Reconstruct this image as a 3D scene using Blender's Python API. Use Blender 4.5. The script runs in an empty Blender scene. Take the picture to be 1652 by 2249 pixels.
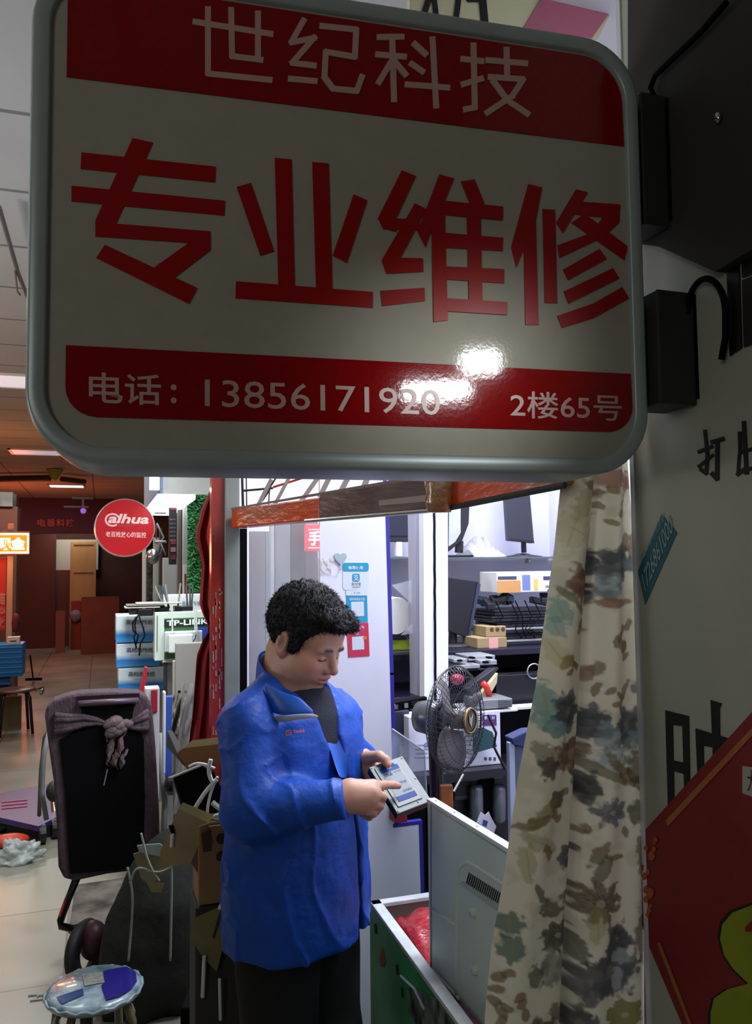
import bpy, bmesh, math, random
import numpy as np
from mathutils import Vector, Matrix

# ------------------------------------------------------------------ camera
FPX, CX, CY = 1800.0, 826.0, 1124.5
YAW, PITCH, ROLL = math.radians(18.6), math.radians(3.7), math.radians(0.6)
CAM = Vector((0, 0, 1.73))
fw = Vector((math.sin(YAW)*math.cos(PITCH), math.cos(YAW)*math.cos(PITCH), math.sin(PITCH)))
r0 = Vector((math.cos(YAW), -math.sin(YAW), 0))
u0 = r0.cross(fw)
rt = r0*math.cos(ROLL) - u0*math.sin(ROLL)
up = u0*math.cos(ROLL) + r0*math.sin(ROLL)
sc = bpy.context.scene
cd = bpy.data.cameras.new('camera')
co = bpy.data.objects.new('camera', cd)
sc.collection.objects.link(co)
co.matrix_world = Matrix(((rt.x, up.x, -fw.x, CAM.x), (rt.y, up.y, -fw.y, CAM.y), (rt.z, up.z, -fw.z, CAM.z), (0, 0, 0, 1)))
cd.sensor_fit = 'VERTICAL'; cd.sensor_height = 24.0; cd.lens = 24.0*FPX/2249.0
cd.clip_start = 0.02
sc.camera = co

# ------------------------------------------------------------------ world, exposure, lights
sc.view_settings.view_transform = 'Standard'; sc.view_settings.look = 'None'
sc.view_settings.gamma = 1.0; sc.view_settings.use_curve_mapping = False
sc.view_settings.exposure = 0.0
w = bpy.data.worlds.new('world'); sc.world = w; w.use_nodes = True
w.node_tree.nodes['Background'].inputs[0].default_value = (0.55, 0.6, 0.6, 1)
w.node_tree.nodes['Background'].inputs[1].default_value = 0.045

def light(name, kind, loc, power, col, size=0.5, size_y=None, target=None, spread=None):
    d = bpy.data.lights.new(name, kind)
    d.energy = power; d.color = col
    if kind == 'AREA':
        d.size = size
        if size_y: d.shape = 'RECTANGLE'; d.size_y = size_y
        if spread: d.spread = math.radians(spread)
    else:
        d.shadow_soft_size = size
    o = bpy.data.objects.new(name, d); sc.collection.objects.link(o)
    o.location = loc
    if target is not None:
        o.rotation_euler = (Vector(target)-Vector(loc)).to_track_quat('-Z', 'Y').to_euler()
    return o

light('booth_tube_light', 'AREA', (1.35, 2.75, 2.9), 50, (0.84, 0.88, 1.0), 1.2, 0.25)
light('booth_front_light', 'AREA', (1.35, 1.85, 2.95), 44, (0.86, 0.91, 1.0), 0.8, 0.3)
light('booth_back_light', 'AREA', (1.5, 3.3, 2.85), 22, (0.80, 0.82, 1.0), 1.2, 0.25)
light('neighbour_shop_light', 'AREA', (0.15, 3.9, 3.0), 17, (0.93, 1.0, 0.97), 0.5, 0.3, target=(0.35, 4.7, 1.1), spread=95)
light('foliage_fill_light', 'AREA', (0.8, 5.1, 2.75), 5, (0.95, 1.0, 0.97), 0.4, 0.2, target=(0.75, 5.65, 1.9))  # extra light added to brighten the foliage panel, no fixture
light('far_room_light', 'AREA', (-0.55, 18.8, 3.0), 16, (1.0, 0.97, 0.88), 0.5, 0.5, target=(-0.6, 19.6, 1.8))
for _y, _p in ((4.4, 10), (6.6, 28), (10.6, 40), (15.0, 25)):
    light('corridor_troffer_light', 'AREA', (-0.9, _y, 3.12), _p, (0.97, 1.0, 0.95), 1.1, 0.3)
light('led_board_glow', 'POINT', (-1.35, 9.6, 1.95), 28, (1.0, 0.25, 0.04), 0.15)
light('red_corridor_glow', 'POINT', (-1.5, 15.5, 1.9), 70, (1.0, 0.16, 0.05), 0.3)
light('left_ceiling_fill', 'AREA', (-3.2, 2.5, 1.9), 48, (0.93, 0.97, 1.0), 1.0, 1.0, target=(-1.5, 3.0, 3.2), spread=110)  # unseen uplight added to lift the ceiling and floor
light('orange_ceiling_fill', 'AREA', (-2.6, 5.6, 1.7), 22, (1.0, 0.58, 0.42), 0.6, 0.3, target=(-1.6, 5.6, 3.2))  # unseen orange source, placed for the reddish tone on the ceiling
light('rear_fill_light', 'AREA', (-2.0, -1.3, 2.5), 11, (1.0, 0.98, 0.90), 0.9, 0.9, target=(0.3, 1.3, 1.6))  # unseen fill added behind the camera for sign, wall and crate

# ------------------------------------------------------------------ pixel rays to points in the place
def ray(px, py):
    return (fw + rt*((px-CX)/FPX) + up*((CY-py)/FPX))
def C(px, py, d): return CAM + ray(px, py)*d
def XP(px, py, X):
    r = ray(px, py); return CAM + r*((X-CAM.x)/r.x)
def YP(px, py, Y):
    r = ray(px, py); return CAM + r*((Y-CAM.y)/r.y)
def ZP(px, py, Z):
    r = ray(px, py); return CAM + r*((Z-CAM.z)/r.z)
def PL(px, py, p0, n):
    r = ray(px, py); return CAM + r*((p0-CAM).dot(n)/r.dot(n))

# ------------------------------------------------------------------ materials
def lin(c):
    if isinstance(c, str):
        c = tuple(int(c[i:i+2], 16)/255 for i in (0, 2, 4))
    return tuple((v/12.92 if v <= 0.04045 else ((v+0.055)/1.055)**2.4) for v in c)
MATS = {}
def mat(name, col, rough=0.5, metal=0.0, emit=0.0, noise=0.0, nscale=8.0, bump=0.0, bscale=60.0, trans=0.0, alpha=1.0, coat=0.0, spec=0.5, ecol=None, col2=None, stretch=None, subs=0.0):
    if name in MATS: return MATS[name]
    m = bpy.data.materials.new(name); m.use_nodes = True
    nt = m.node_tree; b = nt.nodes['Principled BSDF']; L = nt.links
    c = lin(col)
    b.inputs['Base Color'].default_value = (*c, 1)
    b.inputs['Roughness'].default_value = rough
    b.inputs['Metallic'].default_value = metal
    b.inputs['Specular IOR Level'].default_value = spec
    if coat: b.inputs['Coat Weight'].default_value = coat; b.inputs['Coat Roughness'].default_value = 0.08
    if trans: b.inputs['Transmission Weight'].default_value = trans; b.inputs['IOR'].default_value = 1.1
    if alpha < 1: b.inputs['Alpha'].default_value = alpha
    if subs: b.inputs['Subsurface Weight'].default_value = subs; b.inputs['Subsurface Scale'].default_value = 0.01
    if emit:
        b.inputs['Emission Color'].default_value = (*(lin(ecol) if ecol else c), 1)
        b.inputs['Emission Strength'].default_value = emit
    if noise or bump:
        tc = nt.nodes.new('ShaderNodeTexCoord'); mp = nt.nodes.new('ShaderNodeMapping')
        L.new(tc.outputs['Object'], mp.inputs['Vector'])
        if stretch: mp.inputs['Scale'].default_value = stretch
    if noise:
        n = nt.nodes.new('ShaderNodeTexNoise'); n.inputs['Scale'].default_value = nscale; n.inputs['Detail'].default_value = 6
        L.new(mp.outputs[0], n.inputs['Vector'])
        mx = nt.nodes.new('ShaderNodeMix'); mx.data_type = 'RGBA'
        c2 = lin(col2) if col2 else tuple(v*(1-noise) for v in c)
        mx.inputs['A'].default_value = (*c, 1); mx.inputs['B'].default_value = (*c2, 1)
        rp = nt.nodes.new('ShaderNodeValToRGB'); rp.color_ramp.elements[0].position = 0.4; rp.color_ramp.elements[1].position = 0.65
        L.new(n.outputs['Fac'], rp.inputs[0]); L.new(rp.outputs[0], mx.inputs['Factor'])
        L.new(mx.outputs['Result'], b.inputs['Base Color'])
    if bump:
        n2 = nt.nodes.new('ShaderNodeTexNoise'); n2.inputs['Scale'].default_value = bscale; n2.inputs['Detail'].default_value = 4
        L.new(mp.outputs[0], n2.inputs['Vector'])
        bp = nt.nodes.new('ShaderNodeBump'); bp.inputs['Strength'].default_value = bump; bp.inputs['Distance'].default_value = 0.01
        L.new(n2.outputs['Fac'], bp.inputs['Height']); L.new(bp.outputs[0], b.inputs['Normal'])
    MATS[name] = m
    return m

# ------------------------------------------------------------------ object helpers
def V(*a): return Vector(a[0]) if len(a) == 1 else Vector(a)
def wloc(o):
    p = Vector(o.location)
    return p + wloc(o.parent) if o.parent else p
def tag(o, label=None, cat=None, group=None, kind=None):
    if label: o['label'] = label
    if cat: o['category'] = cat
    if group: o['group'] = group
    if kind: o['kind'] = kind
    return o
def thing(name, label, cat, loc, group=None):
    o = bpy.data.objects.new(name, None); sc.collection.objects.link(o)
    o.empty_display_size = 0.05
    o.location = loc
    return tag(o, label, cat, group)
def chaikin(pts, k=2):
    pts = [V(p) for p in pts]
    for _ in range(k):
        o = [pts[0]]
        for i in range(len(pts)-1): o += [pts[i].lerp(pts[i+1], .25), pts[i].lerp(pts[i+1], .75)]
        pts = o+[pts[-1]]
    return pts
class MB:
    def __init__(s): s.v = []; s.f = []; s.m = []
    def add(s, vs, fs, mi=0):
        b = len(s.v); s.v += [tuple(x) for x in vs]; s.f += [tuple(i+b for i in f) for f in fs]; s.m += [mi]*len(fs); return s
    def hexa(s, p, mi=0):   # 8 pts: bottom 4 ccw, top 4
        return s.add(p, [(3, 2, 1, 0), (4, 5, 6, 7), (0, 1, 5, 4), (1, 2, 6, 5), (2, 3, 7, 6), (3, 0, 4, 7)], mi)
    def box(s, lo, hi, mi=0):
        a, b = lo, hi
        x0, x1 = sorted((a[0], b[0])); y0, y1 = sorted((a[1], b[1])); z0, z1 = sorted((a[2], b[2]))
        return s.hexa([(x0, y0, z0), (x1, y0, z0), (x1, y1, z0), (x0, y1, z0), (x0, y0, z1), (x1, y0, z1), (x1, y1, z1), (x0, y1, z1)], mi)
    def obox(s, c, ax, ay, az, mi=0):   # half-axis vectors
        c, ax, ay, az = map(V, (c, ax, ay, az))
        if ax.cross(ay).dot(az) < 0: ax = -ax
        return s.hexa([c-ax-ay-az, c+ax-ay-az, c+ax+ay-az, c-ax+ay-az, c-ax-ay+az, c+ax-ay+az, c+ax+ay+az, c-ax+ay+az], mi)
    def tube(s, pts, r, n=8, mi=0, caps=True):
        pts = [V(p) for p in pts]
        rs = r if isinstance(r, (list, tuple)) else [r]*len(pts)
        vs = []; prev = None
        for i, p in enumerate(pts):
            t = (pts[min(i+1, len(pts)-1)]-pts[max(i-1, 0)])
            if t.length < 1e-9: t = V(0, 0, 1)
            t.normalize()
            a = prev - t*prev.dot(t) if prev is not None else t.orthogonal()
            if a.length < 1e-6: a = t.orthogonal()
            a.normalize(); b = t.cross(a); prev = a
            for k in range(n):
                q = 2*math.pi*k/n
                vs.append(p + (a*math.cos(q)+b*math.sin(q))*rs[i])
        fs = []
        for i in range(len(pts)-1):
            for k in range(n):
                k2 = (k+1) % n
                fs.append((i*n+k, i*n+k2, (i+1)*n+k2, (i+1)*n+k))
        if caps:
            fs.append(tuple(range(n-1, -1, -1))); fs.append(tuple((len(pts)-1)*n+k for k in range(n)))
        return s.add(vs, fs, mi)
    def prism(s, pts, off, mi=0):   # polygon (concave ok) swept by vector off
        pts = [V(p) for p in pts]; off = V(off); n = len(pts)
        nv = V(0, 0, 0)
        for i in range(n): nv += pts[i].cross(pts[(i+1) % n])
        if nv.dot(off) > 0: pts = pts[::-1]
        vs = pts + [p+off for p in pts]
        fs = [tuple(range(n)), tuple(range(2*n-1, n-1, -1))]
        for i in range(n):
            j = (i+1) % n
            fs.append((j, i, n+i, n+j))
        return s.add(vs, fs, mi)
    def ell(s, c, ax, ay, az, nu=16, nv=10, mi=0):
        c, ax, ay, az = map(V, (c, ax, ay, az)); vs = []; fs = []
        for j in range(nv+1):
            t = math.pi*j/nv
            for i in range(nu):
                p = 2*math.pi*i/nu
                vs.append(c + ax*(math.sin(t)*math.cos(p)) + ay*(math.sin(t)*math.sin(p)) + az*math.cos(t))
        for j in range(nv):
            for i in range(nu):
                i2 = (i+1) % nu
                fs.append((j*nu+i, (j+1)*nu+i, (j+1)*nu+i2, j*nu+i2))
        return s.add(vs, fs, mi)
    def lathe(s, c, axis, prof, n=24, mi=0):   # prof [(r,h)]
        c = V(c); t = V(axis).normalized(); a = t.orthogonal().normalized(); b = t.cross(a)
        vs = []; fs = []; m = len(prof)
        for r, h in prof:
            for k in range(n):
                q = 2*math.pi*k/n
                vs.append(c + t*h + (a*math.cos(q)+b*math.sin(q))*r)
        for j in range(m-1):
            for k in range(n):
                k2 = (k+1) % n
                fs.append((j*n+k, j*n+k2, (j+1)*n+k2, (j+1)*n+k))
        return s.add(vs, fs, mi)
    def grid(s, P, mi=0):    # P[i][j] points
        ni, nj = len(P), len(P[0]); vs = [p for row in P for p in row]
        fs = [(i*nj+j, (i+1)*nj+j, (i+1)*nj+j+1, i*nj+j+1) for i in range(ni-1) for j in range(nj-1)]
        return s.add(vs, fs, mi)
    def mesh(s, me, mi=0):
        return s.add([v.co for v in me.vertices], [tuple(p.vertices) for p in me.polygons], mi)
    def build(s, name, mats, parent=None, smooth=False, bevel=0, solid=0, subd=0, label=None, cat=None, group=None, kind=None, base=None, bseg=2):
        if not isinstance(mats, (list, tuple)): mats = [mats]
        arr = np.array([tuple(v) for v in s.v], dtype=float)
        if parent is not None:
            base = wloc(parent); loc = (0, 0, 0)
        else:
            if base is None:
                lo, hi = arr.min(0), arr.max(0); base = Vector(((lo[0]+hi[0])/2, (lo[1]+hi[1])/2, lo[2]))
            loc = base
        arr = arr - np.array(tuple(base))
        me = bpy.data.meshes.new(name); me.from_pydata(arr.tolist(), [], s.f)
        for m in mats: me.materials.append(m)
        if len(mats) > 1: me.polygons.foreach_set('material_index', s.m)
        if smooth: me.polygons.foreach_set('use_smooth', [True]*len(me.polygons))
        me.update()
        o = bpy.data.objects.new(name, me); sc.collection.objects.link(o)
        o.location = loc
        if parent is not None: o.parent = parent
        if solid:
            d = o.modifiers.new('solid', 'SOLIDIFY'); d.thickness = solid; d.offset = 0
        if bevel:
            d = o.modifiers.new('bevel', 'BEVEL'); d.width = bevel; d.segments = bseg; d.limit_method = 'ANGLE'; d.harden_normals = False
        if subd:
            d = o.modifiers.new('subd', 'SUBSURF'); d.levels = subd; d.render_levels = subd
        return tag(o, label, cat, group, kind)

TXC = {}
def textmesh(body, bold=0.0, shear=0.0, spacing=1.0):
    k = (body, bold, shear, spacing)
    if k in TXC: return TXC[k]
    cu = bpy.data.curves.new('t', 'FONT'); cu.body = body; cu.size = 1; cu.offset = bold; cu.shear = shear
    cu.space_character = spacing; cu.resolution_u = 3; cu.fill_mode = 'FRONT'
    o = bpy.data.objects.new('t', cu); sc.collection.objects.link(o)
    dg = bpy.context.evaluated_depsgraph_get()
    me = bpy.data.meshes.new_from_object(o.evaluated_get(dg))
    vs = np.array([tuple(v.co) for v in me.vertices]); fs = [tuple(p.vertices) for p in me.polygons]
    bpy.data.objects.remove(o); bpy.data.curves.remove(cu)
    TXC[k] = (vs, fs); return TXC[k]
def text_on(mb, body, BL, BR, TL, lift=0.0, mi=0, bold=0.0, shear=0.0, spacing=1.0, thick=0.0006, box=None):
    """letters fitted between three corners of a rectangle in space"""
    vs, fs = textmesh(body, bold, shear, spacing)
    BL, BR, TL = V(BL), V(BR), V(TL)
    lo, hi = vs.min(0), vs.max(0)
    ux, uy = (BR-BL), (TL-BL); n = ux.cross(uy).normalized()
    out = []
    for x, y, z in vs:
        a = (x-lo[0])/(hi[0]-lo[0]); b = (y-lo[1])/(hi[1]-lo[1])
        out.append(BL + ux*a + uy*b + n*(lift+thick))
    mb.add(out, fs, mi)
    return mb
def strokes(mb, pm, polys, lift_v, mi=0):
    lift_v = V(lift_v)
    for i, poly in enumerate(polys):
        mb.prism([pm(*p) for p in poly], lift_v*(1+0.035*(i % 24)), mi)
def line_poly(x0, y0, x1, y1, wd):
    dx, dy = x1-x0, y1-y0; l = math.hypot(dx, dy); nx, ny = -dy/l*wd/2, dx/l*wd/2; ex, ey = dx/l*wd/2*0.6, dy/l*wd/2*0.6
    return [(x0-ex+nx, y0-ey+ny), (x1+ex+nx, y1+ey+ny), (x1+ex-nx, y1+ey-ny), (x0-ex-nx, y0-ey-ny)]
# ================================================================== helpers in place coordinates
def fb(mb, x0, x1, y0, y1, Y, dep, mi=0, taper=0):
    """box whose front face lies on the plane Y, reaching dep further back"""
    ym = (y0+y1)/2; xm = (x0+x1)/2
    a = YP(x0, ym, Y).x; b = YP(x1, ym, Y).x; t = YP(xm, y0, Y).z; bo = YP(xm, y1, Y).z
    mb.box((a, Y, bo), (b, Y+dep, t), mi)
    return (a, b, bo, t)
def FB(name, m, x0, x1, y0, y1, Y, dep, label=None, fl=False, cat=None, group=None, parent=None, bevel=0.003, kind=None):
    mb = MB(); fb(mb, x0, x1, y0, y1, Y, dep)
    if fl: mb.v = [(q[0], q[1], 0.0 if k % 8 < 4 else q[2]) for k, q in enumerate(mb.v)]
    return mb.build(name, m, parent=parent, bevel=bevel, label=label, cat=cat, group=group, kind=kind)

# ================================================================== materials
def tile_mat(name, c1, c2, cm, sx, sy, msz, rough, bump=0.0, off=0.0, nz=0.0, wear=None):
    m = bpy.data.materials.new(name); m.use_nodes = True; nt = m.node_tree; L = nt.links; b = nt.nodes['Principled BSDF']
    tc = nt.nodes.new('ShaderNodeTexCoord'); mp = nt.nodes.new('ShaderNodeMapping'); mp.inputs['Location'].default_value = (0.13, 0.21, 0)
    L.new(tc.outputs['Object'], mp.inputs[0])
    br = nt.nodes.new('ShaderNodeTexBrick'); br.offset = off
    br.inputs['Color1'].default_value = (*lin(c1), 1); br.inputs['Color2'].default_value = (*lin(c2), 1); br.inputs['Mortar'].default_value = (*lin(cm), 1)
    br.inputs['Scale'].default_value = 1.0; br.inputs['Brick Width'].default_value = sx; br.inputs['Row Height'].default_value = sy
    br.inputs['Mortar Size'].default_value = msz; br.inputs['Mortar Smooth'].default_value = 0.1
    L.new(mp.outputs[0], br.inputs[0])
    n = nt.nodes.new('ShaderNodeTexNoise'); n.inputs['Scale'].default_value = 1.6; n.inputs['Detail'].default_value = 8; L.new(tc.outputs['Object'], n.inputs[0])
    rp = nt.nodes.new('ShaderNodeValToRGB'); rp.color_ramp.elements[0].position = 0.3; rp.color_ramp.elements[0].color = (1-nz, 1-nz, 1-nz, 1); rp.color_ramp.elements[1].position = 0.7
    L.new(n.outputs['Fac'], rp.inputs[0])
    mx = nt.nodes.new('ShaderNodeMix'); mx.data_type = 'RGBA'; mx.blend_type = 'MULTIPLY'; mx.inputs['Factor'].default_value = 1
    L.new(br.outputs['Color'], mx.inputs['A']); L.new(rp.outputs[0], mx.inputs['B']); L.new(mx.outputs['Result'], b.inputs['Base Color'])
    b.inputs['Roughness'].default_value = rough
    if wear:
        mr = nt.nodes.new('ShaderNodeMapRange'); mr.inputs['To Min'].default_value = rough-wear; mr.inputs['To Max'].default_value = rough+wear
        L.new(n.outputs['Fac'], mr.inputs['Value']); L.new(mr.outputs[0], b.inputs['Roughness'])
    MATS[name] = m
    return m
M_floor = tile_mat('floor_tile', '8f8d80', '8a887d', '5c5a52', 0.8, 0.8, 0.006, 0.32, nz=0.25, wear=0.12)
M_ceil = tile_mat('ceiling_tile', 'a9a8a2', 'a4a39e', '6e6c66', 1.2, 0.6, 0.012, 0.9, nz=0.1)
M_white = mat('white_board', 'dfe0e8', 0.5, noise=0.06, nscale=3)
M_wallw = mat('booth_wall_paint', 'c9c9dc', 0.6, noise=0.12, nscale=2)
M_poster = mat('wall_banner_cloth', 'a6aa9c', 0.75, noise=0.08, nscale=3, bump=0.12, bscale=500)
M_red = mat('sign_red', '8a0308', 0.07, spec=.4, noise=0.12, nscale=90, bump=0.012, bscale=150)
M_redtxt = mat('sign_red_lettering', '98080a', 0.3, spec=.3)
M_cream = mat('sign_face_acrylic', 'a59f91', 0.07, noise=0.05, nscale=25, bump=0.012, bscale=150, spec=.5)
M_pink = mat('sign_pale_lettering', 'c09890', 0.35)
M_alu = mat('brushed_aluminium', 'a3aeae', 0.38, metal=0.25, noise=0.06, nscale=20)
M_steel = mat('stainless_steel', 'b8b6b4', 0.25, metal=0.9)
M_black = mat('black_plastic', '0a0a0c', 0.4)
M_blackm = mat('matt_black', '040405', 0.85, spec=.12)
M_darkg = mat('dark_grey_metal', '2c2c2b', 0.6, noise=0.2, nscale=6)
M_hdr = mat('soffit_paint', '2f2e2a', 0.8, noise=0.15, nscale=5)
M_ink = mat('black_ink', '050604', 0.7)
M_card = mat('cardboard', '9a8660', 0.8, noise=0.15, nscale=7, bump=0.05)
M_glass = mat('clear_glass', 'dfe8ea', 0.05, alpha=0.16, spec=0.8)
M_film = mat('plastic_film', 'd8dce0', 0.22, alpha=0.35, bump=0.5, bscale=18)
M_grey = mat('grey_plastic', '7d8080', 0.5)
M_chrome = mat('chrome', 'c8c8c8', 0.12, metal=1.0)
M_whitep = mat('white_plastic', 'd5d8d6', 0.35)

# ================================================================== the setting
def struct(mb, name, m, **k): return mb.build(name, m, kind='structure', base=Vector((0, 0, 0)), **k)
struct(MB().box((-6, -2.5, -0.06), (3.2, 21, 0)), 'floor', M_floor)
struct(MB().box((-6, -2.5, 3.2), (3.2, 21, 3.26)), 'ceiling', M_ceil)
M_far = mat('end_wall_paint', '5a3428', 0.8, noise=0.35, nscale=1.5)
struct(MB().box((-6, 20, 0), (3.2, 20.1, 3.2)), 'wall_end', M_far)
struct(MB().box((-6.06, -2.5, 0), (-6, 20, 3.2)), 'wall_left', mat('left_wall_paint', '8a7a6c', 0.8))
WX, WE = 0.90, 1.225
struct(MB().box((WX, -0.6, 0), (WX+0.035, WE, 3.2)), 'wall_right', M_poster)
struct(MB().box((2.3, 1.25, 0), (2.36, 3.96, 3.2)).box((0.62, 3.9, 0), (2.36, 3.96, 3.2)), 'wall_booth', M_wallw)
struct(MB().box((WX+0.03, 1.19, 0), (2.36, 1.25, 3.2)), 'wall_booth_front', M_wallw)

# ---- cream light-box sign in front
P_A = C(143, 600, 1.1); P_B = C(1378, 600, 1.306)
SU = Vector((P_B.x-P_A.x, P_B.y-P_A.y, 0)).normalized(); SN = Vector((SU.y, -SU.x, 0))   # SN faces the camera
def S(px, py): return PL(px, py, P_A, SN)
def SW(u, z): return Vector((P_A.x, P_A.y, 0)) + SU*u + Vector((0, 0, z))
def rrect(u0, u1, z0, z1, r, n=10):
    pts = []
    for cx, cz, a0 in ((u1-r, z1-r, 0), (u0+r, z1-r, 90), (u0+r, z0+r, 180), (u1-r, z0+r, 270)):
        for k in range(n+1):
            a = math.radians(a0+90*k/n); pts.append((cx+r*math.cos(a), cz+r*math.sin(a)))
    return pts
for _q, _s, _e in (((1058, 795), (.075, .04), .055), ((960, 858), (.15, .03), .075)):
    _p = S(*_q); _r = ray(*_q).normalized(); _r = _r-SN*2*_r.dot(SN); _l = _p+_r*.8
    light('sign_glint_light', 'AREA', _l, _e, (0.95, 1.0, 1.0), _s[0], _s[1], target=_p, spread=30)  # small added lights without fixtures, aimed to make the glints on the sign
sign = thing('lightbox_sign', 'large cream and red shop sign with silver rounded frame hanging in front', 'sign', SW(0.41, 1.865))
U0, U1, Z0, Z1 = -0.048, 0.872, 1.866, 2.572
def ring_prof(mb, loops):
    n = len(loops[0]); vs = [p for l in loops for p in l]
    fs = [(i*n+k, i*n+(k+1) % n, (i+1)*n+(k+1) % n, (i+1)*n+k) for i in range(len(loops)-1) for k in range(n)]
    return mb.add(vs, fs)
loops = []
for inset, off, rr in ((0.0, -0.13, 0.1), (0.0, -0.004, 0.1), (0.003, 0.004, 0.097), (0.006, 0.0055, 0.094), (0.022, 0.0055, 0.080), (0.025, 0.003, 0.077), (0.0255, -0.02, 0.0765)):
    loops.append([SW(u, z)+SN*off for u, z in rrect(U0+inset, U1-inset, Z0+inset, Z1-inset, rr)])
mb = MB(); ring_prof(mb, loops); mb.build('silver_frame', M_alu, sign, smooth=True)
mb = MB(); mb.prism([SW(u, z)-SN*0.004 for u, z in rrect(U0+0.024, U1-0.024, Z0+0.024, Z1-0.024, 0.077)], -SN*0.006); mb.build('sign_face', M_cream, sign)
mb = MB(); mb.prism([SW(u, z)-SN*0.122 for u, z in rrect(U0+0.004, U1-0.004, Z0+0.004, Z1-0.004, 0.096)], SN*0.01); mb.build('back_panel', M_cream, sign)
# red bands
fl = -SN*0.0035; th = SN*0.001
def Sf(px, py): return S(px, py)+fl
def SWf(u, z): return SW(u, z)+fl
top = [SWf(-0.002, 2.400), SWf(0.846, 2.400)]
for k in range(9):
    a = math.radians(90*k/8); top.append(SWf(0.773+0.072*math.cos(a), 2.471+0.072*math.sin(a)))
top.append(SWf(-0.002, 2.543))
mb = MB(); mb.prism(top, th); ub = mb.build('upper_red_band', M_red, sign)
bot = [SWf(0.002, 2.028), SWf(0.002, 1.975)]
for k in range(7):
    a = math.radians(180+90*k/6); bot.append(SWf(0.042+0.04*math.cos(a), 1.972+0.04*math.sin(a)))
for k in range(7):
    a = math.radians(270+90*k/6); bot.append(SWf(0.803+0.044*math.cos(a), 1.978+0.044*math.sin(a)))
bot.append(SWf(0.845, 2.028))
mb = MB(); mb.prism(bot, th); lb_ = mb.build('lower_red_band', M_red, sign)
A = lambda L: [(x/2, y/2) for x, y in L]
B = lambda L: [(826+x/2, y/2) for x, y in L]
big = [A(p) for p in (
 [(357,665),(948,728),(945,797),(353,737)], [(313,812),(988,878),(986,943),(313,880)], [(582,603),(672,622),(510,975),(500,1036),(418,1030),(418,965)],
 [(418,972),(925,1013),(925,1070),(418,1035)], [(835,1060),(925,1050),(925,1095),(768,1215),(672,1175)], [(460,1072),(867,1262),(830,1332),(422,1130)],
 [(1208,690),(1282,697),(1296,1258),(1224,1255)], [(1373,708),(1445,715),(1462,1270),(1390,1265)], [(1040,818),(1103,800),(1205,1100),(1145,1120)],
 [(1555,850),(1615,877),(1525,1152),(1463,1120)], [(1037,1233),(1640,1280),(1640,1350),(1035,1307)])]
big += [B(p) for p in (
 [(115,745),(177,770),(88,960),(90,1015),(33,1000),(10,955)], [(60,955),(190,962),(200,1010),(33,1003)], [(172,890),(222,915),(110,1130),(95,1190),(48,1200),(27,1140)],
 [(50,1128),(208,1132),(210,1192),(50,1200)], [(22,1275),(215,1262),(217,1320),(30,1342)],
 [(280,763),(345,780),(300,890),(300,1000),(245,1010),(220,1082),(185,1015)], [(245,930),(303,930),(318,1405),(256,1412)], [(375,795),(435,785),(478,890),(418,900)],
 [(400,890),(460,890),(470,1340),(412,1340)], [(290,878),(560,905),(558,965),(290,940)], [(300,1020),(560,1042),(558,1100),(300,1085)],
 [(305,1168),(565,1180),(565,1242),(305,1225)], [(310,1308),(580,1325),(578,1381),(310,1365)],
 [(672,805),(733,820),(705,970),(650,1100),(620,1172),(597,1082)], [(650,960),(705,960),(718,1425),(660,1425)], [(735,915),(790,918),(800,1330),(745,1328)],
 [(882,828),(935,842),(825,1020),(795,975)], [(890,882),(1077,895),(1072,960),(870,938)], [(1015,930),(1075,935),(1072,975),(1000,1040),(810,1130),(800,1075),(950,1020)],
 [(862,975),(920,935),(1110,1080),(1095,1140)], [(825,1182),(985,1090),(1018,1135),(848,1228)], [(828,1278),(1045,1175),(1072,1220),(850,1332)], [(800,1385),(960,1330),(1085,1258),(1115,1308),(960,1395),(822,1438)])]
mb = MB(); strokes(mb, Sf, big, SN*0.0012); mb.build('large_red_characters', M_redtxt, sign)
sm = []
def ln(o, *q, w=13):
    for i in range(len(q)-1):
        (x0, y0), (x1, y1) = q[i], q[i+1]
        sm.append(line_poly(x0+o[0], y0+o[1], x1+o[0], y1+o[1], w))
O = (0, 0)
ln(O, (457,16),(457,160),(595,174)); ln(O, (427,46),(597,73)); ln(O, (508,18),(510,122),(575,130)); ln(O, (567,26),(567,128))
ln(O, (668,42),(640,92),(692,82)); ln(O, (692,80),(642,137),(692,143)); ln(O, (637,172),(694,177)); ln(O, (706,56),(783,64),(780,124),(716,113),(713,168),(732,194),(784,199),(796,166))
h = lambda x, y: (826+x/2, y/2)
ln(O, h(12,162),h(118,160)); ln(O, h(5,238),h(128,248)); ln(O, h(72,165),h(80,440)); ln(O, h(72,262),h(12,362)); ln(O, h(85,272),h(132,328))
ln(O, h(168,190),h(220,238)); ln(O, h(155,275),h(208,312)); ln(O, h(135,368),h(320,382)); ln(O, h(250,165),h(266,466))
ln(O, h(380,256),h(470,266)); ln(O, h(430,192),h(436,470),h(392,478)); ln(O, h(382,368),h(468,342)); ln(O, h(490,262),h(662,276)); ln(O, h(575,212),h(578,335))
ln(O, h(500,336),h(648,346),h(600,420),h(488,494)); ln(O, h(515,352),h(580,440),h(670,500))
mb = MB(); strokes(mb, Sf, sm, SN*0.002); mb.build('name_lettering', M_pink, ub)
def sfit(body, x0, x1, yb, yt, yb1, **k):
    mb = MB(); text_on(mb, body, Sf(x0, yb), Sf(x1, yb1), Sf(x0, yt), lift=0.0014, **k)
    return mb
_m = sfit('电话', 195, 354, 885, 816, 890, bold=0.012)
sfit('13856171920', 450, 968, 892, 832, 912, bold=0.004).build('phone_number_lettering', M_pink, lb_)
sfit('2楼65号', 1122, 1367, 917, 857, 925, bold=0.008).build('address_lettering', M_pink, lb_)
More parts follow.
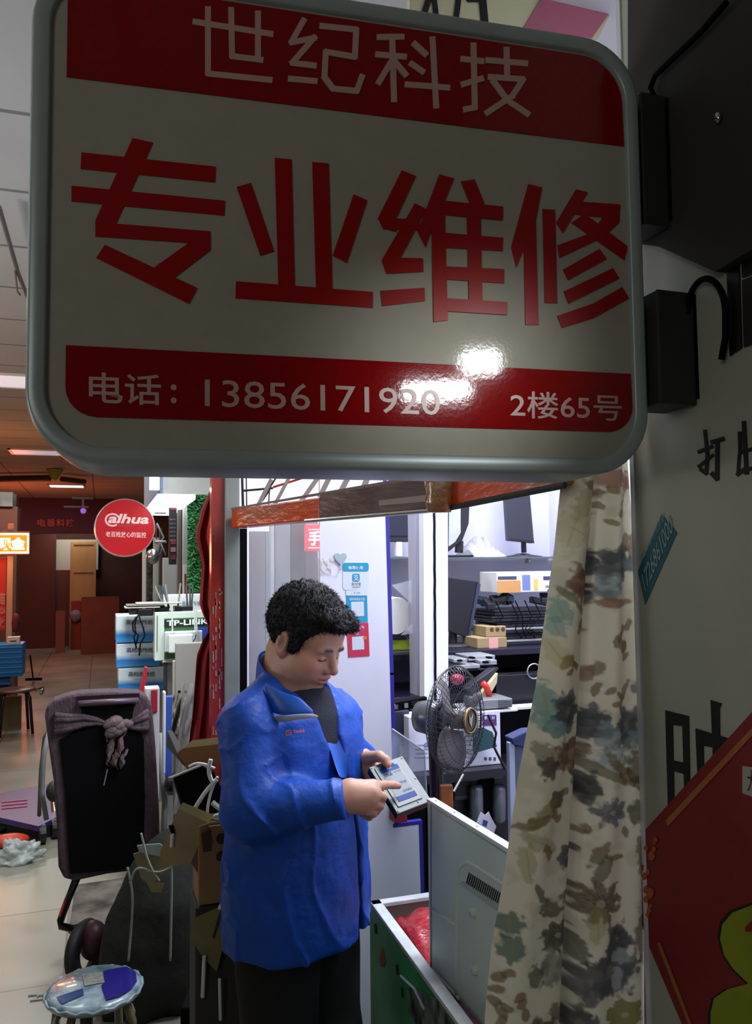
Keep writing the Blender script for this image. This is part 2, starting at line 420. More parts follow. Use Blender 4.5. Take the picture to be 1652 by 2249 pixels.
_k = sfit(':', 375, 388, 885, 843, 886, bold=0.02); _m.add(_k.v, _k.f)
_m.build('caption_lettering', M_pink, lb_)

# ---- right wall: things on the banner wall
def W(px, py, off=0.0): return XP(px, py, WX-off)
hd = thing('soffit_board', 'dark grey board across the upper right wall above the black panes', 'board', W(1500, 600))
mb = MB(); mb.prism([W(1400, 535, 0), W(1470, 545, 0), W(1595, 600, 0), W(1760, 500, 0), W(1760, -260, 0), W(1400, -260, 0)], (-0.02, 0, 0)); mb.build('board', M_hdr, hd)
mb = MB(); mb.tube([W(1596, 5, .03), W(1540, 70, .03), W(1440, 165, .03), W(1428, 195, .03), W(1447, 235, .03)], 0.005); mb.build('cable', M_blackm, hd)
mb = MB(); mb.ell(W(1577, 258, .025), (0.005, 0, 0), (0, 0.006, 0), (0, 0, 0.009)); mb.build('rivet', M_chrome, hd, smooth=True)
for nm, pts, lab in (('upper', (1405, 1562, 215, 500), 'upper dark grey metal bracket box between sign and right wall'), ('lower', (1408, 1588, 640, 888), 'lower dark grey metal bracket box between sign and right wall')):
    x0, x1, y0, y1 = pts; Yb = 1.085 if nm == 'upper' else 1.06
    zt = YP((x0+x1)/2, y0, Yb).z; zb = YP((x0+x1)/2, y1, Yb).z; xl = 0.70
    xr = min(YP(x1, (y0+y1)/2, Yb).x, WX)
    t = thing('bracket_box', lab, 'bracket', (xr, Yb, zb))
    mb = MB(); mb.box((SW(U1+0.004, 0).x+0.004, Yb, zb), (xr-(0.022 if nm == 'upper' else 0.001), Yb+0.08, zt)); mb.build('housing', M_darkg, t, bevel=0.003)
    a = YP(x1-45, (y0+y1)/2, Yb).x; mb = MB(); mb.box((a, Yb-0.004, zb+0.01), (xr-(0.023 if nm == 'upper' else 0.003), Yb, zt-0.004)); mb.build('side_cover', M_blackm, t, bevel=0.001)
t = thing('wall_pane', 'pair of glossy black panes set in the right wall', 'panel', W(1640, 770))
mb = MB(); mb.prism([W(1600, 585), W(1626, 570), W(1632, 765), W(1607, 782)], (-0.004, 0, 0)); mb.build('pane', M_black, t)
mb = MB(); mb.prism([W(1633, 567), W(1700, 528), W(1700, 585), W(1634, 610)], (-0.004, 0, 0)); mb.build('pane', M_black, t)
mb = MB(); mb.prism([W(1634, 616), W(1700, 592), W(1700, 740), W(1638, 763)], (-0.004, 0, 0)); mb.build('pane', M_black, t)
# black hoop ring on wall
mb = MB(); pts = []
for k in range(25):
    a = math.radians(180-180*k/24-0); pts.append(W(1552+42*math.cos(a), 690-78*math.sin(a), .012))
pts += [W(1594, 740, .012), W(1585, 790, .012)]
mb.tube(pts, 0.005); mb.build('hoop', M_blackm, smooth=True, label='black steel hoop against the right wall behind the lower bracket box', cat='hoop')
# characters printed on banner wall
h2 = lambda x, y: (826+x/2, 600+y/2)
mb = MB(); cs = []
def l2(f, *q, w=6):
    for i in range(len(q)-1): cs.append(line_poly(*f(*q[i]), *f(*q[i+1]), w))
l2(h2, (1447,692),(1458,800),(1452,880),(1428,862), w=8); l2(h2, (1420,785),(1478,762), w=8); l2(h2, (1420,850),(1482,800), w=7); l2(h2, (1478,742),(1528,728), w=9); l2(h2, (1502,740),(1500,905),(1478,880), w=9)
l2(h2, (1600,700),(1602,790), w=8); l2(h2, (1618,655),(1630,880), w=9); l2(h2, (1598,790),(1680,765), w=8); l2(h2, (1590,885),(1620,860), w=8); l2(h2, (1598,800),(1592,885), w=7); l2(h2, (1615,872),(1690,842), w=8)
h3 = lambda x, y: (1400+x/3.004, 1500+y/3.004)
for p in ([(187,180),(234,192),(247,790),(205,820)], [(187,180),(342,218),(340,290),(195,272)], [(298,208),(342,218),(350,660),(312,690)], [(238,510),(308,525),(308,600),(238,580)],
          [(487,112),(560,135),(545,170),(548,365),(497,350)], [(387,300),(690,390),(680,460),(392,405)], [(387,300),(437,320),(443,640),(402,640)], [(500,350),(548,365),(550,600),(503,600)]):
    cs.append([h3(*q) for q in p])
for nm_, sel_ in (('small brush character nearest the sign corner', cs[:8]), ('small brush character cut by the right picture edge', cs[8:14]), ('large square black character above the red diamond poster', cs[14:])):
    mb = MB()
    for i_, p in enumerate(sel_): mb.prism([W(*q, .0005) for q in p], (-0.0012-.00004*i_, 0, 0))
    tag(mb.build('wall_character', M_ink), nm_+' on the right wall', 'lettering')
# blue sticker
t = thing('phone_sticker', 'slanted blue number sticker on the right banner wall', 'sticker', W(1417, 1328, .002))
mb = MB(); mb.prism([W(1454, 1130, .0005), W(1488, 1170, .0005), W(1418, 1328, .0005), W(1402, 1255, .0005)], (-0.001, 0, 0)); mb.build('sticker_sheet', mat('sticker_blue', '1f5a68', 0.6), t)
mb = MB(); text_on(mb, '1726861000', W(1418, 1300, .002), W(1480, 1165, .002), W(1410, 1262, .002), bold=0.01)
text_on(mb, '办证刻章电话咨询', W(1408, 1240, .002), W(1460, 1143, .002), W(1406, 1220, .002)); mb.build('sticker_lettering', mat('sticker_text', '7c9a98', 0.6), t)
# red diamond poster
t = thing('diamond_poster', 'big dark red diamond poster with yellow green figure, bottom right wall', 'poster', W(1500, 2249, .003))
mb = MB(); mb.prism([W(*p, .001) for p in ((1405, 1838), (1652, 1566), (1740, 1470), (1800, 2700), (1690, 2640), (1500, 2249), (1420, 2060), (1403, 1990))], (-0.002, 0, 0)); mb.build('red_sheet', mat('poster_red', '7c0a0a', 0.55, noise=0.1, nscale=40), t)
mb = MB()
for p in ([(1463, 1802), (1700, 1548), (1703, 1562), (1468, 1815)], [(1444, 2072), (1451, 2070), (1520, 2249), (1513, 2249)]):
    mb = MB(); mb.prism([W(*q, .0035) for q in p], (-0.001, 0, 0)); mb.build('gold_stripe', mat('poster_gold', 'a0602a', 0.5), t)
mb = MB(); random.seed(5)
for cx, cy, r in ((1420,1862,5),(1432,1880,8),(1438,1850,4),(1412,1905,5),(1417,1925,7),(1424,1915,5),(1420,1955,7),(1428,1962,9),(1420,1975,6),(1426,2000,6),(1430,1990,4),(1440,1845,5),(1437,1865,5),(1408,1940,5),(1424,2008,5)):
    mb.prism([W(cx+r*(.6+.5*random.random())*math.cos(a), cy+1.5*r*(.6+.5*random.random())*math.sin(a), .0035) for a in np.linspace(0, 6.28, 12)[:-1]], (-0.001, 0, 0))
mb.build('gold_ornament', mat('poster_orange', 'a8501e', 0.5), t)
fig = [(1730,1940),(1652,1988),(1610,2004),(1588,2030),(1583,2062),(1592,2098),(1612,2128),(1645,2160),(1600,2172),(1570,2192),(1562,2225),(1562,2270),(1600,2360),(1740,2420)]
mb = MB(); mb.prism([W(x-6 if x < 1650 else x, y-(5 if y < 2100 else -4 if y > 2200 else 0), .0035) for x, y in fig], (-0.001, 0, 0)); mb.build('figure_outline', M_ink, t)
mb = MB(); mb.prism([W(*p, .005) for p in fig], (-0.001, 0, 0)); mb.build('yellow_green_figure', mat('poster_lime', '8c9410', 0.5, noise=0.2, nscale=8), t)
mb = MB(); mb.prism([W(*p, .0065) for p in ((1638, 2036), (1652, 2022), (1680, 2015), (1680, 2040), (1652, 2046), (1638, 2046))], (-0.001, 0, 0)); mb.build('red_eye_hole', MATS['poster_red'], t)
mb = MB(); mb.prism([W(*p, .004) for p in ((1632, 1682), (1690, 1690), (1690, 1762), (1632, 1742))], (-0.001, 0, 0)); mb.build('white_label', mat('old_paper', 'a5a79c', 0.7), t)
mb = MB(); text_on(mb, '大号', W(1642, 1738, .0055), W(1680, 1745, .0055), W(1642, 1690, .0055)); mb.build('label_lettering', M_ink, t)

# top banner over the booth behind the sign
t = thing('top_banner', 'pale yellow banner with black glyphs and pink stripe above the sign', 'banner', YP(1100, 90, 1.8))
mb = MB(); mb.prism([YP(*p, 1.8) for p in ((900, -160), (1440, -160), (1290, 130), (900, 130))], (0, 0.02, 0)); mb.build('banner_sheet', mat('banner_yellow', 'b9b78a', 0.7), t)
mb = MB(); mb.prism([YP(*p, 1.798) for p in ((1190, 20-24), (1380, -30), (1300, 84), (1150, 62))], (0, -0.002, 0)); mb.build('pink_stripe', mat('banner_pink', 'a35a66', 0.7), t)
mb = MB()
for q in ((950,-30,932,30,13),(950,-30,958,35,11),(932,32,962,36,8),(1012,-40,1002,38,12),(1012,-20,1030,0,10),(1056,-40,1064,44,16),(1030,0,1060,0,10)): mb.prism([YP(*p, 1.798) for p in line_poly(*q)], (0, -0.002, 0))
mb.build('banner_glyph', M_ink, t)
# ================================================================== value noise (numpy)
_rng = np.random.RandomState(7); _LAT = _rng.rand(32, 32, 32)
def vnoise(p):
    p = np.asarray(p, dtype=float); i = np.floor(p).astype(int); f = p-i; f = f*f*(3-2*f); i &= 31; j = (i+1) & 31
    def g(a, b, c): return _LAT[a, b, c]
    x0, y0, z0 = i[..., 0], i[..., 1], i[..., 2]; x1, y1, z1 = j[..., 0], j[..., 1], j[..., 2]; fx, fy, fz = f[..., 0], f[..., 1], f[..., 2]
    c00 = g(x0, y0, z0)*(1-fx)+g(x1, y0, z0)*fx; c10 = g(x0, y1, z0)*(1-fx)+g(x1, y1, z0)*fx
    c01 = g(x0, y0, z1)*(1-fx)+g(x1, y0, z1)*fx; c11 = g(x0, y1, z1)*(1-fx)+g(x1, y1, z1)*fx
    return (c00*(1-fy)+c10*fy)*(1-fz)+(c01*(1-fy)+c11*fy)*fz
def fbm(p, o=3):
    p = np.asarray(p, dtype=float); s = 0; a = 1; t = 0
    for k in range(o): s = s+a*vnoise(p*(2**k)+k*5.3); t += a; a *= 0.5
    return s/t

# ================================================================== floral curtain
def interp(tab, v):
    t = sorted(tab); return np.interp(v, [a for a, b in t], [b for a, b in t])
CY0 = 1.27
NI, NJ = 170, 620
ys = np.linspace(1000, 2560, NJ)
Lx = interp([(1000, 1238), (1060, 1232), (1200, 1219), (1500, 1180), (1700, 1140), (1900, 1110), (2050, 1082), (2200, 1066), (2560, 1060)], ys)
Rx = interp([(1000, 1368), (1060, 1372), (1400, 1397), (1600, 1408), (1900, 1412), (2249, 1417), (2560, 1425)], ys)
Mx = interp([(1000, 1311), (1060, 1309), (1350, 1286), (1700, 1274), (2000, 1254), (2249, 1243), (2560, 1230)], ys)
cur_v = []; cur_px = []
for j in range(NJ):
    zl = YP(1250, ys[j], CY0).z
    for i in range(NI):
        s = i/(NI-1)
        if s < 0.5: q = s*2; px = Lx[j]+(Mx[j]-Lx[j])*q
        else: q = s*2-1; px = Mx[j]+(Rx[j]-Mx[j])*q
        X = YP(px, ys[j], CY0).x
        t = j/(NJ-1)
        if s < 0.5: dy = -0.028*math.sin(math.pi*min(1, q*1.0))**0.8 + 0.035*max(0, q-0.82)/0.18 + 0.006*math.sin(q*9+t*4)
        else: dy = -0.035*math.sin(math.pi*min(1, q))**0.6 + 0.035*max(0, 0.06-q)/0.06 + 0.007*math.sin(q*11+t*3)
        dy += 0.012*(vnoise(np.array([s*3, t*4, 0.5]))-0.5)
        cur_v.append((X, CY0+dy, zl)); cur_px.append((px, ys[j]))
cur_px = np.array(cur_px)
def curt_colors(P):
    rs = np.random.RandomState(3)
    col = np.tile(np.array(lin('cdc6ac')), (len(P), 1))
    x, y = P[:, 0], P[:, 1]
    nz = fbm(np.stack([x/35, y/35, x*0+1], 1), 3); nz2 = fbm(np.stack([x/9, y/9, x*0+4], 1), 2)
    def mixc(mask, c):
        nonlocal col
        col = col*(1-mask[:, None])+np.array(lin(c))*mask[:, None]
    mixc(np.clip((nz-0.55)*3, 0, 0.35), 'a59d7c')
    def blob(cx, cy, rx, ry, ang=0, c='333', a=1.0, pet=0, soft=0.2, rag=0.6):
        a = a*.86
        ca, sa = math.cos(ang), math.sin(ang)
        dx, dy = (x-cx), (y-cy); u = (dx*ca+dy*sa)/rx; v = (-dx*sa+dy*ca)/ry
        r = np.sqrt(u*u+v*v); th = np.arctan2(v, u)
        lim = 1+rag*(nz2-0.5)*1.3
        if pet: lim = lim*(0.72+0.3*np.abs(np.cos(th*pet/2+cx)))
        mixc(a*np.clip((lim-r)/soft+0.5, 0, 1), c)
        return r/lim, th
    def flower(cx, cy, R, c, c2, n=6, a=0.95):
        r, th = blob(cx, cy, R, R*0.9, 0, c, a, pet=n)
        s = np.clip(1-r, 0, 1)*(r < 1)*(0.35+0.35*np.sin(th*n*2+r*6))*(nz2 > 0.42)
        mixc(np.clip(s*1.6, 0, 0.7), c2)
        blob(cx, cy, R*.16, R*.14, 0, 'b5ada0', 0.6)
    def rose(cx, cy, rx, ry, c, c2, c3, ang=0):
        blob(cx, cy, rx, ry, ang, c, 0.96, pet=5)
        for k in range(7):
            q = k*0.9+cx; d = 0.5
            blob(cx+rx*d*math.cos(q), cy+ry*d*math.sin(q), rx*.42, ry*.26, q+1.2, c2 if k % 2 else c3, 0.6, soft=0.5)
    def leaf(cx, cy, L, wd, ang, c, a=0.9):
        blob(cx, cy, L, wd, ang, c, a, soft=0.3, rag=0.7)
        blob(cx, cy, L*.9, wd*.12, ang, '8e865c', 0.45, soft=0.5)
    DG, DK, TE, BR, OL, LG, RD = '4a4c50', '35363b', '6b9488', '7a5c46', '6c5834', 'a5ada8', '82503c'
    leaf(1262,1110,40,14,1.9,'8a845c',.6); leaf(1290,1075,30,12,.5,OL); leaf(1335,1050,26,18,0,RD); leaf(1362,1055,20,14,1,BR); leaf(1355,1066,24,8,1.7,RD)
    for q in ((1296,1085),(1330,1080),(1345,1104),(1312,1110),(1340,1130),(1325,1148),(1300,1130),(1286,1170)): leaf(q[0],q[1],11,6,q[0]*.7,OL,.85)
    leaf(1245,1160,55,20,1.8,'9c966f',.5); leaf(1262,1180,40,16,.8,'b9b093',.6)
    leaf(1355,1190,28,10,1.6,BR); leaf(1372,1195,38,7,1.65,BR)
    rose(1288,1232,24,34,DK,DG,'2b2b30'); rose(1335,1240,36,42,DG,'2a2c30','4b5150'); leaf(1372,1245,26,14,.4,'6d7672'); rose(1322,1290,28,32,'7d8a84',LG,'5f6b68')
    rose(1262,1280,34,44,BR,'8a5a3c','4a2e20'); leaf(1235,1310,40,7,.9,'6c6648'); leaf(1285,1310,36,10,1.6,DK); leaf(1330,1325,36,11,0,RD)
    leaf(1220,1340,30,16,1.4,TE,.8); leaf(1212,1375,22,13,1.4,TE,.7); leaf(1270,1345,16,5,1,OL)
    for q in ((1265,1370),(1258,1382),(1280,1390),(1345,1385),(1338,1400),(1328,1410),(1350,1425),(1355,1445),(1340,1415),(1230,1440),(1240,1455),(1222,1450),(1250,1460),(1232,1470),(1352,1420),(1362,1375)): leaf(q[0],q[1],13,7,q[0]*1.3,OL,.9)
    leaf(1300,1470,17,11,1.5,OL); leaf(1210,1430,34,16,1.2,'a89c60',.5); leaf(1290,1480,22,8,1.8,BR)
    for q in ((1298,1512),(1318,1516),(1340,1530),(1332,1545)): leaf(q[0],q[1],14,7,q[0]*.5,OL)
    leaf(1350,1520,24,7,2.1,BR); leaf(1385,1515,16,18,0,'4d5b5a')
    # middle large bunch
    leaf(1190,1540,44,22,1.5,TE,.9); leaf(1190,1578,24,22,0,TE,.8); rose(1228,1556,34,46,DG,DK,'2e2e33'); rose(1205,1590,26,22,'5d7d74',TE,'88958f')
    rose(1292,1590,24,46,DG,'4b5654',DK); rose(1356,1600,34,48,DG,'2a2b30','45494b'); rose(1318,1625,26,40,'7f8a86',LG,'5c6664'); leaf(1385,1625,18,36,1.4,'6f7d79')
    rose(1245,1650,44,44,BR,'7a5a45','493227',ang=.4); rose(1325,1668,44,26,LG,'7c8684','c0c2b4'); leaf(1300,1690,70,12,.5,'6f6244'); leaf(1350,1700,60,14,.8,OL); leaf(1385,1700,26,50,-.3,'3a3020',.85)
    leaf(1185,1650,36,18,1.3,'6b6a52',.8); rose(1188,1672,18,28,'3e3d36',OL,DG); leaf(1262,1720,40,14,1.2,'4a3624'); rose(1284,1730,18,36,DG,'35332c',DK)
    flower(1318,1780,34,'5b5c62','3a3b42',7); leaf(1376,1790,17,26,0,'3d3a26'); rose(1205,1745,20,24,'4a4a42',DG,OL)
    leaf(1175,1770,38,12,-.9,'7c6e3e',.8); leaf(1160,1790,36,10,-.4,OL); leaf(1170,1830,44,16,.5,'8c8458',.6); leaf(1145,1870,40,15,1.5,'8c8458',.6); leaf(1185,1850,20,9,1.2,OL)
    for q in ((1205,1775),(1212,1785),(1228,1730),(1280,1817),(1272,1826),(1352,1830)): leaf(q[0],q[1],13,7,q[0],OL)
    flower(1238,1868,32,'414148','2d2d33',6); leaf(1295,1870,30,10,-1.1,OL); leaf(1300,1905,34,13,2,'5a5848'); leaf(1330,1880,24,7,.1,OL)
    leaf(1390,1880,16,50,0,'4a4423',.8)
    flower(1295,1975,48,'5b4a34','40301f',9); leaf(1290,2020,40,16,1.6,'8a8450',.6)
    leaf(1170,1940,26,8,1.1,'3f4a34'); leaf(1195,1978,30,18,.5,'39412c'); leaf(1235,1955,18,14,0,'4b3d33'); leaf(1110,2000,24,30,1.6,'355c45',.9); leaf(1112,2050,28,22,1.6,'3a5f4a',.9)
    flower(1210,2035,40,'39391f','2c2c2a',7); rose(1198,2105,36,40,'8a8d7c','a6a68f','6a6c5e'); leaf(1162,2115,18,24,0,'43503c')
    leaf(1390,2060,20,60,0,'403c2a',.8)
    rose(1335,2065,28,44,DG,'303036',DK); rose(1320,2130,60,60,DG,'2d2d34','4a4c50'); leaf(1340,2100,22,16,.5,LG,.7); leaf(1334,2150,12,26,0,LG,.7); leaf(1260,2080,36,16,1.3,'4a463a'); rose(1275,2150,34,50,'55544f',DG,'6c6a60')
    for q in ((1090,2110),(1085,2135),(1105,2100),(1125,2150),(1130,2165),(1092,2180),(1100,2170),(1138,2190),(1080,2160),(1090,2200)): leaf(q[0],q[1],15,9,q[0]*1.1,OL,.9)
    flower(1165,2240,40,'37321c','26241c',7); flower(1350,2230,44,'6b6428','8a8440',6); rose(1260,2235,34,34,'4c4a44',DG,'34322e'); leaf(1215,2200,30,16,.5,'55564a')
    for k in range(60):
        cx, cy = rs.uniform(1060, 1420), rs.uniform(2270, 2560); leaf(cx, cy, rs.uniform(10, 30), rs.uniform(8, 20), rs.uniform(0, 3), [DG, OL, BR, TE][k % 4])
    return col
ccol = curt_colors(cur_px)
ct = thing('floral_curtain', 'long cream floral curtain hanging by the right wall edge', 'curtain', (0.75, 1.27, cur_v[-1][2]))
mb = MB(); mb.add(cur_v, [(j*NI+i, j*NI+i+1, (j+1)*NI+i+1, (j+1)*NI+i) for j in range(NJ-1) for i in range(NI-1)])
def vcmat(name, rough=0.8, bump=0.0, bscale=100, emit=0, subs=0, coat=0, noise2=0):
    m = bpy.data.materials.new(name); m.use_nodes = True; nt = m.node_tree; b = nt.nodes['Principled BSDF']
    a = nt.nodes.new('ShaderNodeAttribute'); a.attribute_name = 'dye'; nt.links.new(a.outputs['Color'], b.inputs['Base Color']); b.inputs['Roughness'].default_value = rough
    if coat: b.inputs['Coat Weight'].default_value = coat
    if bump:
        n = nt.nodes.new('ShaderNodeTexNoise'); n.inputs['Scale'].default_value = bscale; tc = nt.nodes.new('ShaderNodeTexCoord'); nt.links.new(tc.outputs['Object'], n.inputs[0])
        bp = nt.nodes.new('ShaderNodeBump'); bp.inputs['Strength'].default_value = bump; bp.inputs['Distance'].default_value = 0.003
        nt.links.new(n.outputs['Fac'], bp.inputs['Height']); nt.links.new(bp.outputs[0], b.inputs['Normal'])
    return m
def setcol(o, col):
    a = o.data.color_attributes.new('dye', 'FLOAT_COLOR', 'POINT'); a.data.foreach_set('color', np.concatenate([col, np.ones((len(col), 1))], 1).astype(np.float32).ravel())
c_o = mb.build('curtain_cloth', vcmat('floral_fabric', 0.75, 0.25, 400), ct, smooth=True)
setcol(c_o, ccol)
_nt = c_o.data.materials[0].node_tree; _b = _nt.nodes['Principled BSDF']; _tr = _nt.nodes.new('ShaderNodeBsdfTranslucent'); _mx = _nt.nodes.new('ShaderNodeMixShader'); _mx.inputs[0].default_value = .13
_nt.links.new(_b.inputs['Base Color'].links[0].from_socket, _tr.inputs[0]); _nt.links.new(_b.outputs[0], _mx.inputs[1]); _nt.links.new(_tr.outputs[0], _mx.inputs[2]); _nt.links.new(_mx.outputs[0], _nt.nodes['Material Output'].inputs[0])
mb = MB(); mb.tube([(0.66, 1.27, 1.955), (0.885, 1.27, 1.955)], 0.008); mb.build('curtain_rod', M_steel, ct)

# pale trim strip on the free end of the right wall
struct(MB().box((WX-0.004, WE, 0), (WX+0.012, WE+0.012, 3.2)), 'trim_1', mat('wall_end_trim', 'c9cbd0', 0.4))

# ================================================================== tall white panel with blue edging
PY = 2.62
pan = [(703, 1000), (839, 1000), (848, 1137), (858, 1480), (868, 1812), (922, 1806), (925, 1960), (930, 2700), (703, 2700)]
t = thing('white_partition_board', 'tall white partition board with indigo edging behind the man', 'board', YP(800, 2500, PY))
mb = MB(); mb.prism([YP(*p, PY) for p in pan], (0, 0.02, 0)); mb.build('board', M_white, t)
mb = MB()
for q in ((842,1000,851,1137),(851,1137,861,1480),(861,1480,870,1812),(866,1814,926,1806),(924,1806,929,1965),(929,1965,933,2600)):
    p = line_poly(*q, 8); mb.prism([YP(*c, PY-0.001) for c in p], (0, 0.022, 0))
mb.build('edging', mat('indigo_tape', '2c2590', 0.5), t)
def PP(px, py, off=0.0): return YP(px, py, PY-off)
# heart hook
hk = thing('heart_hook', 'silver heart-shaped adhesive hook on the white partition board', 'hook', PP(746, 1240, .002))
mb = MB(); hp = []
for k in range(28):
    a = 2*math.pi*k/28; hp.append(PP(747+0.86*16*math.sin(a)**3, 1226-0.95*(13*math.cos(a)-5*math.cos(2*a)-2*math.cos(3*a)-math.cos(4*a)), .001))
mb.prism(hp, (0, -0.006, 0)); mb.build('heart_plate', mat('hook_silver', 'a9b8b8', 0.3, metal=0.4), hk, bevel=0.0015)
mb = MB(); mb.tube([PP(749, 1238, .006), PP(750, 1246, .008), PP(748, 1252, .014), PP(745, 1250, .018)], 0.0015); mb.build('hook_wire', M_steel, hk)
# payment stickers
def sheet(pts, m, par, nm, off=0.001, r=0):
    mb = MB(); mb.prism([PP(*p, off) for p in pts], (0, -0.0006, 0)); return mb.build(nm, m, par)
def rq(x0, x1, y0, y1, r=6, sk=0):
    o = []
    for cx, cy, a0 in ((x1-r, y0+r, -90), (x1-r, y1-r, 0), (x0+r, y1-r, 90), (x0+r, y0+r, 180)):
        for k in range(5):
            a = math.radians(a0+22.5*k); yy = cy+r*math.sin(a); o.append((cx+r*math.cos(a)+sk*(yy-y0), yy))
    return o
def ptext(body, x0, x1, yb, yt, m, par, nm, off=0.003, **k):
    mb = MB(); text_on(mb, body, PP(x0, yb, off), PP(x1, yb, off), PP(x0, yt, off), **k); mb.build(nm, m, par)
M_cy = mat('sticker_cyan', '1495b8', 0.4); M_pr = mat('sticker_crimson', 'c22c44', 0.4); M_pw = mat('sticker_white', 'cfd8de', 0.4); M_tw = mat('sticker_print_white', 'e4ecf2', 0.5)
s1 = thing('payment_sticker', 'top white payment sticker with cyan header below the heart hook', 'sticker', PP(782, 1296))
sheet(rq(753, 810, 1236, 1296, 7), M_pw, s1, 'sheet'); sheet(rq(753, 810, 1236, 1255, 5), M_cy, s1, 'header', 0.002)
ptext('推荐使用', 765, 797, 1251, 1243, M_tw, s1, 'header_lettering', bold=0.01)
sheet(rq(774, 790, 1260, 1277, 3), M_cy, s1, 'logo_square', 0.002); ptext('支', 776, 788, 1275, 1262, M_tw, s1, 'logo_glyph', 0.0035)
ptext('支付宝', 772, 793, 1286, 1279, M_ink, s1, 'name_lettering'); ptext('ALIPAY', 774, 792, 1291, 1288, M_ink, s1, 'latin_lettering')
s2 = thing('payment_sticker', 'middle cyan payment sticker with a blank white square', 'sticker', PP(783, 1368))
sheet([(760, 1297), (806, 1296), (808, 1367), (762, 1366)], M_cy, s2, 'sheet'); sheet([(760, 1297), (806, 1296), (806, 1308), (760, 1308)], M_pw, s2, 'header', 0.002)
ptext('支 付宝', 777, 791, 1304, 1300, M_cy, s2, 'header_lettering'); ptext('推荐使用支付宝', 768, 801, 1319, 1313, M_tw, s2, 'title_lettering')
sheet([(771, 1322), (799, 1321), (800, 1353), (772, 1354)], M_pw, s2, 'white_square', 0.002)
s3 = thing('payment_sticker', 'lowest crimson payment sticker with a blank white square', 'sticker', PP(787, 1444))
sheet([(761, 1369), (809, 1368), (812, 1441), (765, 1444)], M_pr, s3, 'sheet')
ptext('扫码领红包', 768, 800, 1381, 1374, M_tw, s3, 'title_lettering', bold=0.01); sheet([(773, 1399), (799, 1397), (800, 1426), (774, 1428)], M_pw, s3, 'white_square', 0.002)
sheet([(785+4*math.cos(a), 1391+4*math.sin(a)) for a in np.linspace(0, 6.28, 13)[:-1]], mat('sticker_badge', '7ba5c8', .5), s3, 'round_badge', 0.002)
sheet([(802+4*math.cos(a), 1401+4*math.sin(a)) for a in np.linspace(0, 6.28, 13)[:-1]], mat('sticker_orange', 'd8701e', .5), s3, 'orange_mark', 0.003)

# ================================================================== white split pillar with cable
t = thing('white_split_post', 'white post made of two boards with a black cable between', 'post', YP(957, 2300, 3.02))
for nm, x0, x1 in (('left_board', 930, 953), ('right_board', 957, 985)):
    mb = MB(); mb.prism([YP(x0+(0), 1000, 3.02), YP(x1-2, 1000, 3.02), YP(x1+3, 2330, 3.02), YP(x0+6, 2330, 3.02)], (0, 0.05, 0)); mb.build('board', M_white, t)
mb = MB(); mb.tube([YP(953.5+(y-1100)*.008+0.7*math.sin(y*.11), y, 3.015) for y in range(1000, 2300, 25)], 0.004, 6); mb.build('cable', M_blackm, t)

# ================================================================== taped beam round the booth
beam_m = mat('tape_wrapped_brown', '75625f', 0.25, noise=0.25, nscale=6, bump=0.25, bscale=25, col2='5a4a4b', stretch=(1, 1, 3))
beam_o = mat('orange_film', 'd04418', 0.25, noise=0.3, nscale=4, bump=0.25, bscale=20, col2='a5604a', stretch=(1, 1, 3))
def PD(px, py, d): return C(px, py, d)
bz = 1.845; P0 = Vector((0.37, 2.46, bz)); P1 = C(962, 1120, 1.68); P1.z = bz; P2 = C(1238, 1055, 1.43); P2.z = 1.868
t = thing('taped_beam', 'brown beam wrapped in shiny tape, orange at its left end', 'beam', (P0+P1)/2)
d = (P1-P0).normalized(); nrm = Vector((-d.y, d.x, 0)); Hh = 0.068
def seg(a, b, m, nm, par, h=Hh, th=0.05):
    mb = MB(); off = Vector((b.y-a.y, -(b.x-a.x), 0)).normalized()*th
    if off.y < 0: off = -off
    mb.prism([a, b, b+Vector((0, 0, h)), a+Vector((0, 0, h))], off)
    return mb.build(nm, m, par, bevel=0.004)
Pm = P0.lerp(P1, 0.52)
seg(P0, Pm, beam_o, 'orange_section', t, h=0.056); seg(Pm+Vector((0, 0, 0)), P1, beam_m, 'brown_section', t)
mb = MB(); mb.prism([P0+Vector((0, -.002, .054)), P1+Vector((0, -.002, .066)), P1+Vector((0, -.002, .074)), P0+Vector((0, -.002, .060))], (0, 0.004, 0)); mb.build('edge_strip', mat('beam_edge', '7a6c66', .3), t)
mb = MB(); mb.prism([Pm.lerp(P1, .55)+Vector((0, -.003, .018)), P1.lerp(P0, .03)+Vector((0, -.003, .016)), P1.lerp(P0, .03)+Vector((0, -.003, .03)), Pm.lerp(P1, .55)+Vector((0, -.003, .03))], (0, .001, 0)); mb.build('worn_patch', mat('beam_patch', '8c7f7c', .4), t)
mb = MB(); mb.tube([P0.lerp(P1, .45)+Vector((0, -.004, .0)), P1+Vector((0, -.006, -.004))], 0.005); mb.build('bottom_rail', M_steel, t)
t2 = thing('orange_beam', 'orange film-wrapped beam running from the taped corner to the curtain', 'beam', (P1+P2)/2)
seg(P1+Vector((.012, 0, 0)), P2, beam_o, 'beam_core', t2, h=0.085)
mb = MB(); mb.tube([P1+Vector((.01, -.004, -.002)), P2+Vector((0, -.004, -.003))], 0.006); mb.build('bottom_rail', M_darkg, t2)
mb = MB(); rsd = random.Random(2)
cc = P1+Vector((0.0, -.008, .032))
mb.lathe(cc-Vector((0, 0, .042)), (0, 0, 1), [(0.001, 0), (0.024, 0.001), (0.03, 0.02), (0.028, 0.04), (0.031, 0.06), (0.028, 0.085), (0.001, 0.088)], 14)
mb.build('tape_wrapped_corner', mat('crinkled_tape', '8f7350', 0.15, coat=0.6, bump=1.0, bscale=40, noise=0.6, nscale=12, col2='a85a3a'), smooth=True, label='crinkled clear tape wound around the beam corner', cat='tape')
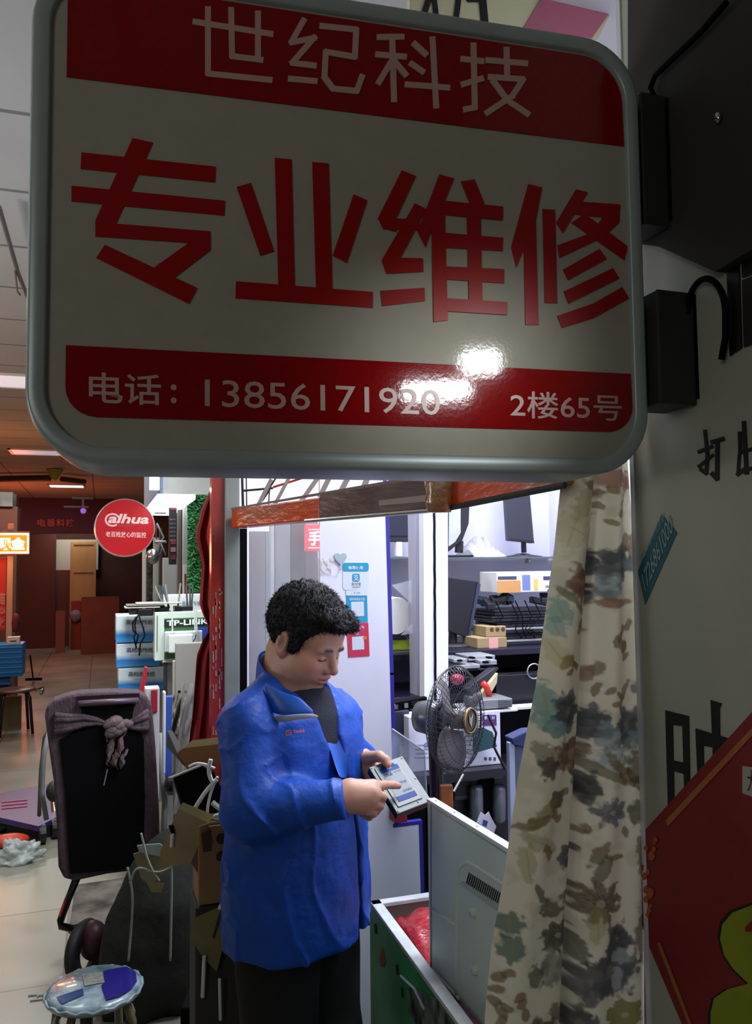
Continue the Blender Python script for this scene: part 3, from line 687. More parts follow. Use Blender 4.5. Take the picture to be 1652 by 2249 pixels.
# ---- slanted slats and wires above the taped beam
t = thing('slatted_canopy_rack', 'rack of slanted white slats and red wires above the taped beam', 'rack', C(650, 1100, 2.4))
for x0, y0, x1, y1, w_ in ((655,1110,705,1040,10),(703,1090,728,1040,11),(748,1080,775,1030,12),(800,1068,815,1030,13),(600,1115,640,1040,8),(566,1112,595,1055,9)):
    mb = MB(); p = line_poly(x0, y0, x1, y1, w_); D_ = 2.35
    mb.prism([C(*q, D_) for q in p], ray(x0, y0)*0.015); mb.build('slat', mat('slat_paint', 'a39d96', .5), t)
for q, w_, m_ in (((532,1078,600,1072),5,M_darkg),((600,1070,690,1042),5,mat('red_wire','a03a22',.4)),((532,1050,534,1120),6,M_darkg),((541,1050,542,1115),3,M_darkg),((590,1075,606,1050),4,M_darkg),((575,1100,592,1075),6,M_darkg),((592,1075,590,1110),3,M_darkg)):
    mb = MB(); mb.tube([C(q[0], q[1], 2.4), C(q[2], q[3], 2.4)], w_*0.5*2.4/1800); mb.build('wire', m_, t)

# ================================================================== posts left of the booth
t = thing('grey_square_post', 'grey painted square post directly under the big sign', 'post', YP(512, 2400, 2.5))
mb = MB(); a = YP(494, 1300, 2.48).x; b = YP(527, 1300, 2.48).x; mb.box((a, 2.48, 0), (b, 2.53, 3.19)); mb.build('post_tube', mat('grey_green_post', '8a918a', .55, noise=.12, nscale=10), t, bevel=.003)
mb = MB(); a2 = YP(541, 1300, 2.5).x; mb.box((b, 2.485, 0), (a2, 2.53, 1.845)); mb.build('black_rubber_seal', M_blackm, t)
t = thing('red_couplet_post', 'post covered with red couplet paper under clear plastic, left of the grey post', 'post', YP(479, 2400, 2.5))
a0 = YP(464, 1300, 2.49).x; mb = MB(); mb.box((a0, 2.49, 0), (a-0.0005, 2.53, 3.0)); mb.build('red_paper', mat('couplet_red', '8c1c1c', 0.3, noise=.4, nscale=14, col2='b03a2a', coat=.6, stretch=(1, 1, .3), bump=.3, bscale=20), t)
mb = MB(); rsd = random.Random(4)
for k in range(46):
    x = rsd.choice((467, 473, 481, 486)); y = rsd.uniform(1290, 1640); L_ = rsd.uniform(5, 26)
    mb.prism([YP(*q, 2.489) for q in ((x, y), (x+rsd.uniform(1.5, 3), y), (x+rsd.uniform(1.5, 4), y+L_), (x, y+L_))], (0, -.0004, 0))
mb.build('worn_white_print', mat('worn_print', 'a98c86', .5), t).__setitem__('kind', 'stuff')
# glass screen left with a glowing panel standing in for a reflected LED sign
t = thing('glass_screen', 'clear glass screen in front of pale boards between grey post and white board', 'screen', YP(620, 1500, 2.56))
mb = MB(); mb.prism([YP(*p, 2.56) for p in ((548, 1150), (702, 1145), (702, 2300), (548, 2300))], (0, .004, 0)); mb.build('pane', M_glass, t)
mb = MB(); mb.box((YP(550, 1300, 2.575).x, 2.575, 0.9), (YP(583, 1300, 2.575).x, 2.6, 1.84)); mb.build('pinkish_board', mat('pinkish_board', '9d8f90', .5), t)
mb = MB(); mb.box((YP(584, 1300, 2.575).x, 2.575, 0.9), (YP(593, 1300, 2.575).x, 2.6, 1.84)); mb.build('metal_strip', M_alu, t)
for x0, x1, m_ in ((594, 604, 'c2c1c0'), (605, 640, '918f92'), (641, 672, '5c4744'), (673, 702, '8a6a66')):
    FB('inner_board', mat('inner_board_'+m_, m_, .5, noise=.2, nscale=5), x0, x1, 1120, 2300, 2.68, .015, parent=t)
t = thing('led_reflection_board', 'small glowing panel standing in for a red LED sign reflected in the glass', 'sign', YP(688, 1210, 2.6))
FB('reflection_panel', mat('led_reflection_glow', '5a0810', .3, emit=1.1, ecol='f00818'), 671, 704, 1150, 1210, 2.63, .02, parent=t)
M_led = mat('led_reflection_dots', 'ffffff', .5, emit=5, ecol='ffb0b0')
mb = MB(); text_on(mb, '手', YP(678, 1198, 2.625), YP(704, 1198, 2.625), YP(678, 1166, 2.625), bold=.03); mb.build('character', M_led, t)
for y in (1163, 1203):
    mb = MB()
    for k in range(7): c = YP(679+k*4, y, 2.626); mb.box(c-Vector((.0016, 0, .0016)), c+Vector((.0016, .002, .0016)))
    mb.build('reflected_led_row', M_led, t)
# crumpled clear tape near the hook
mb = MB(); P = []
for i in range(8):
    P.append([PP(705+i*4+2*math.sin(i*2+j), 1225+j*7+2*math.sin(j*3+i), .004+.006*((i*7+j*5) % 4)/4) for j in range(6)])
mb.grid(P); mb.build('crumpled_tape', mat('tape_film', 'd8d4c8', .12, alpha=.45, coat=.6), label='crumpled clear tape stuck on the white partition board edge', cat='tape')
# ================================================================== the man (implicit surfaces, meshed with surface nets)
def surfnets(fn, lo, hi, h):
    lo = np.array(lo); n = np.ceil((np.array(hi)-lo)/h).astype(int)+1
    g = [lo[k]+h*np.arange(n[k]) for k in range(3)]
    F = np.empty(tuple(n), dtype=np.float32)
    Yg, Zg = np.meshgrid(g[1], g[2], indexing='ij')
    CH = 12
    for i in range(0, n[0], CH):
        xs = g[0][i:i+CH]
        P = np.empty((len(xs), n[1], n[2], 3)); P[..., 0] = xs[:, None, None]; P[..., 1] = Yg; P[..., 2] = Zg
        F[i:i+CH] = fn(P)
    S_ = F < 0
    c = np.zeros((n[0]-1, n[1]-1, n[2]-1), dtype=np.int8)
    for a in (0, 1):
        for b in (0, 1):
            for d in (0, 1): c += S_[a:n[0]-1+a, b:n[1]-1+b, d:n[2]-1+d]
    act = (c > 0) & (c < 8); idx = -np.ones(c.shape, dtype=int); I = np.argwhere(act); idx[act] = np.arange(len(I))
    acc = np.zeros((len(I), 3)); cnt = np.zeros(len(I))
    for ax in range(3):
        o1, o2 = [k for k in range(3) if k != ax]
        for u in (0, 1):
            for v in (0, 1):
                A_ = I.copy(); A_[:, o1] += u; A_[:, o2] += v; B_ = A_.copy(); B_[:, ax] += 1
                fa = F[tuple(A_.T)]; fb_ = F[tuple(B_.T)]; m = (fa < 0) != (fb_ < 0)
                t = np.where(m, fa/np.where(m, fa-fb_, 1), 0)
                p = A_.astype(float); p[:, ax] += t; acc[m] += p[m]; cnt[m] += 1
    V_ = lo+h*acc/cnt[:, None]
    faces = []
    for ax in range(3):
        o1, o2 = [(1, 2), (2, 0), (0, 1)][ax]
        sl = [slice(None)]*3; sl2 = [slice(None)]*3; sl[ax] = slice(0, n[ax]-1); sl2[ax] = slice(1, n[ax])
        a, b = S_[tuple(sl)], S_[tuple(sl2)]; E = np.argwhere(a != b)
        E = E[(E[:, o1] > 0) & (E[:, o2] > 0) & (E[:, o1] < n[o1]-1) & (E[:, o2] < n[o2]-1)]
        ins = a[tuple(E.T)]
        def cell(d1, d2):
            q = E.copy(); q[:, o1] -= d1; q[:, o2] -= d2; return idx[tuple(q.T)]
        q = np.stack([cell(1, 1), cell(0, 1), cell(0, 0), cell(1, 0)], 1)
        q[~ins] = q[~ins][:, ::-1]; faces.append(q[(q >= 0).all(1)])
    return V_, np.concatenate(faces)
def smin(a, b, k):
    hh = np.clip(0.5+0.5*(b-a)/k, 0, 1); return b*(1-hh)+a*hh-k*hh*(1-hh)
def smax(a, b, k): return -smin(-a, -b, k)
def dcap(P, a, b, ra, rb):
    a = np.array(tuple(a)); b = np.array(tuple(b)); d = b-a; t = np.clip(((P-a)@d)/(d@d), 0, 1)
    return np.linalg.norm(P-a-t[..., None]*d, axis=-1)-(ra+(rb-ra)*t)
def dell(Q, c, r):
    q = Q-np.array(c); r = np.array(r); k0 = np.linalg.norm(q/r, axis=-1); k1 = np.linalg.norm(q/(r*r), axis=-1)
    return k0*(k0-1)/np.maximum(k1, 1e-6)
def chain(P, pts, rs, k):
    d = None
    for i in range(len(pts)-1):
        e = dcap(P, pts[i], pts[i+1], rs[i], rs[i+1]); d = e if d is None else smin(d, e, k)
    return d
er = np.array((math.cos(YAW), -math.sin(YAW), 0.0)); ef = np.array((math.sin(YAW), math.cos(YAW), 0.0)); ez = np.array((0, 0, 1.0))
def N(p): return np.array(tuple(p))
def npobj(name, V_, F_, m, par, smooth=True, col=None, it=0):
    base = np.array(tuple(wloc(par)))
    me = bpy.data.meshes.new(name); me.from_pydata((V_-base).tolist(), [], [tuple(int(x) for x in f) for f in F_])
    me.materials.append(m); me.polygons.foreach_set('use_smooth', [smooth]*len(me.polygons)); me.update()
    o = bpy.data.objects.new(name, me); sc.collection.objects.link(o); o.parent = par
    if it:
        d = o.modifiers.new('smooth', 'SMOOTH'); d.iterations = it; d.factor = 0.5
    if col is not None: setcol(o, col)
    return o

DM = 2.16
TH = math.radians(57)
gB = er*math.sin(TH)-ef*math.cos(TH); sB = er*math.cos(TH)+ef*math.sin(TH)     # body front, body left
foot = N(C(650, 2000, DM)); foot[2] = 0
man = thing('person', 'man in blue jacket and black trousers looking down, pointing at a hard drive', 'person', tuple(foot))
# ---------- head
PH = math.radians(25); TH2 = math.radians(57)
gH0 = er*math.sin(TH2)-ef*math.cos(TH2); xH = er*math.cos(TH2)+ef*math.sin(TH2)
yH = gH0*math.cos(PH)-ez*math.sin(PH); zH = ez*math.cos(PH)+gH0*math.sin(PH)
HC = N(C(672, 1408, 2.17)); RH = np.stack([xH, yH, zH], 1)     # Q = (P-HC) @ RH
def head_sdf(P):
    Q = (P-HC)@RH; A_ = Q.copy(); A_[..., 0] = np.abs(A_[..., 0])
    d = dell(Q, (0, -.016, .04), (.078, .098, .088))
    d = smin(d, dell(Q, (0, .034, -.03), (.064, .064, .078)), .03)
    d = smin(d, dell(A_, (.040, .030, -.047), (.037, .052, .052)), .022)      # cheek and jaw
    d = smin(d, dell(A_, (.032, .060, -.028), (.031, .029, .026)), .018)
    d = smin(d, dell(Q, (0, .070, -.097), (.026, .024, .020)), .02)          # chin
    d = smin(d, dell(Q, (0, .014, -.104), (.055, .052, .030)), .03)         # under chin
    d = smin(d, dell(Q, (0, .050, .045), (.060, .040, .045)), .03)
    d = smin(d, dell(A_, (.026, .085, .019), (.026, .011, .009)), .012)     # brow
    d = smax(d, -dell(A_, (.032, .104, -.004), (.019, .018, .013)), .012)   # socket
    d = smin(d, dell(A_, (.031, .0765, -.003), (.0165, .0145, .012)), .004)  # lidded eye
    nose = dcap(Q, (0, .088, .012), (0, .112, -.028), .0085, .0125)
    nose = smin(nose, dell(A_, (.0125, .099, -.034), (.0085, .012, .009)), .006)
    d = smin(d, nose, .009)
    d = smin(d, dell(Q, (0, .078, -.060), (.030, .020, .022)), .012)
    d = smin(d, dell(Q, (0, .0965, -.0565), (.022, .0075, .0055)), .005)
    d = smin(d, dell(Q, (0, .0935, -.0690), (.019, .0080, .0065)), .005)
    d = smax(d, -dell(Q, (0, .104, -.0625), (.024, .010, .0016)), .003)
    d = smax(d, -dell(A_, (.006, .104, -.0425), (.004, .006, .003)), .003)
    ear = dell(A_, (.083, -.012, -.004), (.0085, .020, .034)); ear = smin(ear, dell(A_, (.079, -.004, -.026), (.008, .011, .014)), .008)
    ear = smax(ear, -dell(A_, (.093, -.010, .000), (.0075, .011, .020)), .005)
    d = smin(d, ear, .006)
    neck = dcap(P, N(HC+RH@np.array((0, -.035, -.05))), N(C(632, 1540, 2.17)), .066, .078)
    return smin(d, neck, .026)
hv, hf = surfnets(head_sdf, HC-np.array((.19, .19, .24)), HC+np.array((.19, .19, .16)), .0026)
def skincol(V_):
    Q = (V_-HC)@RH; x, y, z = np.abs(Q[:, 0]), Q[:, 1], Q[:, 2]
    col = np.tile(np.array(lin('b98a70')), (len(V_), 1)); nz = fbm(V_*60, 3)
    def mx(m, c):
        nonlocal col
        m = np.clip(m, 0, 1)[:, None]; col = col*(1-m)+np.array(lin(c))*m
    mx((nz-.45)*1.2, 'c08066')
    f = (y > .02)
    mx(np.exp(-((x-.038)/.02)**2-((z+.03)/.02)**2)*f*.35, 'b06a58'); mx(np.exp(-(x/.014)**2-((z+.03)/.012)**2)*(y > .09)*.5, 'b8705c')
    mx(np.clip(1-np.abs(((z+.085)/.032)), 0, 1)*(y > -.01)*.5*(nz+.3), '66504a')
    mx(np.exp(-((z+.0565)/.0065)**2-(x/.022)**4)*(y > .085)*.75, '9a5650'); mx(np.exp(-((z+.069)/.006)**2-(x/.019)**4)*(y > .085)*.75, 'a05c54')
    mx(np.exp(-((z+.0625)/.0014)**2-(x/.024)**6)*(y > .08)*.85, '3a1f1c')
    br = .0235-7*(x-.028)**2
    mx(np.exp(-((z-br)/.0048)**2)*np.clip((x-.008)/.006,0,1)*np.clip((.049-x)/.01,0,1)*(y > .055)*1.3*(.6+.6*nz), '100b0a')
    el = -.0085+10*(x-.031)**2
    mx(np.exp(-((z-el)/.0024)**4)*(x > .017)*(x < .046)*(y > .05)*.95, '120e0e')
    mx(np.exp(-((z-.004)/.0015)**2)*(x > .016)*(x < .045)*(y > .06)*.5, '7c5444')
    mx(np.exp(-((x-.031)/.018)**2-((z+.017)/.004)**2)*(y > .05)*.35, '8a5c50')
    mx(np.exp(-((x-.006)/.004)**2-((z+.0425)/.003)**2)*(y > .09)*.8, '2c1814')
    mx(np.exp(-((x-.088)/.006)**2-((y+.008)/.009)**2-((z+.001)/.016)**2)*.85, '5a2c24')  # painted shade: hollow of the ear darkened in the skin colour
    return col
# ---------- hands
wr = N(C(742, 1756, 1.935)); Kp = lambda *a: N(C(*a))
def rhand(P):
    kn = [Kp(820, 1727, 1.965), Kp(820, 1743, 1.945), Kp(814, 1760, 1.94), Kp(802, 1775, 1.94)]
    d = dcap(P, wr-er*.10+ez*(-.005), wr, .034, .030)
    for k, r_ in zip(kn, (.0165, .017, .0165, .0155)): d = smin(d, dcap(P, wr+er*.012, k, .026, r_), .016)
    d = smin(d, dcap(P, Kp(770, 1738, 1.945), Kp(800, 1740, 1.96), .03, .024), .02)
    fs = [chain(P, [kn[0], Kp(846, 1724, 2.0), Kp(864, 1724, 2.022), Kp(875, 1726, 2.033)], [.0135, .0105, .0095, .0082], .004),
          chain(P, [kn[1], Kp(840, 1750, 1.968), Kp(836, 1763, 2.0), Kp(818, 1762, 2.01)], [.0145, .0115, .0105, .009], .004),
          chain(P, [kn[2], Kp(834, 1770, 1.965), Kp(826, 1781, 1.99), Kp(808, 1778, 2.0)], [.014, .011, .010, .0088], .004),
          chain(P, [kn[3], Kp(820, 1786, 1.958), Kp(811, 1794, 1.98), Kp(797, 1789, 1.985)], [.013, .010, .009, .008], .004),
          chain(P, [Kp(765, 1728, 1.97), Kp(792, 1724, 2.01), Kp(814, 1736, 2.03), Kp(829, 1744, 2.03)], [.018, .0135, .0115, .0095], .005)]
    for f in fs: d = smin(d, f, .0055)
    return d
wl = N(C(795, 1668, 2.2))
def lhand(P):
    d = dcap(P, N(C(765, 1655, 2.26)), wl, .032, .028)
    kn = [Kp(818, 1681, 2.165), Kp(820, 1693, 2.16), Kp(821, 1705, 2.155), Kp(820, 1716, 2.15)]
    for k in kn: d = smin(d, dcap(P, wl, k, .022, .0135), .014)
    for i, k in enumerate(kn):
        t = [Kp(840+3*i, 1694+11*i, 2.158-.012*i), Kp(862+3*i, 1702+12*i, 2.145-.014*i), Kp(876+2*i, 1708+12*i, 2.137-.016*i)]
        d = smin(d, chain(P, [k]+t, [.0125, .0105, .0095, .0082], .004), .005)
    d = smin(d, chain(P, [Kp(806, 1664, 2.165), Kp(834, 1661, 2.125), Kp(847, 1669, 2.105), Kp(852, 1679, 2.096)], [.0175, .0135, .0115, .0095], .005), .008)
    return d
rv, rf = surfnets(rhand, wr-np.array((.14, .10, .09)), wr+np.array((.19, .12, .09)), .0022)
lv, lf = surfnets(lhand, wl-np.array((.10, .14, .11)), wl+np.array((.14, .12, .09)), .0024)
# ---------- torso and jacket
BC = N(C(652, 1700, DM)); BC[2] = 0
TZ = [.40, .78, .90, 1.0, 1.2, 1.29, 1.345, 1.385, 1.42, 1.46]
TA = [.215, .222, .218, .212, .210, .205, .185, .135, .085, .060]
TB = [.165, .168, .165, .162, .158, .150, .132, .105, .082, .060]
def torso(P, grow=0.0, zlo=.78, zhi=1.43):
    z = P[..., 2]; q = P-BC; lean = gB*1.0
    sh = np.interp(z, [.7, 1.0, 1.3, 1.45], [0, .0, .0, .01])
    a = q@sB; b = q@gB-sh
    ra = np.interp(z, TZ, TA)+grow; rb = np.interp(z, TZ, TB)+grow
    n = (np.abs(a/ra)**2.3+np.abs(b/rb)**2.3)**(1/2.3)
    d = (n-1)*np.minimum(ra, rb)
    return smax(smax(d, z-zhi, .02), zlo-z, .015)
shR, elR, wrR = Kp(541, 1592, 2.03), Kp(553, 1776, 1.95), Kp(757, 1756, 1.93)
shL, elL, wrL = Kp(735, 1575, 2.31), Kp(742, 1700, 2.43), Kp(800, 1668, 2.2)
def fore(P, e_, w_, ra, rb):
    ax = (w_-e_)/np.linalg.norm(w_-e_); return smax(dcap(P, e_, w_, ra, rb), ((P-w_)@ax)-.004, .006)
def arms(P, g=0.0):
    d = smin(dcap(P, shR, elR, .071+g, .072+g), fore(P, elR, wrR, .074+g, .046+g), .03)
    e = smin(dcap(P, shL, elL, .078+g, .068+g), fore(P, elL, wrL, .066+g, .045+g), .03)
    return np.minimum(d, e)
def jacket(P):
    d = smin(torso(P, .0), arms(P), .035)
    d = smin(d, dcap(P, N(C(600, 1505, 2.13)), shR, .045, .066), .03); d = smin(d, dcap(P, N(C(690, 1520, 2.22)), shL, .040, .062), .03)
    q = P-BC; z = P[..., 2]; a = q@sB; b = q@gB
    w1 = fbm(P*np.array((7, 7, 5)), 2); w2 = vnoise(P*9+3.3)
    # folds: sleeve folds run round the elbow, body folds hang from shoulder to hem
    fold = np.abs(np.sin((P@er)*20+(z*26)+w1*9)); fold2 = np.abs(np.sin(a*30+z*5+w2*6))
    al = np.clip((1.32-z)*6, 0, 1)
    dist_arm = arms(P); isarm = np.clip(1-dist_arm/.03, 0, 1)
    ax_ = (wrR-elR)/np.linalg.norm(wrR-elR); tt = (P-elR)@ax_
    w3 = fbm(P*np.array((14, 14, 11))+7, 2)
    fr = 1-np.abs(np.sin(tt*38+z*14+w1*8)); fr2 = 1-np.abs(np.sin(z*34-tt*14+w3*5))
    arm_r = np.clip(1-(dcap(P, elR, wrR, .074, .046))/.03, 0, 1); arm_u = isarm*(1-arm_r)
    d = d-.012*fr**5*arm_r*(w3*1.4)-.010*fr2**5*arm_u*(w3*1.4)-.007*(1-fold2)**4*(1-isarm)*al+.012*(w1-.5)+.008*(w3-.5)+.003
    a0 = np.interp(z, [.8, 1.0, 1.1, 1.2, 1.3, 1.4], [.068, .062, .04, .0, -.03, -.02])
    ww = np.interp(z, [.78, .9, 1.1, 1.2, 1.3, 1.38, 1.45], [.016, .009, .008, .012, .027, .048, .07])
    cut = np.maximum(np.abs(a-a0)-ww, .02-b)
    cut = np.maximum(cut, -(dist_arm-.004))
    d = smax(d, -cut, .008)
    # neck hole
    nk = dcap(P, N(C(640, 1480, 2.17)), N(C(632, 1560, 2.17)), .075, .070); d = smax(d, -nk, .01)
    return d
jv, jf = surfnets(jacket, (BC[0]-.40, BC[1]-.42, .76), (BC[0]+.46, BC[1]+.42, 1.46), .0055)
M_jk = mat('jacket_blue_nylon', '0b45a4', 0.52, noise=.12, nscale=30, bump=.8, bscale=16, spec=.35)
jk = npobj('jacket', jv, jf, M_jk, man, it=2)
# body: torso, arms, neck and head, hands in one mesh
def core(P): return smin(torso(P, -.022, .82, 1.40), arms(P, -.028), .03)
cv, cf = surfnets(core, (BC[0]-.36, BC[1]-.38, .80), (BC[0]+.42, BC[1]+.40, 1.42), .011)
def skin2(V_): 
    nz = fbm(V_*70, 3)[:, None]; return np.array(lin('b98a72'))*(1-.3*nz)+np.array(lin('a86a58'))*.3*nz
Vs = np.concatenate([hv, rv, lv, cv]); o1 = len(hv); o2 = o1+len(rv); o3 = o2+len(lv)
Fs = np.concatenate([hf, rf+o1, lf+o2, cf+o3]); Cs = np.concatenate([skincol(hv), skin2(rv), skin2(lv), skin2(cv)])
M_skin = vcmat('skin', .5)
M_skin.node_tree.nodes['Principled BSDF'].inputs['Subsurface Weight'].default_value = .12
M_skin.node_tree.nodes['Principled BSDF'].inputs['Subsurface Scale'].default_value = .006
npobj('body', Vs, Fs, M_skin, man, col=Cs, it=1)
# sweater seen in the jacket opening
swv, swf = surfnets(lambda P: smax(torso(P, -.012, .84, 1.415), -dcap(P, N(C(650, 1450, 2.16)), N(C(632, 1545, 2.17)), .066, .066), .01), (BC[0]-.30, BC[1]-.30, .82), (BC[0]+.30, BC[1]+.30, 1.45), .008)
npobj('sweater', swv, swf, mat('sweater_navy', '0c1020', .9, bump=.3, bscale=250), man)
# hair
def hair(P):
    Q = (P-HC)@RH; x = np.abs(Q[..., 0]); y, z = Q[..., 1], Q[..., 2]
    A_ = Q.copy(); A_[..., 0] = x
    w1 = fbm(P*np.array((55, 55, 30)), 2)
    d = dell(Q, (0, -.021, .050), (.091, .114, .104))
    d = smin(d, dell(Q, (0, .070, .100), (.062, .040, .026)), .02)      # quiff over the brow
    d = smin(d, dell(Q, (0, .100, .093), (.050, .020, .014)), .014)
    d = smin(d, dell(A_, (.074, .010, .010), (.014, .026, .040)), .01)
    d = d-.008*(w1-.45)-.0022*np.sin(y*300+w1*16)
    # hairline: forehead, temple, round the ear, nape
    zl = np.interp(y, [-.13, -.07, -.034, -.018, .006, .014, .034, .042, .058, .075, .12], [-.056, -.062, -.056, .034, .032, -.016, -.020, .026, .048, .066, .080])
    d = smax(d, (zl-z)*.8, .007)
    skull = dell(Q, (0, -.016, .04), (.074, .094, .084)); return smax(d, -skull, .004)
av, af = surfnets(hair, HC-np.array((.16, .16, .12)), HC+np.array((.19, .17, .22)), .0028)
rs = np.random.RandomState(1)
M_hair = mat('black_hair', '070609', .6, spec=.3, bump=.6, bscale=220, stretch=(1, 1, .3))
# fine tufts make the edge soft
nrm = np.zeros_like(av); e1 = av[af[:, 1]]-av[af[:, 0]]; e2 = av[af[:, 3]]-av[af[:, 0]]; fn_ = np.cross(e1, e2)
for k in range(4): np.add.at(nrm, af[:, k], fn_)
nrm /= np.linalg.norm(nrm, axis=1)[:, None]+1e-9
sel = rs.choice(len(av), 9000, replace=False); p = av[sel]; n = nrm[sel]; q = (p-HC)@RH
keep = np.linalg.norm((q-np.array((0, -.016, .04)))/np.array((.08, .1, .09)), axis=1) > 1.03
p, n, q = p[keep], n[keep], q[keep]
gdir = (RH@np.array((0, .75, -.2)))[None, :]; dirn = n*.55+gdir*.75+rs.randn(len(p), 3)*.22; dirn /= np.linalg.norm(dirn, axis=1)[:, None]
Ln = rs.uniform(.006, .013, len(p))[:, None]; sd = np.cross(dirn, n); sd /= np.linalg.norm(sd, axis=1)[:, None]+1e-9
b0 = len(av); tv = np.concatenate([p-sd*.0011, p+sd*.0011, p+dirn*Ln+n*.001]); m_ = len(p)
tf = [(b0+i, b0+m_+i, b0+2*m_+i) for i in range(m_)]
npobj('hair', np.concatenate([av, tv]), [tuple(f) for f in af]+tf, M_hair, man)
# trousers and shoes
def legs(P):
    h1 = BC-sB*.085; h2 = BC+sB*.085
    a = chain(P, [h1+ez*.86, h1+ez*.50+gB*.015-er*.0, h1+ez*.09-sB*.01], [.115, .088, .068], .03)
    b = chain(P, [h2+ez*.86, h2+ez*.50+gB*.03, h2+ez*.09+sB*.01], [.115, .088, .068], .03)
    d = smin(a, b, .012); d = smin(d, dell(P-BC, (0, 0, .87), (.15, .15, .10)), .04)
    w1 = fbm(P*np.array((9, 9, 6)), 2)
    return smax(smax(d+.006*(w1-.5)*2, .06-P[..., 2], .01), P[..., 2]-.93, .01)
gv, gf = surfnets(legs, (BC[0]-.34, BC[1]-.34, .04), (BC[0]+.34, BC[1]+.34, .95), .010)
npobj('trousers', gv, gf, mat('trouser_black', '08090c', .85), man, it=2)
for sgn in (-1, 1):
    c0 = BC+sB*sgn*.095
    def shoe(P, c0=c0):
        d = smin(dcap(P, c0+ez*.05-gB*.05, c0+ez*.045+gB*.14, .048, .042), dcap(P, c0+ez*.05, c0+ez*.10, .052, .05), .03); return smax(d, -P[..., 2]+.002, .004)
    sv, sf = surfnets(shoe, (c0[0]-.25, c0[1]-.25, 0), (c0[0]+.25, c0[1]+.25, .18), .009); npobj('shoe', sv, sf, mat('shoe_black', '0b0b0b', .4), man)
# ---------- collar, lapels
from mathutils.bvhtree import BVHTree
bvh = BVHTree.FromPolygons([tuple(v) for v in jv], [tuple(int(x) for x in f) for f in jf])
def onj(px, py, off=.003):
    r = ray(px, py).normalized(); h_, n_, i_, d_ = bvh.ray_cast(CAM, r)
    return (h_ if h_ else C(px, py, 2.0))-r*off

def patch(rows, nm, m, thick=.005):
    mb = MB(); P = []
    for r in rows: P.append([Vector(tuple(p)) for p in r])
    mb.grid(P); return mb.build(nm, m, jk, smooth=True, solid=thick, subd=2)
def ring(al, R, z, off=0):
    al = math.radians(al); return BC+sB*(R*math.sin(al))+gB*(R*math.cos(al)-.015+off)+ez*z
M_lin = mat('collar_lining', '15161c', .8); M_gry = mat('lapel_grey_band', '9aa0a6', .6); M_jk2 = mat('jacket_blue_facing', '0c4ba6', .45, bump=.3, bscale=20)
al = [38, 75, 110, 150, 180, 210, 240, 265, 285]
zt = [1.405, 1.44, 1.475, 1.50, 1.508, 1.50, 1.482, 1.455, 1.43]
patch([[ring(a, .098, 1.375) for a in al], [ring(a, .100, (1.375+z)/2) for a, z in zip(al, zt)], [ring(a, .092, z) for a, z in zip(al, zt)]], 'stand_collar', M_jk)
patch([[ring(a, .090, 1.37) for a in al], [ring(a, .088, z-.006) for a, z in zip(al, zt)]], 'collar_lining', M_lin, .004)
patch([[Kp(577, 1492, 2.065), Kp(600, 1510, 2.03), Kp(632, 1524, 2.005), Kp(655, 1528, 2.0)],
       [Kp(585, 1530, 2.04), Kp(615, 1545, 1.995), Kp(655, 1550, 1.985), Kp(680, 1552, 1.99)],
       [Kp(594, 1570, 2.02), Kp(625, 1572, 1.985), Kp(662, 1568, 1.975), Kp(698, 1568, 1.99)]], 'near_lapel', M_jk2)
patch([[Kp(594, 1570, 2.017), Kp(625, 1572, 1.982), Kp(662, 1566, 1.972), Kp(700, 1568, 1.985)],
       [Kp(600, 1588, 2.015), Kp(630, 1586, 1.98), Kp(665, 1578, 1.97), Kp(704, 1578, 1.985)]], 'lapel_grey_band', M_gry)
fl_rows = []
for (xa_, xm_, xb_, y_) in ((702, 722, 742, 1517), (696, 722, 750, 1545), (706, 730, 757, 1590), (722, 740, 762, 1640), (738, 752, 764, 1690), (748, 756, 764, 1712)):
    fl_rows.append([onj(xa_, y_, .012), onj(xm_, y_-3, .012), onj(xb_, y_, .004)])
patch(fl_rows, 'far_lapel', M_jk2, .004)
# chest logo: project on the jacket
M_or = mat('logo_orange', 'c0562e', .5)
M_jkx = None
vs, fs = textmesh('Totolink', .02, .1); lo_, hi_ = vs.min(0), vs.max(0)
mb = MB(); mb.add([onj(645+24*(x-lo_[0])/(hi_[0]-lo_[0]), 1611-3*(x-lo_[0])/(hi_[0]-lo_[0])-8*(y-lo_[1])/(hi_[1]-lo_[1]), .008) for x, y, z in vs], fs)
for a_, b_ in (((628,1606),(638,1604)),((638,1604),(639,1614)),((639,1614),(629,1616)),((629,1616),(628,1606)),((632,1609),(636,1611))):
    mb.tube([onj(*a_, .008), onj(*b_, .008)], .0012, 5)
mb.build('chest_logo', M_or, jk)
mb = MB(); zp = [(716, 1612), (728, 1650), (738, 1700)]
mb.tube([onj(*q, .002) for q in zp], .0022, 6); mb.build('zip', M_darkg, jk)

# ---------- hard drive
dc = N(C(879, 1721, 2.075)); Ld = er*.068-ef*.09-ez*.087; Ld /= np.linalg.norm(Ld); Sd = er*.073+ef*.0415+ez*.014; Sd -= Ld*(Sd@Ld); Sd /= np.linalg.norm(Sd)
nd = np.cross(Ld, Sd); nd = nd if nd@ef < 0 else -nd
hd_ = thing('hard_drive', 'silver hard drive with white and blue label held in the man\'s left hand', 'hard drive', tuple(dc))
hl, hs = .0735, .051
def HD(u, v, w=0.0): return Vector(tuple(dc+Ld*u*hl+Sd*v*hs+nd*w))
def hbox(mb, u0, u1, v0, v1, w0, w1):
    mb.hexa([HD(u0, v0, w0), HD(u1, v0, w0), HD(u1, v1, w0), HD(u0, v1, w0), HD(u0, v0, w1), HD(u1, v0, w1), HD(u1, v1, w1), HD(u0, v1, w1)])
M_hdd = mat('drive_cast_metal', '636867', .5, metal=.3, bump=.05)
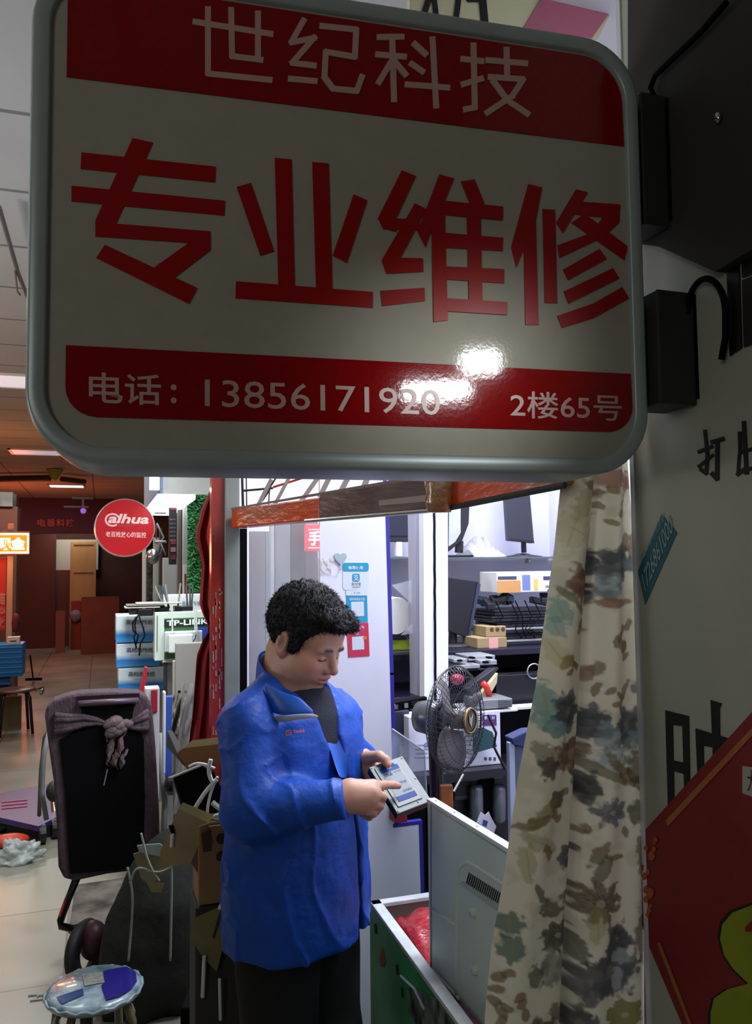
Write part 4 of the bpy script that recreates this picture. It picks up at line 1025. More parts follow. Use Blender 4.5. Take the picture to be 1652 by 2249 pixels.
mb = MB(); hbox(mb, -1, 1, -1, 1, -.024, -.006); mb.build('drive_body', mat('drive_black_board', '0c100f', .5), hd_, bevel=.001)
mb = MB(); hbox(mb, -1, 1, -1, 1, -.006, -.001); mb.build('metal_lid', M_hdd, hd_, bevel=.0015)
mb = MB(); hbox(mb, -.88, .80, -.80, .62, -.001, .0015); mb.build('raised_plate', mat('drive_plate', '6c7170', .5, metal=.2), hd_, bevel=.0012)
M_lb = mat('drive_label_white', '8c9298', .6, spec=.2); M_lblue = mat('drive_label_blue', '10357c', .5, spec=.2)
mb = MB(); hbox(mb, -.72, .62, -.62, .45, .0015, .002); lab_ = mb.build('label', M_lb, hd_)
mb = MB(); hbox(mb, -.76, -.56, -.62, .45, .002, .0023); hbox(mb, -.84, -.70, -.45, .30, .0018, .0023); mb.build('label_blue_head', M_lblue, lab_)
mb = MB(); hbox(mb, .44, .64, -.62, .45, .002, .0023); mb.build('label_blue_foot', M_lblue, lab_)
mb = MB(); hbox(mb, -.78, -.66, -.22, .04, .0024, .0027); mb.build('logo_plate', M_lb, lab_)
def htext(body, u0, u1, v0, v1, m, nm, **k):
    mb = MB(); text_on(mb, body, HD(u1, v0, .003), HD(u1, v1, .003), HD(u0, v0, .003), thick=0, **k); mb.build(nm, m, lab_)
htext('WD', -.76, -.68, -.19, .01, M_lblue, 'logo_lettering', bold=.02)
htext('500GB', -.53, -.40, -.58, -.10, M_ink, 'capacity_lettering'); htext('S/N WCC2E 0381', -.50, -.45, 0, .4, M_ink, 'serial_lettering')
htext('LBA 976773168', -.06, .03, -.5, .35, M_ink, 'small_lettering'); htext('MDL WD5000AAKX', .28, .36, -.1, .4, M_ink, 'model_lettering')
for u, v in ((-.93, -.9), (-.93, .9), (.93, -.9), (.93, .9), (0, .92), (.86, .3)):
    mb = MB(); mb.lathe(HD(u, v, -.001), nd, [(.0001, .0018), (.0022, .0016), (.0028, 0)], 10); mb.build('screw', M_chrome, hd_, smooth=True)
# ================================================================== things inside the booth
def UP(m, *a): return YP(*a)
def bx(lo, hi, m, nm, par=None, bevel=.003, **k):
    return MB().box(lo, hi).build(nm, m, par, bevel=bevel, **k)
# back wall details: glass shelf
t = thing('glass_shelf', 'long clear glass shelf along the booth back wall', 'shelf', YP(1000, 1222, 3.6))
zs = YP(1000, 1224, 3.55).z
bx((0.98, 3.52, zs-.008), (2.29, 3.895, zs), mat('shelf_glass_edge', '4c5a5c', .1, alpha=.75), 'glass_board', t, .001)
for x in (1.15, 1.6, 2.15): bx((x, 3.86, zs-.03), (x+.015, 3.899, zs-.008), M_steel, 'bracket', t)
# portrait monitor on shelf
def monitor(nm, label, quad, Y, th, standpx, base, m=M_black, group=None):
    t = thing(nm, label, 'monitor', YP(standpx[0], base[2], Y+.05), group)
    mb = MB(); mb.prism([YP(*p, Y) for p in quad], (0.006, th, 0)); mb.build('screen_case', m, t, bevel=.004)
    return t
M_mon = mat('monitor_dark', '23242e', .45)
M_mon2 = mat('monitor_black', '0b0c12', .4)
t = monitor('tall_monitor', 'dark portrait monitor standing on the glass shelf by the curtain', [(1107, 1015), (1158, 1010), (1174, 1193), (1118, 1187)], 3.62, .05, (1150, 1200), (1113, 1182, 1218), M_mon)
mb = MB(); mb.tube([YP(1150, 1188, 3.7), YP(1151, 1214, 3.7)], .014); mb.build('stand_neck', M_black, t)
mb = MB(); mb.lathe(Vector((YP(1148, 1219, 3.7).x, 3.7, zs)), (0, 0, 1), [(.001, .02), (.03, .018), (.045, .012), (.10, .004), (.10, 0), (.001, 0)], 20); mb.build('stand_base', M_mon, t, smooth=True)
mb = MB(); mb.prism([YP(*p, 3.615) for p in ((1119, 1182), (1173, 1188), (1174, 1193), (1118, 1187))], (0, .003, 0)); mb.build('lower_bezel', M_black, t)
t = monitor('side_monitor', 'black curved monitor seen from the side on the glass shelf by the split post', [(986, 1015), (1036, 1010), (1030, 1150), (1016, 1187), (985, 1212)], 3.66, .03, (1005, 1200), (985, 1040, 1218), M_mon2)
mb = MB(); mb.tube([YP(1009, 1188, 3.70), YP(1008, 1214, 3.70)], .022); mb.build('stand_neck', M_black, t)
bx(Vector((YP(975, 1218, 3.62).x, 3.62, zs+.001)), Vector((YP(1040, 1218, 3.62).x, 3.80, zs+.012)), M_black, 'stand_base', t)
mb = MB(); mb.prism([YP(*p, 3.655) for p in ((987, 1120), (1012, 1100), (1012, 1170), (1000, 1190), (986, 1200))], (0, .004, 0)); mb.build('film_wrap', M_film, t)
# bubble wrap
mb = MB(); P = []
for i in range(14):
    r = []
    for j in range(9):
        u, v = i/13, j/8; hgt = .10*math.sin(math.pi*v)*(0.45+.55*math.sin(math.pi*min(1, u*1.1)))*(.8+.3*math.sin(i*2.1+j))
        r.append(Vector((YP(1020+u*68, 1218, 3.7).x, 3.58+.25*v, zs+.002+hgt)))
    P.append(r)
mb.grid(P); mb.build('bubble_wrap', mat('bubble_wrap_film', 'c8c6d0', .2, alpha=.55, bump=1, bscale=90), smooth=True, label='crumpled sheet of bubble wrap lying on the glass shelf', cat='bubble wrap')
# upper back-wall monitor seen above left alcove
t = thing('wall_television', 'black framed screen at the top of the alcove between white board and split post', 'screen', YP(885, 1190, 3.7))
FB('screen_case', M_mon2, 846, 918, 1060, 1190, 3.7, .05, parent=t); FB('screen_glass', mat('screen_dark', '1a1b28', .2), 850, 910, 1064, 1178, 3.695, .006, parent=t)
t = thing('alcove_shelf', 'small glass shelf with a white post in the alcove below the black screen', 'shelf', YP(890, 1224, 3.6))
bx((YP(845, 1224, 3.6).x, 3.6, YP(890, 1226, 3.6).z), (YP(925, 1224, 3.6).x, 3.895, YP(890, 1223, 3.6).z), MATS['shelf_glass_edge'], 'glass_board', t, .001)
FB('white_tube', M_white, 871, 884, 1190, 1222, 3.7, .03, parent=t)
# side panel for alcove
FB('alcove_divider', mat('divider_grey', 'a7a8b8', .6), 918, 931, 1060, 2250, 3.12, .08, label='pale vertical divider panel behind the split post', cat='panel', bevel=0)
# drum and plastic sheet
t = thing('white_drum', 'round white paper drum wrapped in a clear plastic sheet in the alcove', 'drum', YP(880, 1395, 3.2))
c = YP(872, 1353, 3.2); mb = MB()
mb.lathe(c, Vector((.25, -.95, -.05)), [(.001, .0), (.075, 0), (.077, -.006), (.077, -.18), (.001, -.18)], 32); mb.build('drum_body', mat('drum_paper', 'c9c8c0', .6), t, smooth=False)
mb = MB(); P = []
for i in range(15):
    a = math.radians(-95+150*i/14); r_ = .085+.045*math.sin(i*.5); P.append([c+Vector((.05+r_*math.cos(a)*1.0, .02+.03*k, r_*math.sin(a)*1.15+.02)) for k in range(5)])
mb.grid(P)
mb.add([YP(*p, 3.16) for p in ((860, 1285), (900, 1275), (952, 1262), (955, 1330), (945, 1360), (910, 1390), (880, 1396), (905, 1370), (908, 1330))], [tuple(range(9))])
mb.build('plastic_sheet', M_film, t, smooth=True)
# alcove items
t = thing('lime_box', 'lime green and black flat box on the alcove shelf below the drum', 'box', YP(885, 1430, 3.25))
FB('green_face', mat('lime_card', '8aa010', .5), 850, 911, 1404, 1428, 3.25, .1, parent=t); FB('black_lid', M_black, 848, 926, 1392, 1405, 3.24, .2, parent=t)
FB('black_side', M_black, 911, 920, 1400, 1430, 3.24, .2, parent=t)
FB('lower_alcove_board', mat('alcove_blue_grey', '4f5470', .6, noise=.4, nscale=3), 846, 925, 1428, 1560, 3.5, .02, label='blue grey board in the alcove under the lime box', cat='board')
bx((YP(845, 1432, 3.2).x, 3.2, YP(880, 1433, 3.2).z-.012), (YP(925, 1432, 3.2).x, 3.89, YP(880, 1431, 3.2).z), M_darkg, 'alcove_ledge', label='dark ledge under the lime green box', cat='shelf')
# computer cabinet mass and desks
M_desk = mat('desk_violet_black', '181428', .35, noise=.3, nscale=6)
t = thing('upper_work_shelf', 'dark violet shelf top carrying the black monitor and cardboard boxes', 'shelf', (1.5, 3.5, 0.9))
zu = YP(1060, 1424, 3.3).z
bx((1.0, 3.25, zu-.03), (2.29, 3.9, zu), M_desk, 'shelf_top', t)
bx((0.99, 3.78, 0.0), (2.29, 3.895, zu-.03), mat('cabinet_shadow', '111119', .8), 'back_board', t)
for x in (1.0, 2.24): bx((x, 3.3, 0), (x+.04, 3.78, zu-.03), M_darkg, 'side_leg', t)
zm = YP(1060, 1520, 3.1).z
bx((1.04, 3.1, zm-.025), (2.24, 3.78, zm), M_desk, 'middle_shelf', t)
t = thing('lower_work_table', 'dark lower work table carrying the white printed box behind the fan', 'table', (1.3, 2.9, 0))
zl_ = YP(1000, 1688, 2.85).z
bx((0.93, 2.80, zl_-.035), (1.98, 3.0, zl_), mat('table_dark', '15151c', .4), 'table_top', t)
for x in (0.95, 1.93): bx((x, 2.84, 0), (x+.04, 2.88, zl_-.035), M_blackm, 'leg', t); bx((x, 2.95, 0), (x+.04, 2.99, zl_-.035), M_blackm, 'leg', t)
bx((0.99, 3.0, .05), (1.97, 3.01, zl_-.035), M_blackm, 'back_panel', t)
# black monitor on upper shelf
t = monitor('angled_monitor', 'black flat monitor turned aside on the violet shelf beside the split post', [(975, 1266), (1050, 1277), (1056, 1284), (1033, 1398), (1026, 1401), (975, 1384)], 3.42, .03, (1000, 1410), (985, 1035, 1416), M_mon2)
mb = MB(); mb.tube([YP(995, 1385, 3.47), YP(995, 1417, 3.47)], .02); mb.build('stand_neck', M_darkg, t)
mb = MB(); mb.lathe(Vector((YP(1000, 1420, 3.45).x, 3.47, zu)), (0, 0, 1), [(.001, .012), (.09, .008), (.10, 0), (.001, 0)], 20); mb.build('stand_base', M_darkg, t, smooth=True)
mb = MB(); mb.prism([YP(*p, 3.415) for p in ((1050, 1277), (1056, 1284), (1033, 1398), (1028, 1396))], (0, .004, 0)); mb.build('bezel_edge', mat('bezel_lit', '2b2f48', .3), t)
# cardboard boxes
def cbox(x0, x1, y0, y1, Y, dep, z0, label, m=M_card, nm='cardboard_box'):
    a = YP(x0, y1, Y).x; b = YP(x1, y1, Y).x; zt = z0+(YP(x0, y0, Y).z-YP(x0, y1, Y).z)
    t = thing(nm, label, 'box', ((a+b)/2, Y+dep/2, z0)); mb = MB(); mb.box((a, Y, z0), (b, Y+dep, zt)); mb.build('carton', m, t, bevel=.003)
    return t, a, b, zt
t, a, b, z1 = cbox(1049, 1114, 1398, 1421, 3.3, .16, zu, 'lower light cardboard box on the violet shelf')
mb = MB(); mb.box((a+.055, 3.298, zu), (a+.10, 3.3, z1)); mb.build('red_white_label', mat('label_pinkish', 'cf9a94', .5), t)
t, a, b, z2 = cbox(1068, 1112, 1374, 1397, 3.32, .14, z1+.001, 'smaller cardboard box with three round marks, on top of the lower one')
for k in range(3):
    mb = MB(); mb.lathe((a+.028+.028*k, 3.3195, z1+.032), (0, 1, 0), [(.0001, 0), (.010, 0), (.010, .0008), (.0001, .0008)], 14); mb.build('round_mark', mat('mark_brown', '4a3018', .6), t)
# stack of laptops + printed box
M_lt = mat('laptop_black', '101115', .35); hz = zu
x0 = YP(1088, 1400, 3.35).x
for k in range(6):
    t = thing('laptop', ['lowest', 'second lowest', 'third lowest', 'fourth lowest', 'second highest', 'topmost'][k]+' closed laptop in the black stack by the curtain', 'laptop', (x0+.2, 3.5, hz), 'laptops stacked by the curtain')
    dx = [0, .012, -.01, .02, -.015, .005][k]; th_ = .026
    bx((x0+dx, 3.35+.01*(k % 2), hz), (x0+dx+.36, 3.6, hz+th_*.55), M_lt, 'base', t); bx((x0+dx, 3.35+.01*(k % 2), hz+th_*.6), (x0+dx+.36, 3.6, hz+th_), mat('laptop_lid_grey', '8d9094', .3) if k in (0, 2) else M_lt, 'lid', t)
    hz += th_+.001
hz += .001
t = thing('tangled_black_parts', 'jumble of black adapters and cables on top of the laptop stack', 'parts', (x0+.1, 3.45, hz))
rr = random.Random(8)
for k in range(16):
    c = Vector((x0+rr.uniform(-.03, .30), rr.uniform(3.40, 3.52), hz+rr.uniform(.02, .06))); mb = MB(); q = rr.uniform(0, 3)
    mb.obox(c, Vector((math.cos(q), math.sin(q)*.5, .2)).normalized()*rr.uniform(.02, .05), Vector((-math.sin(q)*.5, math.cos(q), 0)).normalized()*.02, (0, 0, rr.uniform(.008, .016))); mb.build('adapter', M_lt if k % 4 else mat('part_teal', '16303a', .4), t, bevel=.003)
for k in range(5):
    mb = MB(); xx = x0+rr.uniform(0, .2); mb.tube([(xx, 3.345, hz+.04), (xx+.03, 3.335, hz-.03), (xx+rr.uniform(-.04, .06), 3.335, hz-.09), (xx+.05, 3.34, hz-.13)], .003, 6); mb.build('cable', M_blackm, t)
hz += .075
t = thing('printed_white_box', 'long white printed product box on top of the laptop stack', 'box', (x0+.2, 3.5, hz))
a = YP(1092, 1300, 3.38).x; bx((a, 3.38, hz), (a+.36, 3.56, hz+.095), mat('box_white_print', 'c9c6c2', .4), 'carton', t)
for u0_, u1_, v0_, v1_, c_ in ((.0, .12, .0, .055, 'b8854a'), (.005, .10, .06, .075, '3b3a4c'), (.13, .17, .01, .08, '6873a8'), (.19, .21, .01, .06, 'c4b04a'), (.24, .35, .055, .072, '34345a'), (.25, .33, .02, .03, '77798a'), (.26, .355, .0, .01, '2c3370')):
    bx((a+u0_, 3.3785, hz+v0_), (a+u1_, 3.38, hz+v1_), mat('print_'+c_, c_, .5), 'print_patch', t, 0)
# optical drives on middle
t = thing('drive_stack', 'metal optical drives lying on the shelf under the black monitor', 'drives', YP(1040, 1480, 3.2))
for x0_, x1_, y0_, y1_, YY in ((997, 1027, 1447, 1455, 3.05), (1055, 1092, 1450, 1461, 3.06), (1030, 1088, 1440, 1450, 3.1), (1005, 1055, 1460, 1469, 3.04)):
    FB('drive_case', mat('drive_grey', '9fa2a4', .35, metal=.4), x0_, x1_, y0_, y1_, YY, .14, parent=t)
for q in ((1012, 1451), (1070, 1455), (1040, 1445), (1078, 1445)): FB('port', M_blackm, q[0]-4, q[0]+4, q[1]-2, q[1]+2, 3.035, .03, parent=t, bevel=0)
FB('tray_board', mat('tray_dark', '14161a', .5), 985, 1096, 1469, 1474, 3.05, .3, label='dark tray holding the optical drives', cat='tray')
# dark clutter wall beneath
rr = random.Random(11)
t = thing('dark_appliance', 'large glossy black appliance beside the curtain under the violet shelf', 'appliance', YP(1150, 1540, 3.0))
FB('case', mat('appliance_black', '0a0a0f', .3), 1090, 1240, 1480, 1556, 3.0, .08, parent=t); mb = MB(); mb.lathe(YP(1172, 1474, 2.99), (0, -1, 0), [(.03, 0), (.033, .004), (.03, .008), (.027, .004), (.03, 0)], 24); mb.build('round_ring', M_grey, t)
FB('keyboard_bar', M_whitep, 1108, 1240, 1549, 1557, 2.9, .05, label='white bar projecting toward the curtain above the printed box', cat='bar')
# perforated metal psu
t = thing('perforated_metal_box', 'perforated silver power unit lying right of the fan', 'power unit', YP(1090, 1556, 2.86))
FB('metal_case', mat('psu_metal', '8b8d8e', .35, metal=.4), 1052, 1126, 1536, 1556, 2.86, .14, parent=t)
mb = MB()
for i in range(10):
    for j in range(4): c = YP(1096+i*3, 1540+j*4, 2.858); mb.box(c-Vector((.0014, 0, .0014)), c+Vector((.0014, .002, .0014)))
mb.build('vent_holes', M_blackm, t).__setitem__('kind', 'stuff')
FB('white_tray', M_whitep, 1040, 1138, 1560, 1566, 2.86, .2, label='pale flat tray under the perforated power unit', cat='tray')
mb = MB(); mb.prism([YP(*p, 2.95) for p in ((1052, 1530), (1094, 1478), (1092, 1500), (1075, 1530))], (0, .06, 0)); mb.build('cream_wedge', mat('cream_card', 'b8b08c', .6), bevel=.002, label='cream wedge of card leaning above the power unit', cat='card')
mb = MB(); mb.tube([YP(1060, 1500, 2.93), YP(1068, 1508, 2.93), YP(1076, 1528, 2.93)], .013, 8); mb.build('red_curved_bar', mat('red_plastic', 'c8281c', .35), smooth=True, label='bright red curved handle above the power unit', cat='bar')
mb = MB(); mb.prism([YP(*p, 2.97) for p in ((1025, 1512), (1086, 1468), (1094, 1472), (1040, 1526))], (0, .05, 0)); mb.build('black_bracket', M_mon, bevel=.003, label='dark slanted slab leaning behind the red handle', cat='slab')
mb = MB(); mb.ell(YP(1004, 1492, 2.95), (.028, 0, 0), (0, .02, 0), (0, 0, .022)); mb.build('pink_ball', mat('pink_red', 'a02a40', .4), smooth=True, label='round pink red object seen through the fan guard', cat='ball')
# motherboard left
t = thing('circuit_board', 'black circuit board with chrome ports sticking out beside the white board', 'circuit board', YP(890, 1560, 2.75))
mb = MB(); mb.prism([YP(*p, 2.75) for p in ((862, 1545), (938, 1531), (938, 1552), (862, 1563))], (0, .03, 0)); mb.build('board', M_blackm, t)
for i, (x, y) in enumerate(((892, 1549), (905, 1543), (909, 1543), (913, 1542), (917, 1541), (870, 1552))): 
    mb = MB(); c = YP(x, y, 2.745); mb.box(c-Vector((.0025 if 0 < i < 5 else .007, .003, .009)), c+Vector((.0015 if 0 < i < 5 else .007, .0, .007))); mb.build('port', M_chrome if i else M_grey, t)
mb = MB(); mb.lathe(YP(864, 1548, 2.745), (0, -1, 0), [(.001, .005), (.006, .004), (.006, 0)], 10); mb.build('socket', mat('gold_plug', 'c0b060', .3, metal=.5), t)
# white printed product box
t = thing('white_product_box', 'big white box with purple badge standing behind the fan', 'box', YP(990, 1682, 2.85))
a, b, z0_, z1_ = fb(MB(), 898, 1100, 1567, 1683, 2.85, .1)
bx((a, 2.85, zl_+.001), (b, 2.95, z1_), mat('product_white', 'd4d6e2', .45), 'carton', t)
def q3(x, y): return YP(x, y, 2.8485)
mb = MB(); mb.prism([q3(*p) for p in ((1060, 1570), (1090, 1570), (1091, 1593), (1061, 1594))], (0, -.001, 0)); mb.build('purple_badge', mat('badge_purple', '582a70', .4), t)
mb = MB(); text_on(mb, '影太 好', YP(1064, 1580, 2.847), YP(1087, 1580, 2.847), YP(1064, 1573, 2.847), bold=.01); mb.build('badge_lettering', M_tw, t)
for x in (1067, 1077, 1087): mb = MB(); mb.prism([q3(x-3, 1663), q3(x+2.5, 1663), q3(x+2.5, 1670), q3(x-3, 1670)], (0, -.001, 0)); mb.build('pictogram', mat('ink_grey', '4a525c', .6), t)
mb = MB()
for k, (x0_, x1_) in enumerate(((914, 940), (912, 945), (915, 938), (912, 941))): p = line_poly(x0_, 1636+k*9, x1_, 1636+k*9, 1.6); mb.prism([q3(*q) for q in p], (0, -.001, 0))
mb.build('small_print', mat('ink_pale', '9aa0ac', .6), t).__setitem__('kind', 'stuff')
mb = MB(); mb.lathe(YP(937, 1636, 2.847), (0, -1, 0), [(.005, 0), (.009, 0), (.009, .001), (.005, .001)], 16); mb.build('blue_ring', mat('ink_blue', '4a78b0', .5), t)
mb = MB(); mb.prism([YP(*p, 2.80) for p in ((1062, 1598), (1082, 1608), (1092, 1640), (1040, 1655), (1038, 1600))], (0, .004, 0)); mb.build('teal_bag', mat('teal_plastic', '12474c', .3, alpha=.85), label='dark teal plastic piece hanging behind the fan guard', cat='plastic')
# under the table: tower and two grey rollers
t = thing('black_tower_case', 'dark computer case with silver edge below the work table', 'computer case', YP(1010, 1800, 2.86))
FB('case', M_mon2, 960, 1118, 1708, 1860, 2.9, .04, parent=t); FB('silver_edge', M_grey, 960, 1105, 1711, 1716, 2.89, .02, parent=t)
FB('front_slot', M_darkg, 998, 1033, 1718, 1758, 2.885, .01, parent=t); FB('slot_plate', mat('slot_grey', '34363c', .4), 998, 1033, 1748, 1756, 2.88, .01, parent=t)
for x0_, lab in ((1037, 'left silver grey cylinder under the work table'), (1087, 'right silver grey cylinder under the work table')):
    t = thing('metal_cylinder', lab, 'cylinder', YP(x0_+9, 1800, 2.84))
    c0_, c1_ = YP(x0_+9, 1724, 2.86), YP(x0_+10, 1806, 2.86); c0_.y = c1_.y = 2.86
    mb = MB(); mb.tube([c0_, c0_.lerp(c1_, .1), c0_.lerp(c1_, .9), c1_], [.02, .026, .026, .02], 20); mb.build('barrel', mat('cylinder_grey', '6f7278', .3, metal=.5), t, smooth=True)
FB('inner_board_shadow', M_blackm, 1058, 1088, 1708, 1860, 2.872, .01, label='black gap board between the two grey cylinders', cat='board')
mb = MB(); mb.tube([YP(997, 1738, 2.6), YP(1018, 1700, 2.6)], .0035); mb.build('white_stick', M_whitep, label='thin white stick leaning behind the fan column', cat='stick')
# card tag
t = thing('hanging_card_tag', 'white and blue card tag poking up behind the leaning white panel', 'tag', YP(1065, 1830, 2.3))
mb = MB(); mb.prism([YP(*p, 2.3) for p in ((1057, 1783), (1067, 1790), (1074, 1783), (1079, 1795), (1090, 1815), (1080, 1850), (1040, 1835), (1046, 1810))], (0, .003, 0)); mb.build('card', mat('tag_white', 'c8ccd4', .4), t)
mb = MB(); mb.prism([YP(*p, 2.297) for p in ((1047, 1805), (1058, 1812), (1054, 1842), (1040, 1835))], (0, -.001, 0)); mb.build('blue_patch', mat('tag_blue', '3f86c0', .4), t)
mb = MB(); mb.prism([YP(*p, 2.296) for p in ((1062, 1800), (1072, 1804), (1068, 1816), (1060, 1812))], (0, -.001, 0)); mb.build('small_square', mat('tag_navy', '26408c', .4), t)
# drawer cabinet by curtain
t = thing('grey_drawer_cabinet', 'pale grey cabinet with blue cloth on top, left of the curtain', 'cabinet', YP(1140, 1900, 2.2))
FB('case', mat('cabinet_bluegrey', '4a5368', .5), 1128, 1215, 1635, 1905, 2.25, .03, parent=t); FB('front_edge', mat('cabinet_edge', '8f9db0', .4), 1121, 1134, 1630, 1905, 2.24, .02, parent=t)
mb = MB(); mb.prism([YP(*p, 2.23) for p in ((1124, 1622), (1160, 1605), (1215, 1600), (1215, 1640), (1160, 1645), (1128, 1636))], (0, .05, 0)); mb.build('blue_cloth', mat('cloth_blue', '222c58', .8), t, bevel=.004)
# glass sheet by drive
mb = MB(); mb.prism([YP(*p, 2.5) for p in ((862, 1602), (932, 1650), (938, 1755), (862, 1755))], (0, .004, 0)); t = thing('glass_sheet', 'frosted clear sheet standing between the hard drive and the fan', 'glass sheet', YP(900, 1755, 2.5)); mb.build('pane', mat('frosted_sheet', 'b8c4d4', .25, alpha=.42), t)
mb = MB(); mb.tube([YP(862, 1601, 2.498), YP(932, 1649, 2.498)], .0022, 6); mb.tube([YP(932, 1650, 2.498), YP(938, 1755, 2.498)], .0022, 6); mb.build('bright_edge', mat('sheet_edge', 'dfe8ee', .2), t)
mb = MB(); mb.prism([YP(*p, 2.58) for p in ((864, 1774), (892, 1771), (896, 1806), (866, 1808))], (0, .05, 0)); mb.build('red_carton', mat('carton_red', 'a01c30', .5), bevel=.003, label='small crimson carton on the step of the white board', cat='carton')
FB('alcove_black_base', M_blackm, 870, 936, 1760, 1960, 2.66, .1, label='black base panel behind the step of the white board', cat='panel')
FB('alcove_navy_panel', mat('navy_panel', '1b2438', .6), 846, 900, 1562, 1640, 2.9, .03, label='navy panel under the circuit board', cat='panel')

# ================================================================== the fan
fc = C(1002, 1580, 2.55); fa = Vector(tuple(er*math.sin(math.radians(55))-ef*math.cos(math.radians(55))+ez*.03)).normalized()
fan = thing('pedestal_fan', 'grey pedestal fan with round wire guard right of the white board', 'fan', Vector((fc.x, fc.y, 0)))
f1 = fa.orthogonal().normalized(); f2 = fa.cross(f1); R_ = .163
def FN(r, a, h): return fc + (f1*math.cos(a)+f2*math.sin(a))*r + fa*h
M_wire = mat('guard_wire', '2a2c30', .35, metal=.3)
mb = MB()
def gprof(u): return .045*math.sqrt(max(0, 1-u**2.6))
for sgn, nm in ((1, 'front_guard'), (-1, 'rear_guard')):
    mb = MB()
    for k in range(60):
        a = 2*math.pi*k/60; pts = []
        for j in range(8):
            u = .22+.78*j/7; pts.append(FN(R_*u, a+sgn*.55*(1-u), sgn*gprof(u)))
        mb.tube(pts, .001, 4, caps=False)
    for u in (.4, .6, .8, .93):
        mb.tube([FN(R_*u, 2*math.pi*k/48, sgn*gprof(u)) for k in range(49)], .0009, 4, caps=False)
    mb.build(nm, M_wire, fan)
mb = MB(); mb.tube([FN(R_, 2*math.pi*k/60, 0) for k in range(61)], .003, 6, caps=False); mb.build('guard_rim', M_wire, fan)
M_bl = mat('fan_blade_grey', '6b6563', .35, alpha=.93)
for k in range(3):
    a0 = 2*math.pi*k/3+.35; P = []
    for i in range(9):
        u = .2+.72*i/8; row = []
        for j in range(9):
            v = (j/8-.5)*2; wd = .95*math.sin(math.pi*(.18+.72*(i/8)))**.7*(1.0 if i < 8 else .7); row.append(FN(R_*u, a0+v*wd*.5/(.5+u*.5)+.25*u, .012*v+.01*math.sin(v*2)))
        P.append(row)
    mb = MB(); mb.grid(P); mb.build('blade', M_bl, fan, smooth=True, solid=.002)
mb = MB(); mb.lathe(fc, fa, [(.001, .052), (.030, .052), (.036, .050), (.038, .044), (.034, .040), (.001, .040)], 28); hb_ = mb.build('hub_badge', mat('badge_dark', '1c1a18', .2), fan, smooth=False)
mb = MB(); mb.lathe(fc, fa, [(.034, .0535), (.038, .056), (.041, .050), (.038, .044)], 32); mb.build('badge_ring', mat('badge_gold', 'a58a5a', .2, metal=.8), hb_, smooth=True)
mb = MB(); mb.prism([fc+fa*.0535+(Vector(tuple(ez))*a_+fa.cross(Vector(tuple(ez)))*b_) for a_, b_ in ((-.022, .0), (-.005, .012), (.02, .014), (.006, .004), (.02, -.012), (.0, -.006))], fa*.001); mb.build('badge_emblem', mat('emblem_gold', 'b0a078', .3, metal=.5), hb_)
mb = MB(); mb.lathe(fc, fa, [(.001, .02), (.028, .018), (.03, -.01), (.001, -.012)], 20); mb.build('hub', M_bl, fan, smooth=True)
mb = MB(); mb.lathe(fc, fa, [(.001, -.045), (.045, -.046), (.052, -.06), (.054, -.10), (.048, -.135), (.030, -.145), (.001, -.146)], 28); mb.build('motor_housing', mat('motor_grey', '55585a', .3, metal=.4), fan, smooth=True)
colb = fc-fa*.08
mb = MB(); mb.tube([colb-Vector((0, 0, .02)), Vector((colb.x+.005, colb.y, fc.z-.12)), Vector((colb.x+.008, colb.y, fc.z-.5)), Vector((colb.x+.008, colb.y, .03))], [.022, .024, .019, .019], 14); mb.build('column', mat('column_brown', '2a1a1e', .3), fan, smooth=True)
mb = MB(); mb.lathe((colb.x+.008, colb.y, 0), (0, 0, 1), [(.001, .03), (.05, .03), (.15, .012), (.16, 0), (.001, 0)], 28); mb.build('round_base', M_darkg, fan, smooth=True)
mb = MB(); c = C(981, 1748, 2.50); mb.obox(c, Vector(tuple(er))*.019, Vector(tuple(ef))*.012, Vector(tuple(ez))*.033); mb.build('orange_tag', mat('tag_orange_brown', '9a5a24', .5, noise=.3, nscale=30), fan, bevel=.003)
mb = MB(); mb.tube([C(1072, 1570, 2.6), C(1090, 1610, 2.6), C(1085, 1640, 2.6), C(1110, 1690, 2.6)], .004, 6); mb.build('power_cord', mat('cord_dark', '1c1214', .5), fan)

# ================================================================== leaning white back cover and green crate in front
LA = C(938, 1757, 2.02); LB = C(1112, 1863, 1.665); LB.z = LA.z
ld = (LB-LA); ld.z = 0; ld = ld.normalized(); ln_ = Vector((ld.y, -ld.x, 0))
if ln_.dot(CAM-LA) < 0: ln_ = -ln_
def LP(px, py, off=0.0):
    r = ray(px, py); p = CAM+r*((LA-CAM).dot(ln_)/r.dot(ln_)); return p+ln_*off
def LW(u, v, off=0.0): return LA+ld*u-Vector((0, 0, v))+ln_*off
M_pan = mat('panel_white_enamel', 'c9d8d0', .45, noise=.06, nscale=6)
pn = thing('white_metal_back_cover', 'tall white metal back cover with vent slots standing in the green crate', 'metal cover', LW(.2, .9))
mb = MB(); mb.prism([LW(0, 0), LW(.46, 0), LW(.46, .95), LW(0, .95)], -ln_*.016); mb.build('cover_sheet', M_pan, pn, bevel=.003)
mb = MB(); mb.prism([LW(0, .006, .001), LW(0, -.004, .001), LW(.46, -.004, .001), LW(.46, .006, .001)], -ln_*.022); mb.build('top_flange', mat('flange_white', 'd0d8d4', .35), pn, bevel=.001)
mb = MB()
mb.tube([LP(948, 1765, .0015), LP(948, 2140, .0015)], .0012, 6); mb.tube([LP(948, 1768, .0015), LP(1112, 1873, .0015)], .0012, 6); mb.build('edge_groove', mat('groove_grey', '6c7a74', .6), pn)
for u in (.03, .13, .24): mb = MB(); mb.lathe(LW(u, -.0045, -.010), (0, 0, 1), [(.0001, .001), (.003, .0008), (.003, 0)], 8); mb.build('screw', M_grey, pn)
